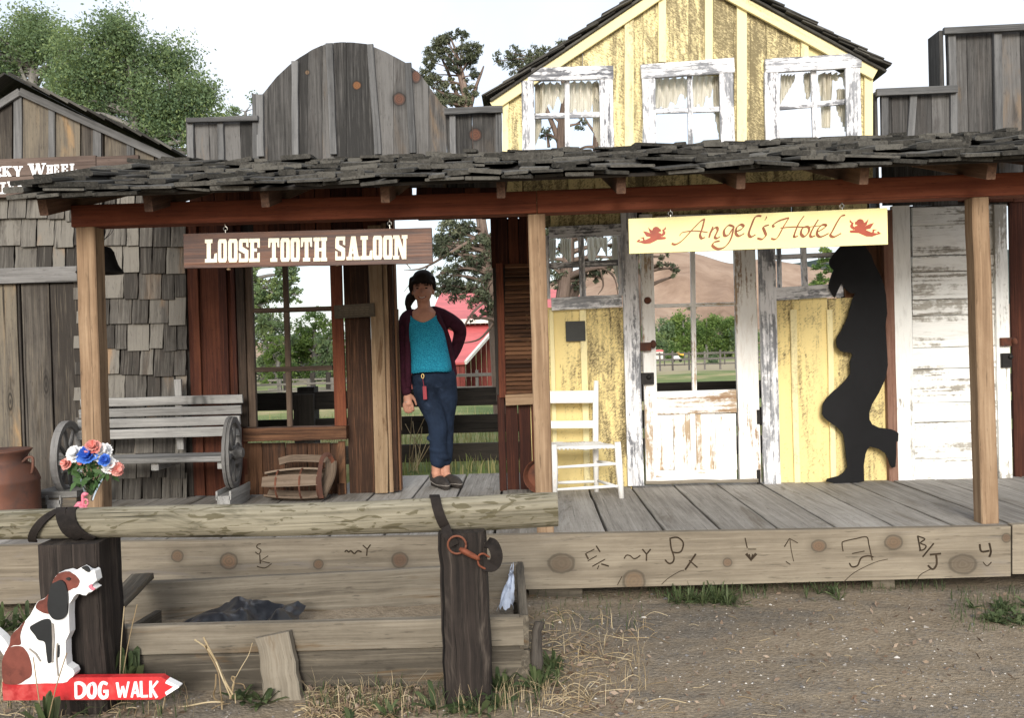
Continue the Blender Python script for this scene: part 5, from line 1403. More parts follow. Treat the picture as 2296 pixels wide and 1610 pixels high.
# ------------------------------------------------------------------ hitching rail
RYC = 3.33
def rail():
    t = thing('hitching_rail', 'peeled log hitching rail on two dark square posts in front of the planter', 'hitching rail', (W(700, 1600, RYC)[0], RYC, 0))
    mb = MB(); A = W3(-260, 1188, RYC - .02); B = W3(1250, 1145, RYC + .02)
    n = 46; m = 22; vs = []; gs = []
    ra, rb = .055, .0675
    ax = (B - A).normalized()
    for i in range(n + 1):
        k = i / n; c = A.lerp(B, k) + Vector((0, 0, .006 * math.sin(k * 7)))
        rr = ra + (rb - ra) * k
        for j in range(m):
            th = 2 * math.pi * j / m
            flat = 1 - .10 * max(0, -math.cos(th) - .55) / .45; w = flat + .05 * mnoise.noise(Vector((k * 9, math.cos(th) * 1.6, math.sin(th) * 1.6))) + .022 * mnoise.noise(Vector((k * 5, math.cos(th) * 6, math.sin(th) * 6)))
            if i == n: w *= .985
            vs.append(c + Vector((0, math.cos(th), math.sin(th))) * rr * w); gs.append((k * 2.6, th * rr, 0))
    fs = [(i * m + j, i * m + (j + 1) % m, (i + 1) * m + (j + 1) % m, (i + 1) * m + j) for i in range(n) for j in range(m)]
    fs.append(tuple(range(n * m, n * m + m))); fs.append(tuple(range(m - 1, -1, -1)))
    mb.add(vs, fs, gs); mb.build('log', M['log'], t, smooth=False)
    def post(xa, xb, ytop, dep, label):
        mb = MB(); x0, x1 = W(xa, 1400, RYC - .09)[0], W(xb, 1400, RYC - .09)[0]; zt = W((xa + xb) / 2, ytop, RYC - .05)[1]
        xc = (x0 + x1) / 2
        mb.beam((xc + .01, RYC + .02, -.2), (xc, RYC, zt), x1 - x0, dep, up=(0, 1, 0), seg=14, jit=.0022, ch=.012); return mb.build('rail_post', M['railpost'], t, label=label)
    post(986, 1090, 1190, .17, None); post(90, 226, 1214, .2, 'wide scarred left rail post')
    mb = MB(); YF = RYC - .1
    stroke(mb, [(308, 1213), (316, 1235), (318, 1268), (320, 1290)][:0] or [(303 - 0, 0)], lambda a, b: 1, YF) if False else None
    # leather straps round the log
    def around(name, pts, w, mat='leather', th=.006):
        """strap over the log: list of (px, angle round the log in degrees); 0 faces the street, 90 is the top"""
        mb = MB(); P = []; N = []
        Pp = spline([(a, b, 0) for a, b in pts], 6)
        for p in Pp:
            k = (p.x - (-260)) / (1250 + 260); c = A.lerp(B, k); rr = (ra + (rb - ra) * k) * 1.05
            th_ = R(p.y); nv = Vector((0, -math.cos(th_), math.sin(th_)))
            P.append(c + nv * rr); N.append(nv)
        mb.ribbon(P, w, th, N); return mb.build(name, M[mat], t)
    around('strap', [(150, 120), (146, 95), (135, 60), (115, 25), (98, -10), (88, -40), (84, -62)], .03)
    around('strap', [(140, 130), (138, 98), (148, 60), (160, 20), (172, -15), (190, -48)], .036)
    around('strap', [(160, 125), (165, 92), (172, 55), (182, 15), (198, -20), (222, -52)], .034)
    around('strap', [(972, 140), (974, 105), (978, 75), (984, 35), (992, 0), (1000, -30)], .038)
    mb = MB(); P = [W3(999, 1183, YF + .03), W3(1004, 1198, YF - .002), W3(1010, 1212, YF - .006), W3(1016, 1224, YF - .006)]
    mb.ribbon(spline(P, 4), [.036] * 5 + [.034] * 4 + [.045] * 4, .006, (0, -1, .1)); mb.build('strap_end', M['leather'], t)
    mb = MB(); c = W3(1024, 1222, YF - .014); rr = .034
    mb.tube([c + Vector((math.cos(a) * rr, -.004 * math.sin(a), math.sin(a) * rr)) for a in [i * 2 * math.pi / 20 for i in range(21)]], .0042, 6); mb.build('ring', M['rust'], t, smooth=True)
    mb = MB(); P = [W3(1030, 1231, YF - .02), W3(1040, 1236, YF - .024), W3(1058, 1246, YF - .022), W3(1070, 1252, YF - .02), W3(1074, 1256, YF - .018)]
    mb.tube(P, [.007, .012, .011, .009, .006], 8); mb.build('snap_body', M['clip'], t, smooth=True)
    mb = MB(); mb.tube(spline([W3(1071, 1254, YF - .018), W3(1074, 1245, YF - .02), W3(1084, 1242, YF - .018), W3(1097, 1250, YF - .01)], 5), .004, 6); mb.tube(spline([W3(1071, 1256, YF - .018), W3(1074, 1268, YF - .02), W3(1088, 1276, YF - .015)], 5), .004, 6); mb.build('snap_hook', M['clip'], t, smooth=True)
    mb = MB(); P = [W3(1092, 1218, YF + .04), W3(1104, 1222, YF + .01), W3(1112, 1240, YF - .0), W3(1112, 1256, YF - .002), W3(1104, 1269, YF - .002), W3(1084, 1268, YF - .006)]
    mb.ribbon(spline(P, 5), .045, .006, (.2, -1, .5)); mb.build('strap_loop', M['leather'], t)
rail()

# ------------------------------------------------------------------ planter box
def planter():
    t = thing('plank_planter', 'empty weathered plank planter box on the dirt behind the hitching rail posts', 'planter', (W(700, 1560, 3.6)[0], 3.6, 0))
    def bd(p, q, z0, z1, th, name, label=None, up=0):
        mb = MB(); p, q = Vector(p), Vector(q)
        mb.beam(Vector((p.x, p.y, (z0 + z1) / 2)), Vector((q.x, q.y, (z0 + z1) / 2)), th, z1 - z0, up=(0, 0, 1), seg=12, jit=.0016, ch=.005); mb.build(name, M['planter'], t, label=label)
    fl = W(205, 1412, 3.46); fr = W(1172, 1376, 3.48)
    A = (fl[0], 3.47); B = (fr[0], 3.49)
    bl = W(300, 1308, 4.12); br = W(1160, 1262, 4.32)
    Cc = (bl[0] - .25, 4.10); D = (br[0], 4.33)
    zf = (fl[1] + fr[1]) / 2; s = zf
    sp = W(671, 1466, 3.46)[1]; sp2 = W(700, 1462, 3.46)[1]
    # front: two boards, upper one a little thicker
    bd((A[0], A[1]), (B[0], B[1]), sp2 + .002, s, .045, 'front_board'); bd((A[0], A[1] + .004), (B[0], B[1] + .004), -.06, sp2 - .002, .04, 'front_board', 'darker stained lower front board')
    zb = (bl[1] + br[1]) / 2; sb = W(700, 1378, 4.2)[1]
    bd(Cc, D, sb + .006, zb, .04, 'back_board'); bd(Cc, D, -.05, sb - .006, .04, 'back_board')
    bd((B[0] + .005, B[1] - .02), (D[0] + .01, D[1] + .02), .14, s + .004, .036, 'end_board'); bd((B[0] + .005, B[1] - .02), (D[0] + .01, D[1] + .02), -.05, .134, .036, 'end_board')
    mb = MB(); p = W3(240, 1372, 3.62); q = W3(320, 1292, 4.02)
    mb.beam(p, q, .10, .03, up=(0, -.3, 1), seg=5, jit=.002); mb.build('end_board', M['planter'], t, label='split left end board lying flat')
    mb = MB(); mb.beam((p.x - .02, 3.5, .02), (p.x + .03, 4.05, .02), .03, .28, seg=4); mb.build('end_board', M['planter'], t)
    # stake leaning on the front, broken post at the right corner
    mb = MB(); a = W3(640, 1568, 3.36); b = W3(612, 1424, 3.42)
    mb.beam((a.x, 3.385, -.08), (b.x, 3.43, b.z), .145, .05, up=(0, 1, 0), w1=.135, seg=8, jit=.003, ch=.006); mb.build('stake', M['planter'], t, label='short stained stake leaning on the front boards')
    mb = MB(); a = W3(1196, 1560, 3.44); b = W3(1208, 1400, 3.5)
    mb.beam((a.x, 3.47, -.06), (b.x, 3.53, b.z), .06, .05, up=(0, 1, 0), w1=.035, seg=8, jit=.005, ch=.006); mb.build('stake', M['greybrown'], t, label='split grey stake at the right corner')
    mb = MB(); mb.box(B[0] - .05, B[0] - .01, B[1] + .025, B[1] + .07, -.02, s - .03); mb.build('corner_block', M['planter'], t)
    # soil inside
    mb = MB(); n = 14; vs = []; fs = []
    for i in range(n + 1):
        for j in range(5):
            k = i / n; q = j / 4
            p = Vector((A[0], A[1] + .03, 0)).lerp(Vector((B[0] - .03, B[1] + .03, 0)), k).lerp(Vector((Cc[0] + .2, Cc[1] - .03, 0)).lerp(Vector((D[0] - .03, D[1] - .03, 0)), k), q)
            vs.append((p.x, p.y, .10 + .02 * mnoise.noise(Vector((k * 9, q * 4, 3)))))
    for i in range(n):
        for j in range(4): fs.append((i * 5 + j, (i + 1) * 5 + j, (i + 1) * 5 + j + 1, i * 5 + j + 1))
    mb.add(vs, fs); mb.build('soil', M['ground'], t, smooth=True)
planter()
def sheet(name, mat, corners, n, m, amp, label, cat, seed):
    """crumpled sheet over four corner points"""
    a, b, c, d = [Vector(p) for p in corners]; mb = MB(); vs = []
    for i in range(n + 1):
        for j in range(m + 1):
            k, q = i / n, j / m
            p = a.lerp(b, k).lerp(d.lerp(c, k), q)
            e = min(1, 5 * min(k, 1 - k) + .2)
            h = amp * e * (.6 + mnoise.noise(Vector((k * 5, q * 2, seed))) * 1.1 + .3 * mnoise.noise(Vector((k * 11 + q * 3, q * 5, seed + 4))))
            vs.append(p + Vector((amp * .3 * mnoise.noise(Vector((k * 9, q * 5, seed + 9))), amp * .3 * mnoise.noise(Vector((k * 8, q * 9, seed + 2))), h)))
    fs = [(i * (m + 1) + j, (i + 1) * (m + 1) + j, (i + 1) * (m + 1) + j + 1, i * (m + 1) + j + 1) for i in range(n) for j in range(m)]
    mb.add(vs, fs); o = mb.build(name, mat, None, smooth=True, base=tuple((a + c) / 2)); tag(o, label, cat); return o
def plastics():
    p = lambda x, y, Y, dz=0: W3(x, y, Y) + Vector((0, 0, dz))
    q0 = W3(335, 1405, 3.62); q1 = W3(655, 1392, 3.62)
    sheet('plastic_sheet', M['plastic'], [(q0.x, 3.52, .17), (q1.x, 3.52, .18), (q1.x - .04, 4.0, .17), (q0.x + .1, 4.0, .15)], 60, 22, .062, 'crumpled black plastic sheet lying inside the plank planter', 'plastic sheet', 2.2)
    Y = 4.15
    a = W3(1114, 1372, 3.9); b = W3(1156, 1370, 3.9)
    sheet('plastic_scrap', M['clearplastic'], [tuple(W3(1113, 1374, 3.9)), tuple(W3(1152, 1371, 3.9)), tuple(W3(1152, 1272, 4.1)), tuple(W3(1140, 1300, 4.1))], 14, 14, .035, 'torn pale plastic scrap stuck in the right corner of the planter', 'plastic scrap', 5.1)
plastics()

# ------------------------------------------------------------------ dog walk sign
def dog_sign():
    Y = 3.17; v = lambda a, b: (a * .2508, 1206.5 + b * .2508)
    x, z = W(190, 1560, Y)
    t = thing('dog_walk_sign', 'red arrow sign reading DOG WALK with a painted spotted hound sitting on it', 'sign', (x, Y, z))
    mb = MB(); mb.poly([W(*v(a, b), Y) for a, b in ((20, 1290), (60, 1262), (640, 1250), (1440, 1243), (1490, 1275), (1600, 1330), (1490, 1405), (1430, 1447), (700, 1450), (30, 1455), (22, 1380))], Y, Y + .032, grain='x'); mb.build('arrow_board', M['red'], t)
    mb = MB(); w = lambda an, tt: 7.4; YF = Y
    S = lambda *p, sm=True, ww=7.2: stroke(mb, [v(a, b) for a, b in p], lambda an, tt: ww * (.82 + .3 * math.sin(tt * 3.0)), YF, .002, 6, sm)
    S((680, 1295), (682, 1425), sm=False); S((672, 1300), (720, 1298), (758, 1330), (755, 1390), (722, 1422), (675, 1426))
    S((825, 1300), (798, 1325), (793, 1390), (815, 1422), (845, 1410), (855, 1350), (845, 1310), (822, 1300))
    S((962, 1308), (920, 1294), (896, 1330), (893, 1395), (920, 1428), (955, 1415), (958, 1375)); S((925, 1372), (972, 1370), sm=False)
    S((1048, 1292), (1072, 1425), sm=False); S((1072, 1425), (1098, 1330), sm=False, ww=5.5); S((1098, 1325), (1122, 1425), sm=False); S((1122, 1425), (1152, 1285), sm=False, ww=5.5)
    S((1180, 1425), (1212, 1285), sm=False, ww=6); S((1212, 1285), (1240, 1422), sm=False); S((1188, 1385), (1232, 1382), sm=False, ww=5.5)
    S((1262, 1280), (1266, 1420), sm=False); S((1262, 1416), (1325, 1414), sm=False, ww=6)
    S((1348, 1278), (1350, 1425), sm=False); S((1412, 1280), (1355, 1350), sm=False, ww=6); S((1358, 1345), (1405, 1428), sm=False, ww=6.5)
    mb.build('lettering', M['letterwhite'], t)
    mb = MB(); mb.poly([W(*v(a, b), Y) for a, b in ((1492, 1272), (1602, 1328), (1602, 1336), (1490, 1408), (1478, 1388), (1478, 1378), (1552, 1330), (1478, 1298))], Y - .0025, Y + .03); mb.build('arrow_tip', M['letterwhite'], t)
    Yd = Y - .004; D = Yd + .042
    body = [(478, 372), (500, 340), (530, 312), (600, 296), (650, 315), (668, 298), (722, 265), (750, 280), (772, 296), (805, 302), (832, 285), (848, 300), (864, 380), (848, 392), (830, 412), (800, 430), (822, 428), (860, 452), (845, 462), (822, 480), (790, 488), (768, 514), (740, 512), (712, 500), (688, 500), (660, 525), (640, 560), (618, 592), (615, 690), (620, 850), (602, 890), (585, 925), (588, 1060), (595, 1140), (625, 1160), (652, 1175), (666, 1212), (652, 1240), (620, 1262), (600, 1288), (560, 1298), (480, 1302), (420, 1300), (160, 1312), (90, 1310), (48, 1306), (26, 1262), (18, 1180), (20, 1105), (36, 1050), (62, 1000), (88, 950), (98, 880), (130, 835), (170, 800), (200, 765), (232, 735), (270, 690), (310, 615), (330, 580), (342, 568), (400, 540), (436, 500), (452, 468), (470, 420)]
    mb = MB(); mb.poly([W(*v(a, b), Yd) for a, b in body], Yd, D); dg = mb.build('hound', M['dogwhite'], t)
    k = [0]
    def patch(name, mat, pts, sm=True, dy=0.0):
        k[0] += 1; mb = MB(); P = [v(a, b) for a, b in pts]
        if sm:
            n = len(P); Q = [P[-1]] + P + [P[0], P[1]]; out = []
            S_ = spline(Q, 5); out = [(p.x, p.y) for p in S_[5:-5]][:-1]
        else: out = P
        mb.poly([W(x_, y_, Yd) for x_, y_ in out], Yd - .0015 - .0004 * k[0] - dy, Yd + .002); mb.build(name, M[mat], dg)
    patch('brown_patch', 'dogbrown', [(480, 374), (502, 342), (532, 314), (600, 298), (648, 316), (672, 330), (692, 350), (714, 388), (692, 440), (655, 452), (620, 470), (560, 480), (480, 470), (468, 420)])
    patch('brown_patch', 'dogbrown', [(344, 570), (400, 542), (440, 500), (452, 560), (450, 668), (415, 676), (370, 660), (322, 622)])
    patch('brown_patch', 'dogbrown', [(22, 1105), (38, 1052), (62, 1002), (120, 970), (195, 972), (236, 1012), (262, 1060), (285, 1150), (282, 1230), (230, 1270), (162, 1308), (50, 1304), (28, 1262), (20, 1180)])
    patch('brown_patch', 'dogbrown', [(225, 742), (172, 802), (132, 838), (100, 882), (90, 948), (64, 998), (120, 960), (185, 952), (182, 880), (195, 820)])
    patch('ear', 'dogblack', [(500, 392), (548, 374), (588, 398), (608, 460), (615, 540), (612, 640), (598, 690), (560, 722), (505, 726), (468, 700), (442, 650), (436, 575), (450, 480), (474, 410)], dy=.006)
    patch('black_patch', 'dogblack', [(270, 802), (318, 762), (398, 726), (452, 734), (470, 820), (482, 900), (468, 980), (470, 1085), (452, 1116), (430, 1108), (416, 1010), (402, 930), (345, 910), (318, 870)])
    patch('black_patch', 'dogblack', [(518, 975), (535, 960), (534, 1050), (520, 1062)])
    patch('nose', 'dogblack', [(735, 264), (770, 248), (798, 268), (806, 302), (780, 298), (758, 282)], dy=.001)
    patch('eye', 'dogblack', [(596, 362), (615, 350), (638, 360), (622, 378)], dy=.002)
    patch('mouth', 'pink', [(795, 430), (822, 412), (835, 440), (856, 452), (828, 466)])
    patch('leg_line', 'shoetrim', [(468, 760), (474, 900), (470, 1110), (478, 1112), (492, 900), (484, 770)], False)
    patch('leg_line', 'shoetrim', [(512, 940), (505, 1080), (520, 1230), (528, 1230), (516, 1080), (522, 940)], False)
    patch('leg_line', 'shoetrim', [(268, 985), (330, 1030), (372, 1100), (366, 1104), (322, 1038), (266, 992)], False)
    mb = MB(); mb.poly([W(*v(a, b), Yd) for a, b in ((-120, 800), (-60, 840), (0, 890), (40, 940), (66, 990), (40, 1020), (18, 1060), (-20, 1000), (-90, 880))], Yd + .01, D + .005); mb.build('tail', M['dogwhite'], dg)
dog_sign()

# ------------------------------------------------------------------ bouquet in a clear cone vase on the left post, pink flamingo
def bouquet():
    Y = 4.48; x, z = W(196, 1125, Y)
    t = thing('flower_vase', 'clear cone vase of red white and blue artificial flowers fixed to the left porch post', 'vase', (x, Y, z))
    c0 = W3(200, 1122, Y + .05); c1 = W3(207, 1052, Y + .03)
    mb = MB(); P = [c0.lerp(c1, i / 8) for i in range(9)]; mb.tube(P, [.02 + .06 * (i / 8) ** 1.3 for i in range(9)], 20, cap=False); mb.tube(P, [.018 + .0595 * (i / 8) ** 1.3 for i in range(9)], 20, cap=False); mb.build('vase_cone', M['glass'], t, smooth=True)
    fl = [(208, 1003, 24, 'pink'), (171, 1020, 24, 'white'), (196, 1022, 24, 'blue'), (226, 1016, 27, 'white'), (151, 1041, 19, 'pink'), (234, 1032, 15, 'blue'), (246, 1044, 22, 'white'), (261, 1052, 22, 'pink'), (210, 1018, 10, 'pink'), (181, 1034, 13, 'pink')]
    for px, py, r, c in fl:
        yy = Y - .04 * rng.random() - {'white': .015, 'blue': .06, 'pink': .03}[c]; r *= {'white': .9, 'blue': .95, 'pink': .78}[c]; cen = W3(px, py, yy); rr = r * yy / FPX
        mb = MB(); nrm = (cen - W3(205, 1075, Y + .05)).normalized() + Vector((0, -.8, 0)); nrm.normalize()
        a = nrm.cross(Vector((0, 0, 1))).normalized(); b = nrm.cross(a)
        for layer in range(3):
            n = 11
            for i in range(n):
                th = 2 * math.pi * (i + layer * .4 + rng.uniform(-.1, .1)) / n; L = rr * (1.0 - .24 * layer) * rng.uniform(.85, 1.1); w = rr * .36
                d = a * math.cos(th) + b * math.sin(th); sd = nrm.cross(d)
                up = nrm * (rr * (.18 + .28 * layer))
                o = cen + nrm * (rr * .1 * layer)
                vs = [o, o + d * L * .6 + sd * w + up * .5, o + d * L + sd * w * .55 + up, o + d * L * .94 + up * 1.1, o + d * L - sd * w * .55 + up, o + d * L * .6 - sd * w + up * .5]
                mb.add(vs, [(0, 1, 2, 3), (0, 3, 4, 5)])
        mb.build('flower', M['petal' + c], t)
    mb = MB(); base = W3(203, 1108, Y + .05)
    for px, py, r, c in fl:
        e = W3(px, py, Y); m = W3((px + 205) / 2, (py + 1075) / 2 + 4, Y + .02); mb.tube(spline([base, m, e], 5), .003, 5)
    mb.build('stem', M['bouquetleaf'], t)
    mb = MB()
    for i in range(70):
        p = W3(rng.uniform(160, 250), rng.uniform(1030, 1080), Y - .02 + rng.uniform(-.03, .05))
        d = Vector((rng.uniform(-1, 1), rng.uniform(-.6, .3), rng.uniform(-.9, .5))).normalized(); s = d.cross(Vector((rng.uniform(-1, 1), -1, .3))).normalized(); L = rng.uniform(.03, .075); w = L * .22
        mb.add([p, p + d * L * .5 + s * w, p + d * L, p + d * L * .5 - s * w], [(0, 1, 2, 3)])
    mb.build('foliage', M['bouquetleaf'], t)
bouquet()
def flamingo():
    Y = 3.46; q = lambda a, b: W3(86.4 + a * .1502, 967.5 + b * .1502, Y)
    x, z = W(178, 1140, Y); t = thing('flamingo_ornament', 'small pink flamingo ornament peeking over the log behind the leather straps', 'ornament', (x, Y, z))
    mb = MB(); mb.ell(tuple(q(605, 1150)), (.026, .02, .016)); mb.tube([q(560, 1120), q(600, 1090), q(645, 1080)], [.008, .012, .01], 8); mb.build('body', M['pink'], t, smooth=True)
    mb = MB(); mb.tube(spline([q(655, 1180), q(662, 1080), q(660, 1000), q(662, 950), q(690, 932)], 5), .0065, 8); mb.build('neck', M['pink'], t, smooth=True)
    mb = MB(); mb.ell(tuple(q(692, 940)), (.012, .01, .009)); mb.tube([q(700, 940), q(730, 938), q(742, 925)], [.007, .004, .002], 7); mb.build('head', M['pink'], t, smooth=True)
    mb = MB(); c = q(705, 1060); mb.tube([c + Vector((math.cos(a) * .009, 0, math.sin(a) * .013)) for a in [i * math.pi / 6 for i in range(13)]], .004, 6); mb.tube([q(705, 1120), q(712, 1180), q(712, 1500)], .005, 6); mb.build('wing', M['pink'], t, smooth=True)
    mb = MB(); mb.tube([q(640, 1170), q(650, 1300), q(655, 1900), W3(186, 1490, 3.5)], .004, 6); mb.build('leg', M['pink'], t)
    for i, (c, lab) in enumerate((((225, 1218), 'pink rag tied behind the left rail post just under the log'), ((229, 1322), 'pink rag tied behind the left rail post above the split board'))):
        a, b = c; Y2 = 3.47
        pts = [(0, 0), (14, -2), (33, 0), (34, 14), (22, 19), (12, 8), (4, 12)] if i == 0 else [(0, -10), (8, 2), (19, 8), (14, 15), (2, 18), (0, 20)]
        mb = MB(); pixpoly(mb, [(a + u - 14, b + w) for u, w in pts] if i == 0 else [(a + u - 10, b + w) for u, w in pts], Y2, Y2 + .004)
        o = mb.build('pink_rag', M['pink'], None, base=tuple(W3(a, b, Y2))); tag(o, lab, 'rag')
flamingo()
# ------------------------------------------------------------------ woman in the doorway
def fused(name, prims, voxel, smooth, mat, parent, iters=None):
    """one continuous surface grown over tapered tubes and ellipsoids"""
    mb = MB()
    for p in prims:
        if p[0] == 'e': mb.ell(p[1], p[2], 18, 12)
        else:
            pts, rad = p[1], p[2]; flat = p[3] if len(p) > 3 else 1.0
            S = spline(pts, 4); n = len(pts) - 1; rr = []
            for i in range(len(S)):
                k = i / (len(S) - 1) * n; j = min(int(k), n - 1); rr.append(rad[j] + (rad[j + 1] - rad[j]) * (k - j))
            mb.tube(S, rr, 14, flat=flat)
            mb.ell(tuple(S[0]), (rr[0] * .98,) * 3 if flat == 1 else (rr[0] * .98, rr[0] * flat * .98, rr[0] * .5), 12, 8); mb.ell(tuple(S[-1]), (rr[-1] * .98,) * 3 if flat == 1 else (rr[-1] * .98, rr[-1] * flat * .98, rr[-1] * .5), 12, 8)
    me = mb.mesh(name); o = bpy.data.objects.new(name, me); C.objects.link(o)
    m = o.modifiers.new('r', 'REMESH'); m.mode = 'VOXEL'; m.voxel_size = voxel; m.use_smooth_shade = True
    if smooth: s = o.modifiers.new('s', 'SMOOTH'); s.iterations = smooth; s.factor = .5
    bpy.context.view_layer.update()
    dg = bpy.context.evaluated_depsgraph_get(); me2 = bpy.data.meshes.new_from_object(o.evaluated_get(dg))
    bpy.data.objects.remove(o); bpy.data.meshes.remove(me)
    off = Vector((0, 0, 0)); p = parent
    while p is not None: off += Vector(p.location); p = p.parent
    me2.transform(Matrix.Translation(-off)); me2.materials.clear(); me2.materials.append(mat)
    me2.name = name
    o = bpy.data.objects.new(name, me2); C.objects.link(o); o.parent = parent
    return o
def loft(mb, rings, n=24, cap=False):
    """rings of (centre, half width, half depth)"""
    vs = []
    for c, a, b in rings:
        for j in range(n):
            th = 2 * math.pi * j / n
            ca, sa = math.cos(th), math.sin(th)
            vs.append((c[0] + a * math.copysign(abs(ca) ** .85, ca), c[1] + b * math.copysign(abs(sa) ** .85, sa), c[2]))
    fs = [(i * n + j, i * n + (j + 1) % n, (i + 1) * n + (j + 1) % n, (i + 1) * n + j) for i in range(len(rings) - 1) for j in range(n)]
    if cap: fs += [tuple(range(n - 1, -1, -1)), tuple(range((len(rings) - 1) * n, len(rings) * n))]
    mb.add(vs, fs)
R2_ = random.Random(3)
def woman():
    Y = 6.46; p = lambda x, y, d=0.0: W3(x, y, Y) + Vector((0, d, 0)); k = Y / FPX
    base = p(990, 1090); base.z = DK
    t = thing('person', 'smiling woman in teal top, maroon cardigan and dark jeans leaning on the saloon doorway post', 'person', tuple(base))
    Z = lambda *a: Vector(p(*a))
    hx, hy = 948, 650
    prims = [('e', p(948, 641, .012), (24 * k, .088, 32 * k)), ('e', p(948, 657, -.018), (20.5 * k, .066, 23 * k)), ('e', p(948.5, 670, -.036), (11 * k, .034, 9.5 * k)),
             ('e', p(935.5, 659, -.03), (8 * k, .03, 9 * k)), ('e', p(960.5, 658, -.03), (8 * k, .03, 9 * k)),
             ('t', [p(948.5, 650, -.078), p(949, 659, -.094)], [.008, .0125]),
             ('e', p(924, 654, .012), (.009, .018, .028)), ('e', p(971.5, 653, .012), (.009, .018, .028)),
             ('t', [p(948, 672, .012), p(950, 690, .018), p(951, 706, .02)], [.05, .049, .06]),
             ('t', [p(922, 716, .02), p(950, 704, .02), p(980, 710, .02)], [.05, .066, .05]),
             ('t', [p(951, 706, .02), p(955, 740, .0), p(962, 790, .01), p(968, 835, .01), p(972, 862, .015)], [.115, .13, .125, .135, .14], .72),
             # arm at her right side hangs down, the other goes behind the hip
             ('t', [p(916, 716, .02), p(908, 755, .01), p(907, 800, -.01), p(911, 845, -.035), p(915, 880, -.05)], [.052, .045, .038, .033, .026]),
             ('t', [p(984, 712, .03), p(1008, 726, .07), p(1026, 740, .12), p(1018, 775, .13), p(1006, 805, .11)], [.05, .045, .038, .034, .026]),
             # legs
             ('t', [p(950, 850, .0), p(962, 890, -.02), p(978, 945, -.03), p(978, 1000, .0), p(977, 1040, .01), p(977, 1062, .015)], [.085, .082, .056, .05, .034, .036]),
             ('t', [p(994, 850, .02), p(998, 895, .03), p(997, 945, .05), p(997, 1000, .06), p(997, 1040, .05), p(997, 1062, .04)], [.085, .08, .056, .05, .034, .036]),
             ('t', [p(977, 1066, .02), p(990, 1078, -.06), p(1000, 1084, -.13)], [.034, .032, .022]), ('t', [p(997, 1066, .05), p(1012, 1077, -.01), p(1028, 1083, -.07)], [.034, .032, .022])]
    # hands: palm, four curled fingers of different lengths and a thumb from the side of the palm
    def hand(w, d, sd, fw, sgn):
        w, d, sd, fw = Vector(w), Vector(d).normalized(), Vector(sd).normalized(), Vector(fw).normalized()
        out = [('t', [w, w + d * .04, w + d * .085], [.024, .033, .031], .62)]
        for i, (o, L) in enumerate(((-.029, .066), (-.0095, .075), (.0105, .070), (.029, .056))):
            a = w + d * .08 + sd * o
            out.append(('t', [a, a + d * L * .42 + fw * .006 + sd * o * .12, a + d * L * .78 + fw * .02 + sd * o * .1, a + d * L * .95 + fw * .036], [.0098, .009, .0083, .0066]))
        a = w + d * .025 + sd * (-.028 * sgn)
        out.append(('t', [a, a + d * .03 + sd * (-.022 * sgn) + fw * .008, a + d * .065 + sd * (-.026 * sgn) + fw * .02], [.014, .0115, .008]))
        return out
    prims += hand(p(915, 880, -.05), p(918, 914, -.075) - p(915, 880, -.05), (1, .25, 0), (.1, .5, -.1), -1)
    prims += hand(p(1006, 805, .11), Vector((-.6, .1, -1)), (0, 1, 0), (-.6, -.2, 0), 1)
    fused('body', prims, .0055, 3, M['skin'], t)
    # face
    def small(name, mat, els):
        mb = MB()
        for c, r in els: mb.ell(tuple(c), r, 12, 8)
        mb.build(name, mat, t, smooth=True)
    for x, y in ((938.5, 648), (958, 647.2)):
        small('eye', M['eye'], [(p(x, y, -.074), (.0105, .008, .0055))]); small('eyebrow', M['hair'], [(p(x, y - 5.5, -.075), (.018, .008, .0038))])
    mb = MB(); mb.tube(spline([p(940, 666, -.068), p(944.5, 669, -.079), p(949, 670, -.082), p(953.5, 668.8, -.079), p(957.5, 665.6, -.068)], 4), .0052, 8, flat=.9); mb.build('lips', M['lip'], t, smooth=True)
    mb = MB(); mb.tube(spline([p(943, 667.6, -.080), p(949, 669, -.0875), p(955, 667, -.080)], 4), .0028, 8); mb.build('teeth', M['teeth'], t, smooth=True)
    # hair: cap, fringe and a low pony tail
    hp = [('e', p(948, 632, .032), (26 * k, .094, 29 * k)), ('e', p(948, 623, -.02), (22.5 * k, .078, 18 * k)), ('t', [p(929, 634, -.05), p(940, 632, -.074), p(957, 631, -.074), p(967, 634, -.05)], [.018, .012, .012, .018]),
          ('t', [p(925, 628, -.02), p(922, 645, .0), p(923, 658, .02)], [.026, .022, .012]), ('t', [p(969, 626, -.02), p(972, 642, .0), p(971, 654, .02)], [.026, .02, .01]),
          ('t', [p(938, 648, .075), p(927, 658, .07), p(918, 668, .05), p(914, 682, .03), p(917, 694, .015)], [.03, .036, .038, .028, .008])]
    fused('hair', hp, .006, 3, M['hair'], t)
    mb = MB()
    for i in range(46):                     # loose strands of the fringe and tail
        f = R2_.uniform(-1, 1); x = 948 + 19 * f
        mb.tube(spline([p(x * .6 + 948 * .4, 612, -.04), p(x, 624 + 2 * abs(f), -.082 + .035 * f * f), p(x + R2_.uniform(-2, 2), 637 + R2_.uniform(-3, 3) + 3 * abs(f), -.083 + .04 * f * f)], 3), [.0035] * 6 + [.001], 4)
    for i in range(22):
        u, v_ = R2_.uniform(-6, 6), R2_.uniform(-3, 10)
        mb.tube(spline([p(931 + u * .3, 650, .06), p(918 + u * .7, 668, .04), p(914 + u, 684 + v_, .02), p(917 + u * 1.3, 694 + v_, .01)], 3), [.004] * 9 + [.001], 4)
    mb.build('hair_strands', M['hair'], t)
    # top: hangs loose to the hips, scoop neck open to the skin
    mb = MB(); rings = []
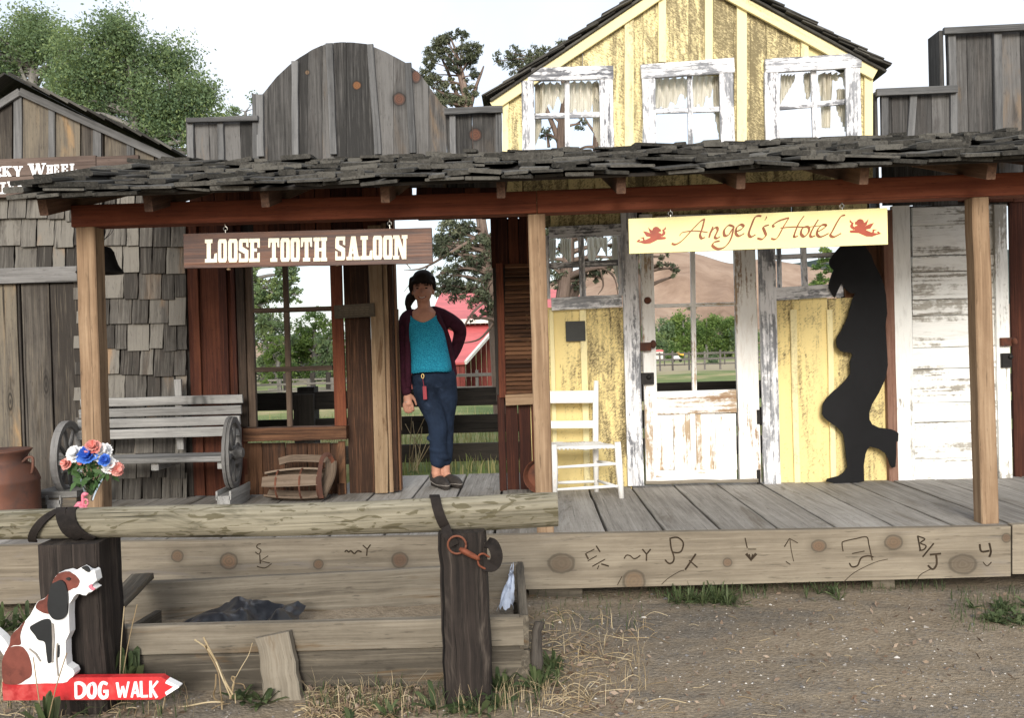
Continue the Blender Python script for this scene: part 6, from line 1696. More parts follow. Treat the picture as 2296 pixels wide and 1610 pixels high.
    for y, c, hw, dep, dd in ((708, 951, 33, .098, .018), (716, 951, 39, .108, .015), (732, 955, 42, .122, .005), (750, 957, 42.5, .133, -.002), (772, 960, 42.5, .132, .0), (795, 963, 43, .128, .0), (815, 965, 45.5, .137, .0), (832, 966, 46, .14, .0)):
        rings.append((p(c, y, dd), hw * k, dep))
    n = 40; vs = []
    for i, (c, a, b) in enumerate(rings):
        for j in range(n):
            th = 2 * math.pi * j / n; ca, sa = math.cos(th), math.sin(th)
            f = 1 + (.012 * math.sin(th * 7 + i) * (i / 7) if i > 3 else 0)
            x = c.x + a * f * math.copysign(abs(ca) ** .8, ca); yy = c.y + b * f * math.copysign(abs(sa) ** .85, sa); z = c.z
            if i == 0:                         # neckline dips at the front, rises over the shoulders
                z = c.z + .02 * abs(ca) ** 2 + (.012 if sa > 0 else -.055 * (1 - abs(ca)) ** .8)
                if sa < 0: yy = c.y + (b + .02 * (1 - abs(ca))) * f * math.copysign(abs(sa) ** .85, sa)
            if i == 1 and sa < 0: z -= .042 * (1 - abs(ca)) ** .8
            if i == 2 and sa < 0: z -= .015 * (1 - abs(ca)) ** .8
            if i == 7: z += .014 * math.sin(th * 1.0 + .3) - .01 * math.cos(th * 2)
            vs.append((x, yy, z))
    fs = [(i * n + j, i * n + (j + 1) % n, (i + 1) * n + (j + 1) % n, (i + 1) * n + j) for i in range(len(rings) - 1) for j in range(n)]
    mb.add(vs, fs); o = mb.build('knit_top', M['shirt'], t, smooth=True); sm = o.modifiers.new('s', 'SUBSURF'); sm.levels = sm.render_levels = 1
    sd = o.modifiers.new('t', 'SOLIDIFY'); sd.thickness = .004
    # cardigan: both sleeves, back and the two open fronts
    cp = [('t', [p(922, 707, .03), p(912, 717, .02), p(905, 755, .01), p(904, 800, -.01), p(908, 845, -.035), p(913, 877, -.048)], [.052, .062, .056, .05, .046, .04]),
          ('t', [p(972, 700, .03), p(988, 709, .03), p(1012, 722, .07), p(1028, 740, .12), p(1021, 775, .13), p(1008, 802, .11)], [.05, .062, .057, .052, .046, .042]),
          ('t', [p(926, 702, .075), p(950, 694, .085), p(976, 698, .075)], [.03, .034, .03])]
    for i in range(9):                      # back panel
        f = i / 8; cp.append(('t', [p(922 + 62 * f, 706, .09 + .03 * math.sin(f * 3.1)), p(925 + 66 * f, 760, .105 + .04 * math.sin(f * 3.1)), p(925 + 78 * f, 835, .10 + .05 * math.sin(f * 3.1))], [.024, .026, .028]))
    cp += [('t', [p(924, 702, .0), p(919, 722, -.05), p(917, 770, -.07), p(918, 830, -.085), p(919, 862, -.075)], [.018, .022, .024, .026, .024]),
           ('t', [p(974, 700, .0), p(988, 722, -.05), p(1000, 760, -.02), p(1010, 800, .02), p(1018, 840, .05)], [.018, .024, .028, .026, .02]),
           ('t', [p(990, 730, .03), p(1004, 775, .06), p(1014, 838, .09)], [.03, .03, .022])]
    fused('cardigan', cp, .008, 3, M['maroon'], t)
    jp = [('t', [p(967, 832, .01), p(971, 858, .012)], [.148, .156], .74),
          ('t', [p(950, 846, .0), p(960, 890, -.02), p(980, 945, -.03), p(982, 995, .0), p(982, 1033, .012)], [.098, .098, .074, .066, .064]),
          ('t', [p(994, 846, .02), p(998, 895, .03), p(996, 945, .05), p(996, 1000, .055), p(995, 1032, .045)], [.095, .09, .068, .062, .058])]
    for y, a, d in ((960, 985, -.05), (985, 978, -.045), (1010, 984, -.045), (905, 965, -.09), (1022, 990, -.04)):
        jp.append(('t', [p(a - 16, y - 3, d + .02), p(a, y, d), p(a + 14, y + 4, d + .03)], [.02, .026, .02]))
    fused('jeans', jp, .007, 3, M['denim'], t)
    # shoes with pale piping
    for (hx_, hy_, hd), (tx, ty, td) in (((974, 1076, .05), (1005, 1086, -.17)), ((997, 1074, .06), (1032, 1084, -.11))):
        h, e = p(hx_, hy_, hd), p(tx, ty, td); h.z = max(h.z, DK + .05); e.z = DK + .036
        s = fused('shoe', [('t', [h + Vector((0, .01, -.012)), h.lerp(e, .35), h.lerp(e, .72), e], [.042, .043, .044, .03]), ('t', [h + Vector((0, .0, .045)), h], [.038, .042]), ('t', [Vector((h.x, h.y, DK + .014)), Vector(((h.x + e.x) / 2, (h.y + e.y) / 2, DK + .012)), Vector((e.x, e.y, DK + .014))], [.04, .042, .03], .5)], .006, 3, M['shoe'], t)
        mb = MB()
        for q in (.42, .52, .62, .72): c = h.lerp(e, q) + Vector((0, 0, .040 - .012 * q)); mb.tube([c + Vector((-.028, .004, -.012)), c, c + Vector((.028, -.004, -.012))], .0032, 6)
        d = (e - h).normalized(); sdv = d.cross(Vector((0, 0, 1))).normalized()
        mb.tube(spline([h + sdv * .045 + Vector((0, 0, -.01)), h.lerp(e, .6) + sdv * .046 + Vector((0, 0, -.012)), e + sdv * .03, e + d * .028, e - sdv * .03, h.lerp(e, .6) - sdv * .046 + Vector((0, 0, -.012))], 4), .003, 6)
        mb.build('lace', M['shoetrim'], s)
    # keys on the belt and a ring
    mb = MB(); c = p(953, 842, -.155); mb.tube([c + Vector((math.cos(a) * .009, 0, math.sin(a) * .016)) for a in [i * math.pi / 6 for i in range(13)]], .003, 6)
    kc = mb.build('key_clip', plain('brass_clip', (.6, .45, .2), .3, .5, .9, var=.1), t)
    mb = MB(); mb.tube([p(953, 848, -.155), p(955, 858, -.16), p(956, 866, -.16)], .0022, 5); mb.beam(p(957, 864, -.158), p(958.5, 893, -.155), .028, .007, up=(0, 1, 0), ch=.003); mb.build('key_tag', M['keytag'], kc)
    mb = MB(); c = p(913, 900, -.077); mb.tube([c + Vector((math.cos(a) * .0105, math.sin(a) * .0105, 0)) for a in [i * math.pi / 6 for i in range(13)]], .002, 5); mb.build('finger_ring', M['steel'], t)
woman()

# ------------------------------------------------------------------ trees
def leaves(mb, clumps, n, size, sig=.33, asp=.5, drop=0.0):
    """n small leaf faces gathered in tufts through the clumps (centre, rx, rz)"""
    r_ = np.random.RandomState(rng.randrange(1 << 30))
    wts = np.array([c[1] * c[1] for c in clumps]); wts /= wts.sum(); cnt = np.maximum(1, (wts * n).astype(int))
    V = []; Rn = []
    for (c, rx, rz), k in zip(clumps, cnt):
        nt = max(3, k // 26)
        d = r_.normal(size=(nt, 3)); d /= np.linalg.norm(d, axis=1)[:, None]
        rad = r_.uniform(.35, 1.05, (nt, 1)) ** .6
        tc = d * rad * np.array([rx, rx, rz]) + np.array(c); tone = np.clip(r_.normal(.45, .13, nt) + r_.normal(0, .2), 0, 1)
        ii = r_.randint(0, nt, k)
        pos = tc[ii] + r_.normal(size=(k, 3)) * np.array([rx, rx, rz]) * sig * .5
        a = r_.normal(size=(k, 3)); a[:, 2] -= drop; a /= np.linalg.norm(a, axis=1)[:, None]
        b = np.cross(a, r_.normal(size=(k, 3))); b /= np.linalg.norm(b, axis=1)[:, None]
        s = size * r_.uniform(.6, 1.35, (k, 1))
        V.append(np.stack([pos - a * s * .5, pos + b * s * asp * .5, pos + a * s * .5, pos - b * s * asp * .5], 1).reshape(-1, 3))
        Rn.append(np.repeat(np.clip(tone[ii] + r_.normal(0, .1, k), 0, 1), 4))
    V = np.concatenate(V); Rn = np.concatenate(Rn)
    return V, Rn
def leafobj(name, V, Rn, mat, parent=None, base=(0, 0, 0)):
    off = np.array(base)
    p = parent; o_ = Vector((0, 0, 0))
    while p is not None: o_ += Vector(p.location); p = p.parent
    if parent is not None: off = np.array(o_)
    me = bpy.data.meshes.new(name); n = len(V)
    me.vertices.add(n); me.vertices.foreach_set('co', (V - off).astype(np.float32).ravel())
    me.loops.add(n); me.loops.foreach_set('vertex_index', np.arange(n, dtype=np.int32))
    me.polygons.add(n // 4); me.polygons.foreach_set('loop_start', np.arange(0, n, 4, dtype=np.int32))
    me.update(calc_edges=True); me.validate()
    a = me.attributes.new('rnd', 'FLOAT', 'POINT'); a.data.foreach_set('value', Rn.astype(np.float32))
    me.materials.append(mat)
    o = bpy.data.objects.new(name, me); C.objects.link(o)
    if parent is not None: o.parent = parent
    else: o.location = base
    return o
def tree(name, label, Y, trunk, clumps, n, size, leafm, barkm, cat='tree', group=None, r0=.15, r1=.03, sig=.33, asp=.5, drop=0.0, dep=1.0, limbs=True, extra=None, rs=1.0):
    """trunk: pixel polyline on plane Y (base first); clumps: (px, py, rpx, rz/rx, depth offset in radii)"""
    k = Y / FPX
    P = [W3(a, b, Y) for a, b in trunk]; P[0].z = min(P[0].z, gz(P[0].x, Y) - .1)
    base = (P[0].x, Y, gz(P[0].x, Y)); t = thing(name, label, cat, base, group)
    cl = []
    for c in clumps:
        px, py, r = c[:3]; asz = c[3] if len(c) > 3 else .85; dd = c[4] if len(c) > 4 else rng.uniform(-.8, .8) * dep
        w = W3(px, py, Y); r = r * rs; cl.append((Vector((w.x, Y + dd * r * k, w.z)), r * k, r * k * asz))
    mb = MB(); S = spline(P, 5); m = len(S); mb.tube(S, [r0 + (r1 - r0) * i / (m - 1) for i in range(m)], 9)
    if limbs:
        for c, rx, rz in cl:
            best = min(S[max(1, m // 4):], key=lambda q: (q - c).length + max(0, q.z - c.z + rx * .3) * 2)
            j = S.index(best); L = (c - best).length; rr = max(.012, (r0 + (r1 - r0) * j / (m - 1)) * .55)
            mid = best.lerp(c, .5) + Vector((rng.gauss(0, .07), rng.gauss(0, .07), .06)) * L
            mb.tube(spline([best, mid, c], 4), [rr, rr * .85, rr * .75, rr * .65, rr * .55, rr * .5, rr * .4, rr * .32, rr * .25][:9], 6)
            for q in range(3):
                e = c + Vector((rng.gauss(0, .6) * rx, rng.gauss(0, .6) * rx, rng.gauss(0, .6) * rz)); mb.tube([mid.lerp(c, .6), c.lerp(e, .5) + Vector((0, 0, .05 * rx)), e], [rr * .4, rr * .25, rr * .1], 5)
    for e in (extra or []):
        E = spline([W3(a, b, Y + d) for a, b, d in e[0]], 5); mb.tube(E, [e[1] + (e[2] - e[1]) * i / (len(E) - 1) for i in range(len(E))], 6)
    mb.build('trunk', barkm, t, smooth=True)
    V, Rn = leaves(mb, [(tuple(c), a, b) for c, a, b in cl], n, size, sig, asp, drop)
    leafobj('crown', V, Rn, leafm, t)
    return t
def scatter(x0, y0, x1, y1, n, r, inside=None):
    out = []
    while len(out) < n:
        x, y = rng.uniform(x0, x1), rng.uniform(y0, y1)
        if inside is None or inside(x, y): out.append((x, y, r * rng.uniform(.7, 1.25)))
    return out
# big cottonwoods behind the shed
YL = 27
top = interp([(-160, 60), (-60, 20), (0, 40), (40, 15), (90, 25), (150, 70), (200, 70)])
tree('cottonwood', 'tall cottonwood at far left with a forked trunk showing over the shed ridge', YL, [(70, 860), (72, 400), (74, 210), (76, 150)],
     [(x, y, r) for x, y, r in scatter(-150, 20, 165, 190, 44, 34, lambda x, y: y > top(x) + 22 and not (20 < x < 130 and y > 135))] + [(10, 190, 18), (140, 190, 24), (165, 230, 26), (190, 265, 26), (-60, 210, 40), (30, 160, 16), (115, 160, 16)], 46000, .095, M['cottonwood'], M['bark2'], group='cottonwoods behind the shed', r0=.3, r1=.1, sig=1.0,
     extra=[([(74, 210, 0), (95, 170, .2), (112, 140, .3)], .09, .03), ([(74, 215, 0), (55, 175, -.1), (40, 135, 0)], .09, .03), ([(74, 225, 0), (110, 205, 0), (135, 195, .2)], .05, .02)])
top2 = interp([(150, 80), (175, 70), (215, 45), (262, 32), (290, 60), (330, 90), (380, 95), (420, 110), (450, 150), (485, 200)])
tree('cottonwood', 'broad leafy cottonwood with a pointed top between the shed and the round topped crown', YL - 2, [(300, 870), (305, 420), (300, 230), (285, 110)],
     [(x, y, r) for x, y, r in scatter(140, 40, 490, 350, 110, 32, lambda x, y: y > top2(x) + 20 and x < 475 - max(0, 200 - y) * .2)] + [(262, 55, 20), (270, 80, 24), (450, 230, 20), (470, 220, 14)], 78000, .095, M['cottonwood'], M['bark2'], group='cottonwoods behind the shed', r0=.32, r1=.06, sig=1.0)
tree('cottonwood', 'small pale cottonwood top peeping over the left grey wing of the saloon', YL + 6, [(545, 840), (550, 400), (550, 250)],
     [(x, y, r) for x, y, r in scatter(500, 225, 600, 300, 14, 18, lambda x, y: y > 250 - (x - 500) * .3)] + [(520, 245, 14), (575, 225, 16), (500, 262, 14)] + [(x, y, r) for x, y, r in scatter(540, 300, 660, 420, 10, 24)], 8000, .1, M['cottonwood'], M['bark2'], group='cottonwoods behind the shed', r0=.25, r1=.05, sig=.6)
# trees seen through the saloon window
tree('cottonwood', 'grey green tree hanging into the upper left panes of the saloon window', 20, [(520, 880), (535, 700), (560, 560), (590, 470)],
     [(x, y, r) for x, y, r in scatter(540, 520, 680, 690, 26, 24, lambda x, y: (x - 600) ** 2 / 95 ** 2 + (y - 590) ** 2 / 105 ** 2 < 1)], 9000, .085, M['cottonwood'], M['bark2'], r0=.2, r1=.05)
tree('bushy_tree', 'olive leafy tree in the left middle pane of the saloon window', 46, [(590, 850), (595, 780), (595, 730)], [(x, y, r) for x, y, r in scatter(555, 705, 640, 866, 40, 28)], 8000, .17, M['cottonwood'], M['bark2'], group='trees across the pasture', r0=.2, r1=.05)
tree('bushy_tree', 'bright yellow green tree beside the window muntin', 42, [(622, 850), (624, 800), (624, 760)], [(x, y, r) for x, y, r in scatter(606, 762, 645, 864, 26, 20)], 4600, .15, M['greentree'], M['bark2'], group='trees across the pasture', r0=.18, r1=.05)
tree('bushy_tree', 'large rounded green tree in the right panes of the saloon window', 50, [(705, 855), (705, 790), (705, 730)], [(x, y, r) for x, y, r in scatter(652, 700, 770, 862, 50, 27, lambda x, y: y > 700 + abs(x - 700) * .45)], 12000, .18, M['greentree'], M['bark2'], group='trees across the pasture', r0=.25, r1=.06)
tree('bushy_tree', 'dark green tree at the right edge of the saloon window', 44, [(735, 850), (735, 800), (735, 760)], [(x, y, r) for x, y, r in scatter(715, 740, 775, 862, 26, 20)], 6000, .16, M['cottonwood'], M['bark2'], group='trees across the pasture', r0=.2, r1=.05)
# junipers close behind the fronts
YJ = 13.0
J = dict(size=.055, asp=.32, sig=.34, drop=.5, rs=1.35)
tree('juniper', 'ragged juniper with bare forked limbs rising between the round crown and the hotel gable', YJ, [(1122, 900), (1108, 720), (1082, 520), (1062, 380), (1046, 240), (1030, 170)],
     [(968, 118, 15), (985, 100, 14), (1000, 80, 13), (992, 84, 10), (1035, 82, 11), (960, 165, 16), (975, 180, 15), (1040, 120, 18), (1060, 118, 16), (1052, 140, 13), (1018, 150, 13), (966, 140, 12), (1005, 120, 12), (985, 205, 14), (1000, 222, 13), (1040, 190, 12), (1066, 172, 10), (1005, 185, 11), (1058, 208, 12), (982, 232, 14), (1020, 225, 12), (1046, 230, 12)],
     11000, leafm=M['juniper'], barkm=M['bark'], group='junipers behind the fronts', r0=.11, r1=.03,
     extra=[([(1062, 380, 0), (1035, 250, .1), (1012, 180, .1), (990, 130, .2)], .05, .015), ([(1050, 260, 0), (1065, 200, -.1), (1078, 165, -.1), (1084, 148, 0)], .035, .01), ([(1035, 250, .1), (1000, 215, 0), (970, 195, 0)], .03, .008), ([(1046, 240, 0), (1040, 180, 0), (1020, 110, .1), (1008, 82, .1)], .04, .008)], **J)
tree('juniper', 'drooping juniper boughs filling the right side of the saloon doorway', 11.5, [(1140, 900), (1125, 760), (1105, 640), (1085, 520), (1075, 440)],
     [(x, y, r) for x, y, r in scatter(985, 500, 1120, 700, 44, 17, lambda x, y: y < 695 - (1100 - x) * .4 and x > 968 + max(0, 560 - y) * .5)] + [(975, 650, 12), (985, 610, 15), (1000, 570, 15), (1085, 705, 10), (1058, 712, 8)], 13000, leafm=M['juniper'], barkm=M['bark'], group='junipers behind the fronts', r0=.10, r1=.04,
     extra=[([(1110, 660, 0), (1060, 700, -.2), (1030, 755, -.3), (1010, 800, -.3)], .022, .004), ([(1085, 520, 0), (1020, 560, -.1), (950, 600, 0), (905, 605, .1)], .03, .004), ([(1095, 580, 0), (1040, 600, 0), (985, 640, .1)], .03, .006), ([(920, 602, 0), (905, 585, 0), (892, 575, 0)], .008, .003), ([(960, 598, 0), (925, 630, 0), (905, 655, 0)], .009, .003), ([(1110, 720, 0), (1075, 760, 0), (1030, 770, 0)], .02, .005)], **J)
tree('juniper', 'two stemmed juniper behind the left hotel windows', YJ, [(1225, 900), (1262, 660), (1275, 540), (1258, 320), (1268, 210), (1255, 150)],
     [(1130, 135, 16), (1150, 120, 15), (1175, 130, 17), (1195, 122, 16), (1215, 115, 13), (1160, 155, 15), (1190, 150, 14), (1210, 135, 12), (1265, 105, 14), (1285, 118, 12), (1222, 300, 13), (1300, 275, 11)] + [(x, y, r) for x, y, r in scatter(1225, 490, 1400, 640, 26, 13)],
     10000, leafm=M['juniper'], barkm=M['bark'], group='junipers behind the fronts', r0=.12, r1=.04,
     extra=[([(1268, 700, 0), (1310, 600, .2), (1345, 520, .3), (1335, 330, .3), (1345, 270, .3), (1370, 220, .4)], .09, .02), ([(1258, 330, 0), (1235, 270, .1), (1200, 190, .1), (1170, 150, .1)], .05, .012), ([(1262, 280, 0), (1245, 265, 0), (1215, 245, 0)], .03, .01), ([(1335, 330, .3), (1310, 330, .2), (1280, 345, .1)], .03, .01), ([(1230, 330, 0), (1228, 300, 0), (1238, 280, 0)], .025, .008), ([(1335, 300, .3), (1315, 272, .3), (1300, 240, .3)], .025, .008), ([(1280, 620, 0), (1340, 600, -.1), (1375, 620, -.1), (1385, 660, -.1)], .03, .006), ([(1345, 604, -.1), (1352, 640, -.1), (1340, 660, -.1)], .02, .005)], **J)
tree('juniper', 'juniper bough drooping into the top left pane of the hotel door', 12, [(1420, 900), (1425, 700), (1440, 520), (1450, 440)],
     [(1500, 590, 9), (1515, 600, 10), (1510, 620, 7), (1490, 575, 10), (1480, 590, 8), (1470, 555, 12), (1440, 560, 20), (1430, 600, 18), (1455, 520, 22), (1500, 530, 18), (1530, 540, 14), (1410, 520, 22)], 3200, leafm=M['juniper'], barkm=M['bark'], group='junipers behind the fronts', r0=.1, r1=.04, size=.06, asp=.3, sig=.5, drop=.7)
tree('scrub_oak', 'thin leaved shrubby tree behind the right hotel window beside the cowboy cutout', 14, [(1900, 900), (1890, 720), (1870, 620), (1860, 560)],
     [(x, y, r) for x, y, r in scatter(1822, 560, 1900, 660, 18, 12)], 2300, .06, M['greentree'], M['bark2'], r0=.07, r1=.02, sig=.6)
# the wood across the field, seen through the hotel door
for i, (x, ty, r, m, lab) in enumerate(((1478, 712, 22, 'cottonwood', 'leftmost grey green tree in the door panes'), (1505, 703, 24, 'cottonwood', 'tall olive tree in the left door panes'), (1530, 700, 22, 'greentree', 'light green tree left of the door muntin'), (1558, 706, 22, 'cottonwood', 'dull green tree behind the door muntin'),
                                        (1584, 702, 24, 'greentree', 'yellow green tree right of the door muntin'), (1612, 712, 24, 'cottonwood', 'dark green tree in the right door panes'), (1640, 708, 26, 'greentree', 'bright green tree at the right edge of the door panes'), (1675, 705, 26, 'cottonwood', 'green tree hidden mostly by the door stile'), (1440, 715, 24, 'cottonwood', 'green tree behind the white door casing'))):
    by = 806 - (x - 1500) * .028
    tree('field_tree', lab, 118 + (i * 7) % 12, [(x, by), (x + rng.uniform(-3, 3), (by + ty) / 2), (x, ty + 18)], [(a, b, q) for a, b, q in scatter(x - r, ty + 2, x + r, by - 4, 30, 12, lambda a, b: b > ty + 8 + abs(a - x) * .4)], 4600, .36, M[m], M['bark2'], group='trees at the far side of the field', r0=.25, r1=.1, limbs=False, sig=.7)
tree('bush', 'round bright green bush below the tall trees in the left door pane', 92, [(1510, 812), (1510, 800)], [(x, y, r) for x, y, r in scatter(1492, 772, 1532, 802, 12, 9, lambda x, y: y > 766 + abs(x - 1511) * .8)], 1700, .26, M['greentree'], M['bark2'], cat='bush', limbs=False)
tree('bush', 'low dark green bush beside the fence in the right door pane', 70, [(1590, 826), (1590, 815)], [(x, y, r) for x, y, r in scatter(1572, 800, 1608, 824, 9, 8)], 1300, .2, M['cottonwood'], M['bark2'], cat='bush', limbs=False)

# ------------------------------------------------------------------ red barn
def barn():
    Y = 24.0; b = W3(1075, 850, Y)
    t = thing('red_barn', 'red board barn with faded pink metal roofs behind the saloon doorway', 'barn', (b.x, Y, .25))
    P = lambda x, y, d=0: W3(x, y, Y + d)
    a0 = P(965, 720); a1 = P(1300, 712)
    mb = MB()       # main block
    n = 26
    for i in range(n):
        xa = a0.x + (a1.x - a0.x) * i / n; xb = a0.x + (a1.x - a0.x) * (i + 1) / n - .01
        mb.box(xa, xb, Y + 2.0, Y + 2.04, .1, a0.z)
    mb.build('wall', M['barnwall'], t)
    mb = MB(); z0 = P(1060, 716).z; z1 = P(1060, 664, 3.5).z
    mb.beam(Vector(((a0.x + a1.x) / 2, Y + 1.6, z0)), Vector(((a0.x + a1.x) / 2, Y + 5.5, z1 + .25)), (a1.x - a0.x) + .5, .06, up=(0, -.3, 1)); mb.build('roof', M['barnroof'], t, label='upper pink metal roof')
    mb = MB(); mb.beam((a0.x - .25, Y + 1.56, z0 + .0), (a1.x + .25, Y + 1.56, z0), .05, .14); mb.build('eave_board', M['stucco'], t)
    # lean-to: its roof faces the street and falls below eye level, the ground drops away there
    def quad(name, pts, th, mat, label=None):
        mb = MB(); n = (pts[1] - pts[0]).cross(pts[3] - pts[0]).normalized() * th
        vs = pts + [p + n for p in pts]; mb.add(vs, [(3, 2, 1, 0), (4, 5, 6, 7)] + [(i, (i + 1) % 4, 4 + (i + 1) % 4, 4 + i) for i in range(4)]); mb.build(name, mat, t, label=label)
    e0, e1, r1, r0 = P(900, 818, -.6), P(1041, 813, -.6), P(1116, 727, 1.9), P(930, 733, 1.9)
    quad('roof', [e0, e1, r1, r0], -.06, M['barnroof'], 'lower pink metal lean-to roof')
    mb = MB(); mb.beam(e1 + Vector((.03, 0, 0)), r1 + Vector((.03, 0, 0)), .07, .10, up=(0, -.3, 1)); mb.build('rake_board', M['stucco'], t)
    mb = MB(); n = 12
    for i in range(n):
        xa = e0.x + (e1.x - e0.x) * i / n; mb.box(xa, xa + (e1.x - e0.x) / n - .01, Y - .45, Y - .41, -.2, e1.z + .02)
    mb.build('wall', M['barnwall'], t, label='low front wall of the lean-to')
    w0, w1 = P(1062, 745, 1.95), P(1072, 760, 1.95); mb = MB(); mb.box(w1.x + 1.2, w1.x + 1.5, Y + 1.95, Y + 2.0, w1.z - .3, w1.z + .1); mb.build('window', M['stucco'], t)
barn()

# ------------------------------------------------------------------ fences
def rail_fence(name, label, x0, x1, Y, posts, rails, mat, rw=.14, rt=.035, pw=.12, ph=1.0, slope=0.0, group=None, pm=None):
    zb = gz((x0 + x1) / 2, Y)
    t = thing(name, label, 'fence', ((x0 + x1) / 2, Y, zb), group)
    for x in posts:
        mb = MB(); yy = Y + slope * (x - x0); mb.beam((x, yy + rt, zb - .2), (x + rng.gauss(0, .01), yy + rt, zb + ph * rng.uniform(.96, 1.06)), pw, pw, up=(0, 1, 0), seg=3, jit=.003); mb.build('post', pm or mat, t)
    for z in rails:
        mb = MB(); mb.beam((x0, Y - rt * .6, zb + z), (x1, Y + slope * (x1 - x0) - rt * .6, zb + z + rng.gauss(0, .01)), rt, rw, seg=10, jit=.003); mb.build('rail', mat, t)
    return t
Yf = 8.0
z = [W(1010, y, Yf)[1] - gz(0, Yf) for y in (889, 950, 1013)]
fence_posts = [W(x, 900, Yf)[0] for x in (690, 395, 1235, 1530 - 130, 1760, 2050)] + [-4.6, 4.6]
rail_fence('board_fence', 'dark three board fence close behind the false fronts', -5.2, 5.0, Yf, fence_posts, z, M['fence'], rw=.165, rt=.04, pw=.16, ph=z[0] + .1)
mb = MB(); a, b, z0, z1 = RX(660, 884, 705, 1010, Yf - .1); mb.box(a, b, Yf - .12, Yf - .06, .2, z1, seg=3, jit=.002); o = mb.build('gate_board', M['fence'], None, base=((a + b) / 2, Yf - .1, .25)); tag(o, 'dark upright board standing against the fence behind the saloon window', 'board')
xs = lambda Y, *p: [W(q, 830, Y)[0] for q in p]
rail_fence('rail_fence', 'grey corral rails behind the lower saloon window panes', *xs(22, 540, 760), 22, xs(22, 560, 625, 690, 745), (.1, .27, .44), M['farfence'], rw=.05, ph=.55, pw=.1)
rail_fence('rail_fence', 'dark posted corral fence farther behind the saloon window', *xs(30, 600, 900), 30, xs(30, 640, 700, 735, 800, 860), (.08, .24, .4), M['farfence'], rw=.06, ph=.62, pw=.16, pm=M['fence'])
rail_fence('rail_fence', 'pale corral rails in front of the red barn', *xs(18.5, 985, 1180), 18.5, xs(18.5, 1000, 1068, 1112, 1160), (.35, .62), M['farfence'], rw=.07, ph=.68, pw=.07)
rail_fence('rail_fence', 'far post and rail fence across the field in the hotel door panes', *xs(46, 1380, 1720), 46, xs(46, 1400, 1440, 1480, 1508, 1545, 1580, 1615, 1650, 1690), (.3, .6, .9), M['farfence'], rw=.06, ph=1.0, pw=.09)
rail_fence('rail_fence', 'thin dark fence line under the trees in the hotel door panes', *xs(62, 1380, 1720), 62, xs(62, 1400, 1440, 1490, 1535, 1580, 1625, 1670, 1700), (.4, .8), M['farfence'], rw=.06, ph=.95, pw=.08)

# ------------------------------------------------------------------ small far things
def cottage():
    Y = 100; a = W3(1470, 806, Y); b = W3(1486, 788, Y)
    t = thing('cottage', 'tiny white cottage with red roof at the left edge of the hotel door glass', 'house', ((a.x + b.x) / 2, Y, a.z))
    mb = MB(); mb.box(a.x, b.x, Y, Y + 2, a.z, b.z); mb.build('wall', M['stucco'], t)
    mb = MB(); xm = (a.x + b.x) / 2; mb.poly([(a.x - .1, b.z), (b.x + .1, b.z), (b.x - .1, b.z + .22), (a.x + .15, b.z + .22)], Y - .1, Y + 2.1); mb.build('roof', M['barnroof'], t)
def cart():
    Y = 62; k = Y / FPX; c = W3(1517, 812, Y); zb = c.z
    t = thing('utility_cart', 'small white utility cart with yellow canopy parked across the field', 'cart', (c.x, Y, zb))
    s = k
    mb = MB(); mb.poly([(c.x - 13 * s, zb + 3 * s), (c.x + 13 * s, zb + 3 * s), (c.x + 13 * s, zb + 7 * s), (c.x + 7 * s, zb + 9 * s), (c.x + 4 * s, zb + 14 * s), (c.x - 4 * s, zb + 14 * s), (c.x - 8 * s, zb + 8 * s), (c.x - 13 * s, zb + 7 * s)], Y, Y + .5); mb.build('cart_body', M['vehwhite'], t)
    mb = MB(); mb.beam((c.x + 2 * s, Y + .2, zb + 20 * s), (c.x + 15 * s, Y + .2, zb + 16 * s), .6, 4 * s, up=(0, 0, 1)); mb.beam((c.x + 4 * s, Y + .2, zb + 14 * s), (c.x + 6 * s, Y + .2, zb + 19 * s), .06, .06); mb.build('canopy', M['vehyellow'], t)
    for dx in (-8, 8):
        mb = MB(); mb.lathe([(0, -.06), (3.4 * s, -.06), (3.4 * s, .06), (0, .06)], (c.x + dx * s, Y - .03, zb + 3.2 * s), 14, axis='y'); mb.build('wheel', M['tyre'], t)
cottage(); cart()

# ------------------------------------------------------------------ grasses, weeds, litter, pebbles
def blades(name, pts, hlo, hhi, wid, mat, lean=.35, label=None, kind='stuff', cat=None, parent=None, base=(0, 0, 0), seg=2):
    r_ = np.random.RandomState(rng.randrange(1 << 30)); V = []; Rn = []
    for (x, y) in pts:
        z = gz(x, y); h = r_.uniform(hlo, hhi); a = r_.uniform(0, 6.28); d = np.array([math.cos(a), math.sin(a), 0]); s = np.array([-d[1], d[0], 0]) * wid * r_.uniform(.6, 1.3)
        p0 = np.array([x, y, z - .01]); L = r_.uniform(.1, 1) * lean * h; p1 = p0 + np.array([0, 0, h * .6]) + d * L * .35; p2 = p0 + np.array([0, 0, h * r_.uniform(.8, 1)]) + d * L
        V += [p0 - s * .5, p0 + s * .5, p1 + s * .4, p1 - s * .4, p1 - s * .4, p1 + s * .4, p2 + s * .08, p2 - s * .08]
        Rn += [r_.uniform(0, 1)] * 8
    o = leafobj(name, np.array(V), np.array(Rn), mat, parent, base)
    if label: o['label'] = label
    if cat: o['category'] = cat
    if kind: o['kind'] = kind
    return o
R2 = random.Random(11)
blades('field_grass', [(R2.uniform(-4.5, 4.5), 7.4 + abs(R2.gauss(0, 3.2))) for _ in range(9000)], .05, .22, .012, M['fieldgrass'], label='green and straw coloured grass of the pasture behind the fronts', cat='grass')
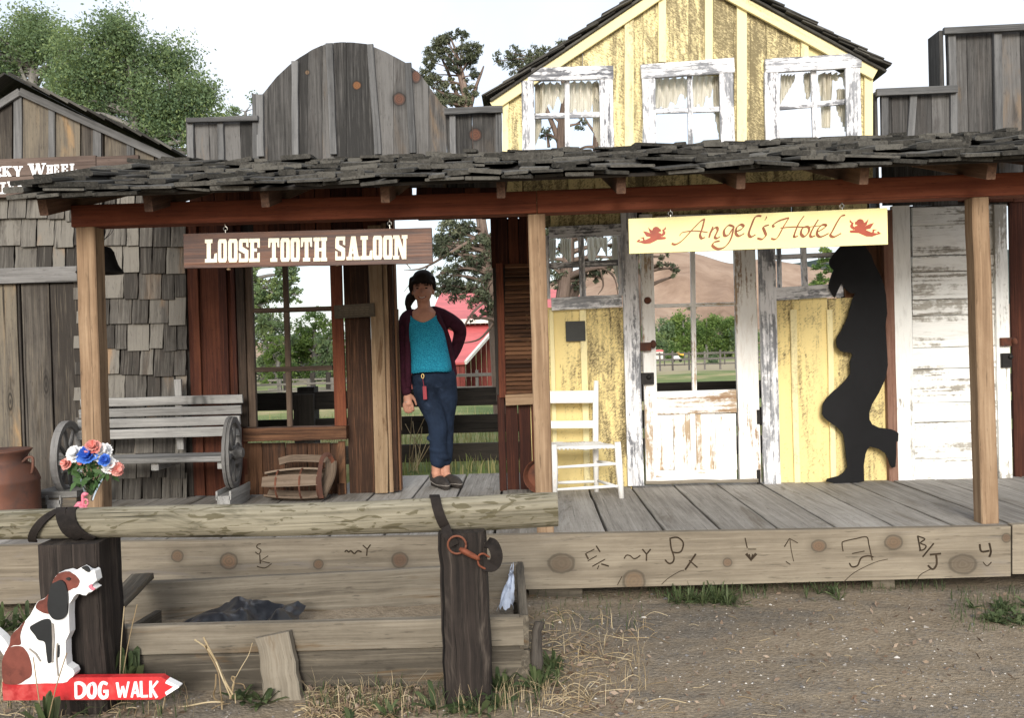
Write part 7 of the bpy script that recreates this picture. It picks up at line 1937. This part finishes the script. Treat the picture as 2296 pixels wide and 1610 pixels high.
def near(px, py, spread):
    """dirt point seen at a pixel of the photograph"""
    x, y, z = 0, 0, 0
    for Yy in np.arange(2.2, 5.2, .01):
        X, Z = W(px, py, Yy)
        if Z <= gz(X, Yy): return X, Yy
    return W(px, py, 4.5)[0], 4.5
def gpts(n, x0, y0, x1, y1, f=None):
    out = []
    while len(out) < n:
        px, py = R2.uniform(x0, x1), R2.uniform(y0, y1)
        if f and R2.random() > f(px, py): continue
        out.append(near(px, py, 0))
    return out
def straws(name, pts, L, mat, label, cat, rad=.0014, zmax=.05, curl=.25):
    mb = MB()
    for x, y in pts:
        a = R2.uniform(0, 6.28); l = R2.uniform(.35, 1) * L; z = gz(x, y) + .003
        d = Vector((math.cos(a), math.sin(a), 0)); up = R2.uniform(0, zmax)
        p = Vector((x, y, z)); q = p + d * l * .5 + Vector((R2.gauss(0, curl * l * .3), R2.gauss(0, curl * l * .3), up * .8)); e = p + d * l + Vector((0, 0, R2.uniform(0, up)))
        mb.tube(spline([p, q, e], 3), rad * R2.uniform(.6, 1.4), 4, rnd=R2.random())
    o = mb.build(name, mat, None); tag(o, label, cat, None, 'stuff'); return o
straws('dry_straw', gpts(170, 1190, 1380, 1480, 1612, lambda x, y: 1 if x < 1330 else .35), .17, M['straw'], 'tangle of dry straw on the dirt at the right corner of the planter', 'straw')
straws('dry_twigs', gpts(260, 690, 1555, 900, 1612) + gpts(60, 0, 1560, 300, 1612), .1, M['straw'], 'dry twigs and stems matted on the ground below the planter front', 'twigs', zmax=.03)
straws('scattered_stems', gpts(34, 1480, 1360, 2295, 1610), .09, M['straw'], 'single dry stems scattered over the gravel street', 'stems', zmax=.015)
def litter(name, pts, size, mat, label, cat):
    r_ = np.random.RandomState(5); V = []; Rn = []
    for x, y in pts:
        z = gz(x, y) + r_.uniform(.002, .02); a = r_.normal(size=3); a[2] *= .5; a /= np.linalg.norm(a); b = np.cross(a, r_.normal(size=3) * np.array([.4, .4, 1])); b /= np.linalg.norm(b)
        s = size * r_.uniform(.5, 1.4); p = np.array([x, y, z])
        V += [p - a * s, p + b * s * .45, p + a * s, p - b * s * .45]; Rn += [r_.uniform()] * 4
    o = leafobj(name, np.array(V), np.array(Rn), mat); tag(o, label, cat, None, 'stuff'); return o
litter('leaf_litter', gpts(700, 690, 1540, 960, 1612) + gpts(300, 1190, 1420, 1420, 1612) + gpts(160, 0, 1540, 420, 1612) + gpts(260, 1400, 1330, 2295, 1612), .014, M['drylitter'], 'dead brown leaves and chaff strewn along the planter and rail posts', 'leaf litter')
def pebbles():
    mb = MB(); r_ = R2
    for i in range(1900):
        big = i < 70
        x, y = near(r_.uniform(1150, 2330), 1330 + 290 * r_.random() ** .9, 0) if i < 1600 else near(r_.uniform(-20, 1150), r_.uniform(1545, 1620), 0)
        s = r_.uniform(.006, .014) if big else r_.uniform(.002, .006); z = gz(x, y)
        vs = []
        for dx, dy, dz in ((1, 0, 0), (-1, 0, 0), (0, 1, 0), (0, -1, 0), (0, 0, 1), (0, 0, -1)):
            j = r_.uniform(.6, 1.3); vs.append((x + dx * s * j + r_.gauss(0, s * .2), y + dy * s * j + r_.gauss(0, s * .2), z + dz * s * .7 * j + s * .2))
        mb.add(vs, [(0, 2, 4), (2, 1, 4), (1, 3, 4), (3, 0, 4), (2, 0, 5), (1, 2, 5), (3, 1, 5), (0, 3, 5)], rnd=r_.random())
    s = NT('pebble'); c = s.ramp(s.attr('rnd', 'Fac'), [(0, (.09, .085, .085)), (.5, (.2, .19, .185)), (.85, (.33, .29, .24)), (.97, (.6, .58, .55))])
    o = mb.build('pebbles', s.out(c, .85, .2)); tag(o, 'grey pebbles scattered over the gravel street', 'pebbles', None, 'stuff')
pebbles()
def weed(name, label, px, py, n, L, w, spread, group=None, up=.55, cat='weed', Yo=None, mat='weedleaf', stems=0):
    x, y = near(px, py, 0)
    if Yo: y = Yo; x = W(px, py, y)[0]
    z = gz(x, y); t = thing(name, label, cat, (x, y, z), group)
    V = []; Rn = []; r_ = np.random.RandomState(R2.randrange(1 << 30))
    nr = max(1, n // 9); roots = [(x + r_.normal(0, spread * .5), y + r_.normal(0, spread * .22)) for _ in range(nr)]
    for i in range(n):
        rx, ry = roots[i % nr]; a = r_.uniform(0, 6.28); e = r_.uniform(.15, 1.1) * up / .55
        d = np.array([math.cos(a) * math.cos(e), math.sin(a) * math.cos(e), math.sin(e)]); l = L * r_.uniform(.45, 1.1); s = np.array([-math.sin(a), math.cos(a), r_.normal(0, .3)]) * w * r_.uniform(.7, 1.2)
        p = np.array([rx, ry, gz(rx, ry)]); q = p + d * l * .45; u = p + d * l * .8 - np.array([0, 0, l * .05]); tip = p + d * l - np.array([0, 0, l * .2])
        V += [p, p, q + s, q - s, q - s, q + s, u + s * .8, u - s * .8, u - s * .8, u + s * .8, tip, tip]; Rn += [r_.uniform(.1, 1)] * 12
    V = np.array(V); V[0::12] -= .0006; V[10::12] += .0005
    leafobj('foliage', V, np.array(Rn), M[mat], t)
    if stems:
        mb = MB()
        for i in range(stems): a = r_.uniform(0, 6.28); mb.tube(spline([(x, y, z), (x + .05 * math.cos(a), y + .03 * math.sin(a), z + L * .9), (x + .1 * math.cos(a), y + .05 * math.sin(a), z + L * 1.6)], 4), .002, 5)
        mb.build('stem', M['straw'], t)
    return t
weed('weed', 'broad leaved green weed growing against the right rail post', 1040, 1588, 44, .13, .012, .12)
weed('weed', 'low green weeds in front of the planter left of the right rail post', 915, 1596, 50, .08, .009, .2)
weed('weed', 'tall green weed between the rail post and planter corner', 1140, 1552, 44, .13, .011, .1, up=.8)
weed('weed', 'narrow leaved weed at the planter corner beside the split stake', 1215, 1545, 36, .14, .009, .06, up=.8)
weed('weed', 'grey green thistle like weed growing by the left rail post behind the arrow board', 265, 1520, 60, .24, .015, .1, up=.9, Yo=3.36, stems=3)
weed('weed', 'small weed at the lower planter board right of the dry stalks', 560, 1575, 40, .1, .01, .1)
weed('weed', 'leafy weed climbing in front of the painted hound', 98, 1600, 26, .19, .012, .02, up=1.1, Yo=3.05, stems=2)
weed('weed', 'green grass tuft under the carved edge board', 1610, 1330, 130, .14, .004, .12, up=.8, Yo=4.5)
weed('weed', 'low green tuft in front of the carved edge board', 1600, 1352, 110, .09, .005, .14, up=.5)
weed('weed', 'thin green grass in the shade below the carved board', 1520, 1322, 70, .12, .004, .08, up=.8, Yo=4.54)
weed('weed', 'sparse grass tuft at the middle support block', 1880, 1335, 70, .09, .004, .16, up=.7, Yo=4.5)
weed('weed', 'spreading green weed patch at the right end of the boardwalk', 2255, 1368, 120, .08, .008, .24, up=.5)
weed('weed', 'smaller weed patch at the right picture edge', 2290, 1395, 130, .08, .009, .16, up=.4)
weed('weed', 'single green weed beside the grey split stake', 1240, 1432, 40, .11, .010, .05, up=.8, Yo=3.62)
weed('weed', 'short weeds behind the rail left of the dog sign', 40, 1425, 120, .16, .010, .3, up=.7, Yo=4.3)
blades('verge_grass', gpts(420, 1450, 1312, 1720, 1345) + gpts(260, 1720, 1300, 2120, 1332) + gpts(240, 2130, 1325, 2295, 1420) + gpts(160, 1190, 1330, 1440, 1420), .025, .085, .0035, M['weedleaf'], lean=.7, label='thin ragged grass at the foot of the carved edge board', cat='grass')
blades('verge_grass', gpts(330, 690, 1545, 1210, 1612) + gpts(220, 0, 1500, 420, 1612), .03, .10, .004, M['weedleaf'], lean=.8, label='ragged green and dry grass along the planter front', cat='grass')
blades('dry_grass', gpts(260, 690, 1545, 1250, 1612) + gpts(200, 0, 1500, 450, 1612) + gpts(160, 1190, 1400, 1450, 1600), .04, .13, .0028, M['straw'], lean=.9, label='bleached dry grass standing along the planter and log posts', cat='grass')
def stalks():
    x, y = W(520, 1570, 3.30)[0], 3.30
    t = thing('dry_stalk', 'tall bundle of bleached dry stalks leaning against the planter front', 'dry plant', (x, y, gz(x, y)))
    mb = MB(); Y = 3.30; q = lambda a, b, d=0: W3(a * .2508, 1206.5 + b * .2508, Y + d)
    for pts, r in (([(2060, 1420), (1990, 1260), (1930, 1110), (1850, 990), (1740, 910)], .0035), ([(2080, 1400), (2010, 1280), (1960, 1160), (1880, 1010), (1820, 890)], .004), ([(1990, 1480), (1970, 1380), (1950, 1200), (1860, 1020), (1835, 960)], .003), ([(1930, 1220), (1925, 1330), (1910, 1400), (1930, 1450), (2000, 1470)], .003),
                   ([(2050, 1440), (2085, 1300), (2150, 1170), (2220, 1050), (2255, 940)], .0015), ([(2080, 1280), (2100, 1250), (2075, 1240), (2070, 1265), (2090, 1300), (2060, 1440)], .003), ([(2000, 1470), (1860, 1470), (1640, 1510), (1400, 1535)], .0035), ([(2060, 1480), (1950, 1500), (1850, 1560)], .002), ([(2090, 1300), (2170, 1310), (2190, 1350)], .002), ([(1980, 1450), (1985, 1540)], .003), ([(2100, 1390), (2105, 1480)], .002), ([(1650, 1510), (1700, 1550), (1760, 1600)], .002)):
        mb.tube(spline([q(a, b, .02 * math.sin(i * 2 + r * 900)) for i, (a, b) in enumerate(pts)], 5), r, 5)
    mb.build('stalk', M['straw'], t)
    for px, lab in ((1150, None), (1205, 'upright')):
        pass
    t = thing('dry_stalk', 'thin dry seed stems rising behind the fence boards in the saloon doorway', 'dry plant', (W(930, 1040, 7.5)[0], 7.5, gz(-1, 7.5)))
    mb = MB()
    for i in range(9):
        a = W3(925 + R2.uniform(-12, 25), 1056, 7.5); e = W3(910 + i * 8 + R2.uniform(-8, 8), R2.uniform(930, 985), 7.5 + R2.uniform(-.1, .1)); mb.tube(spline([a, a.lerp(e, .5) + Vector((R2.gauss(0, .03), 0, 0)), e], 4), .003, 5)
    mb.build('stalk', M['straw'], t)
stalks()
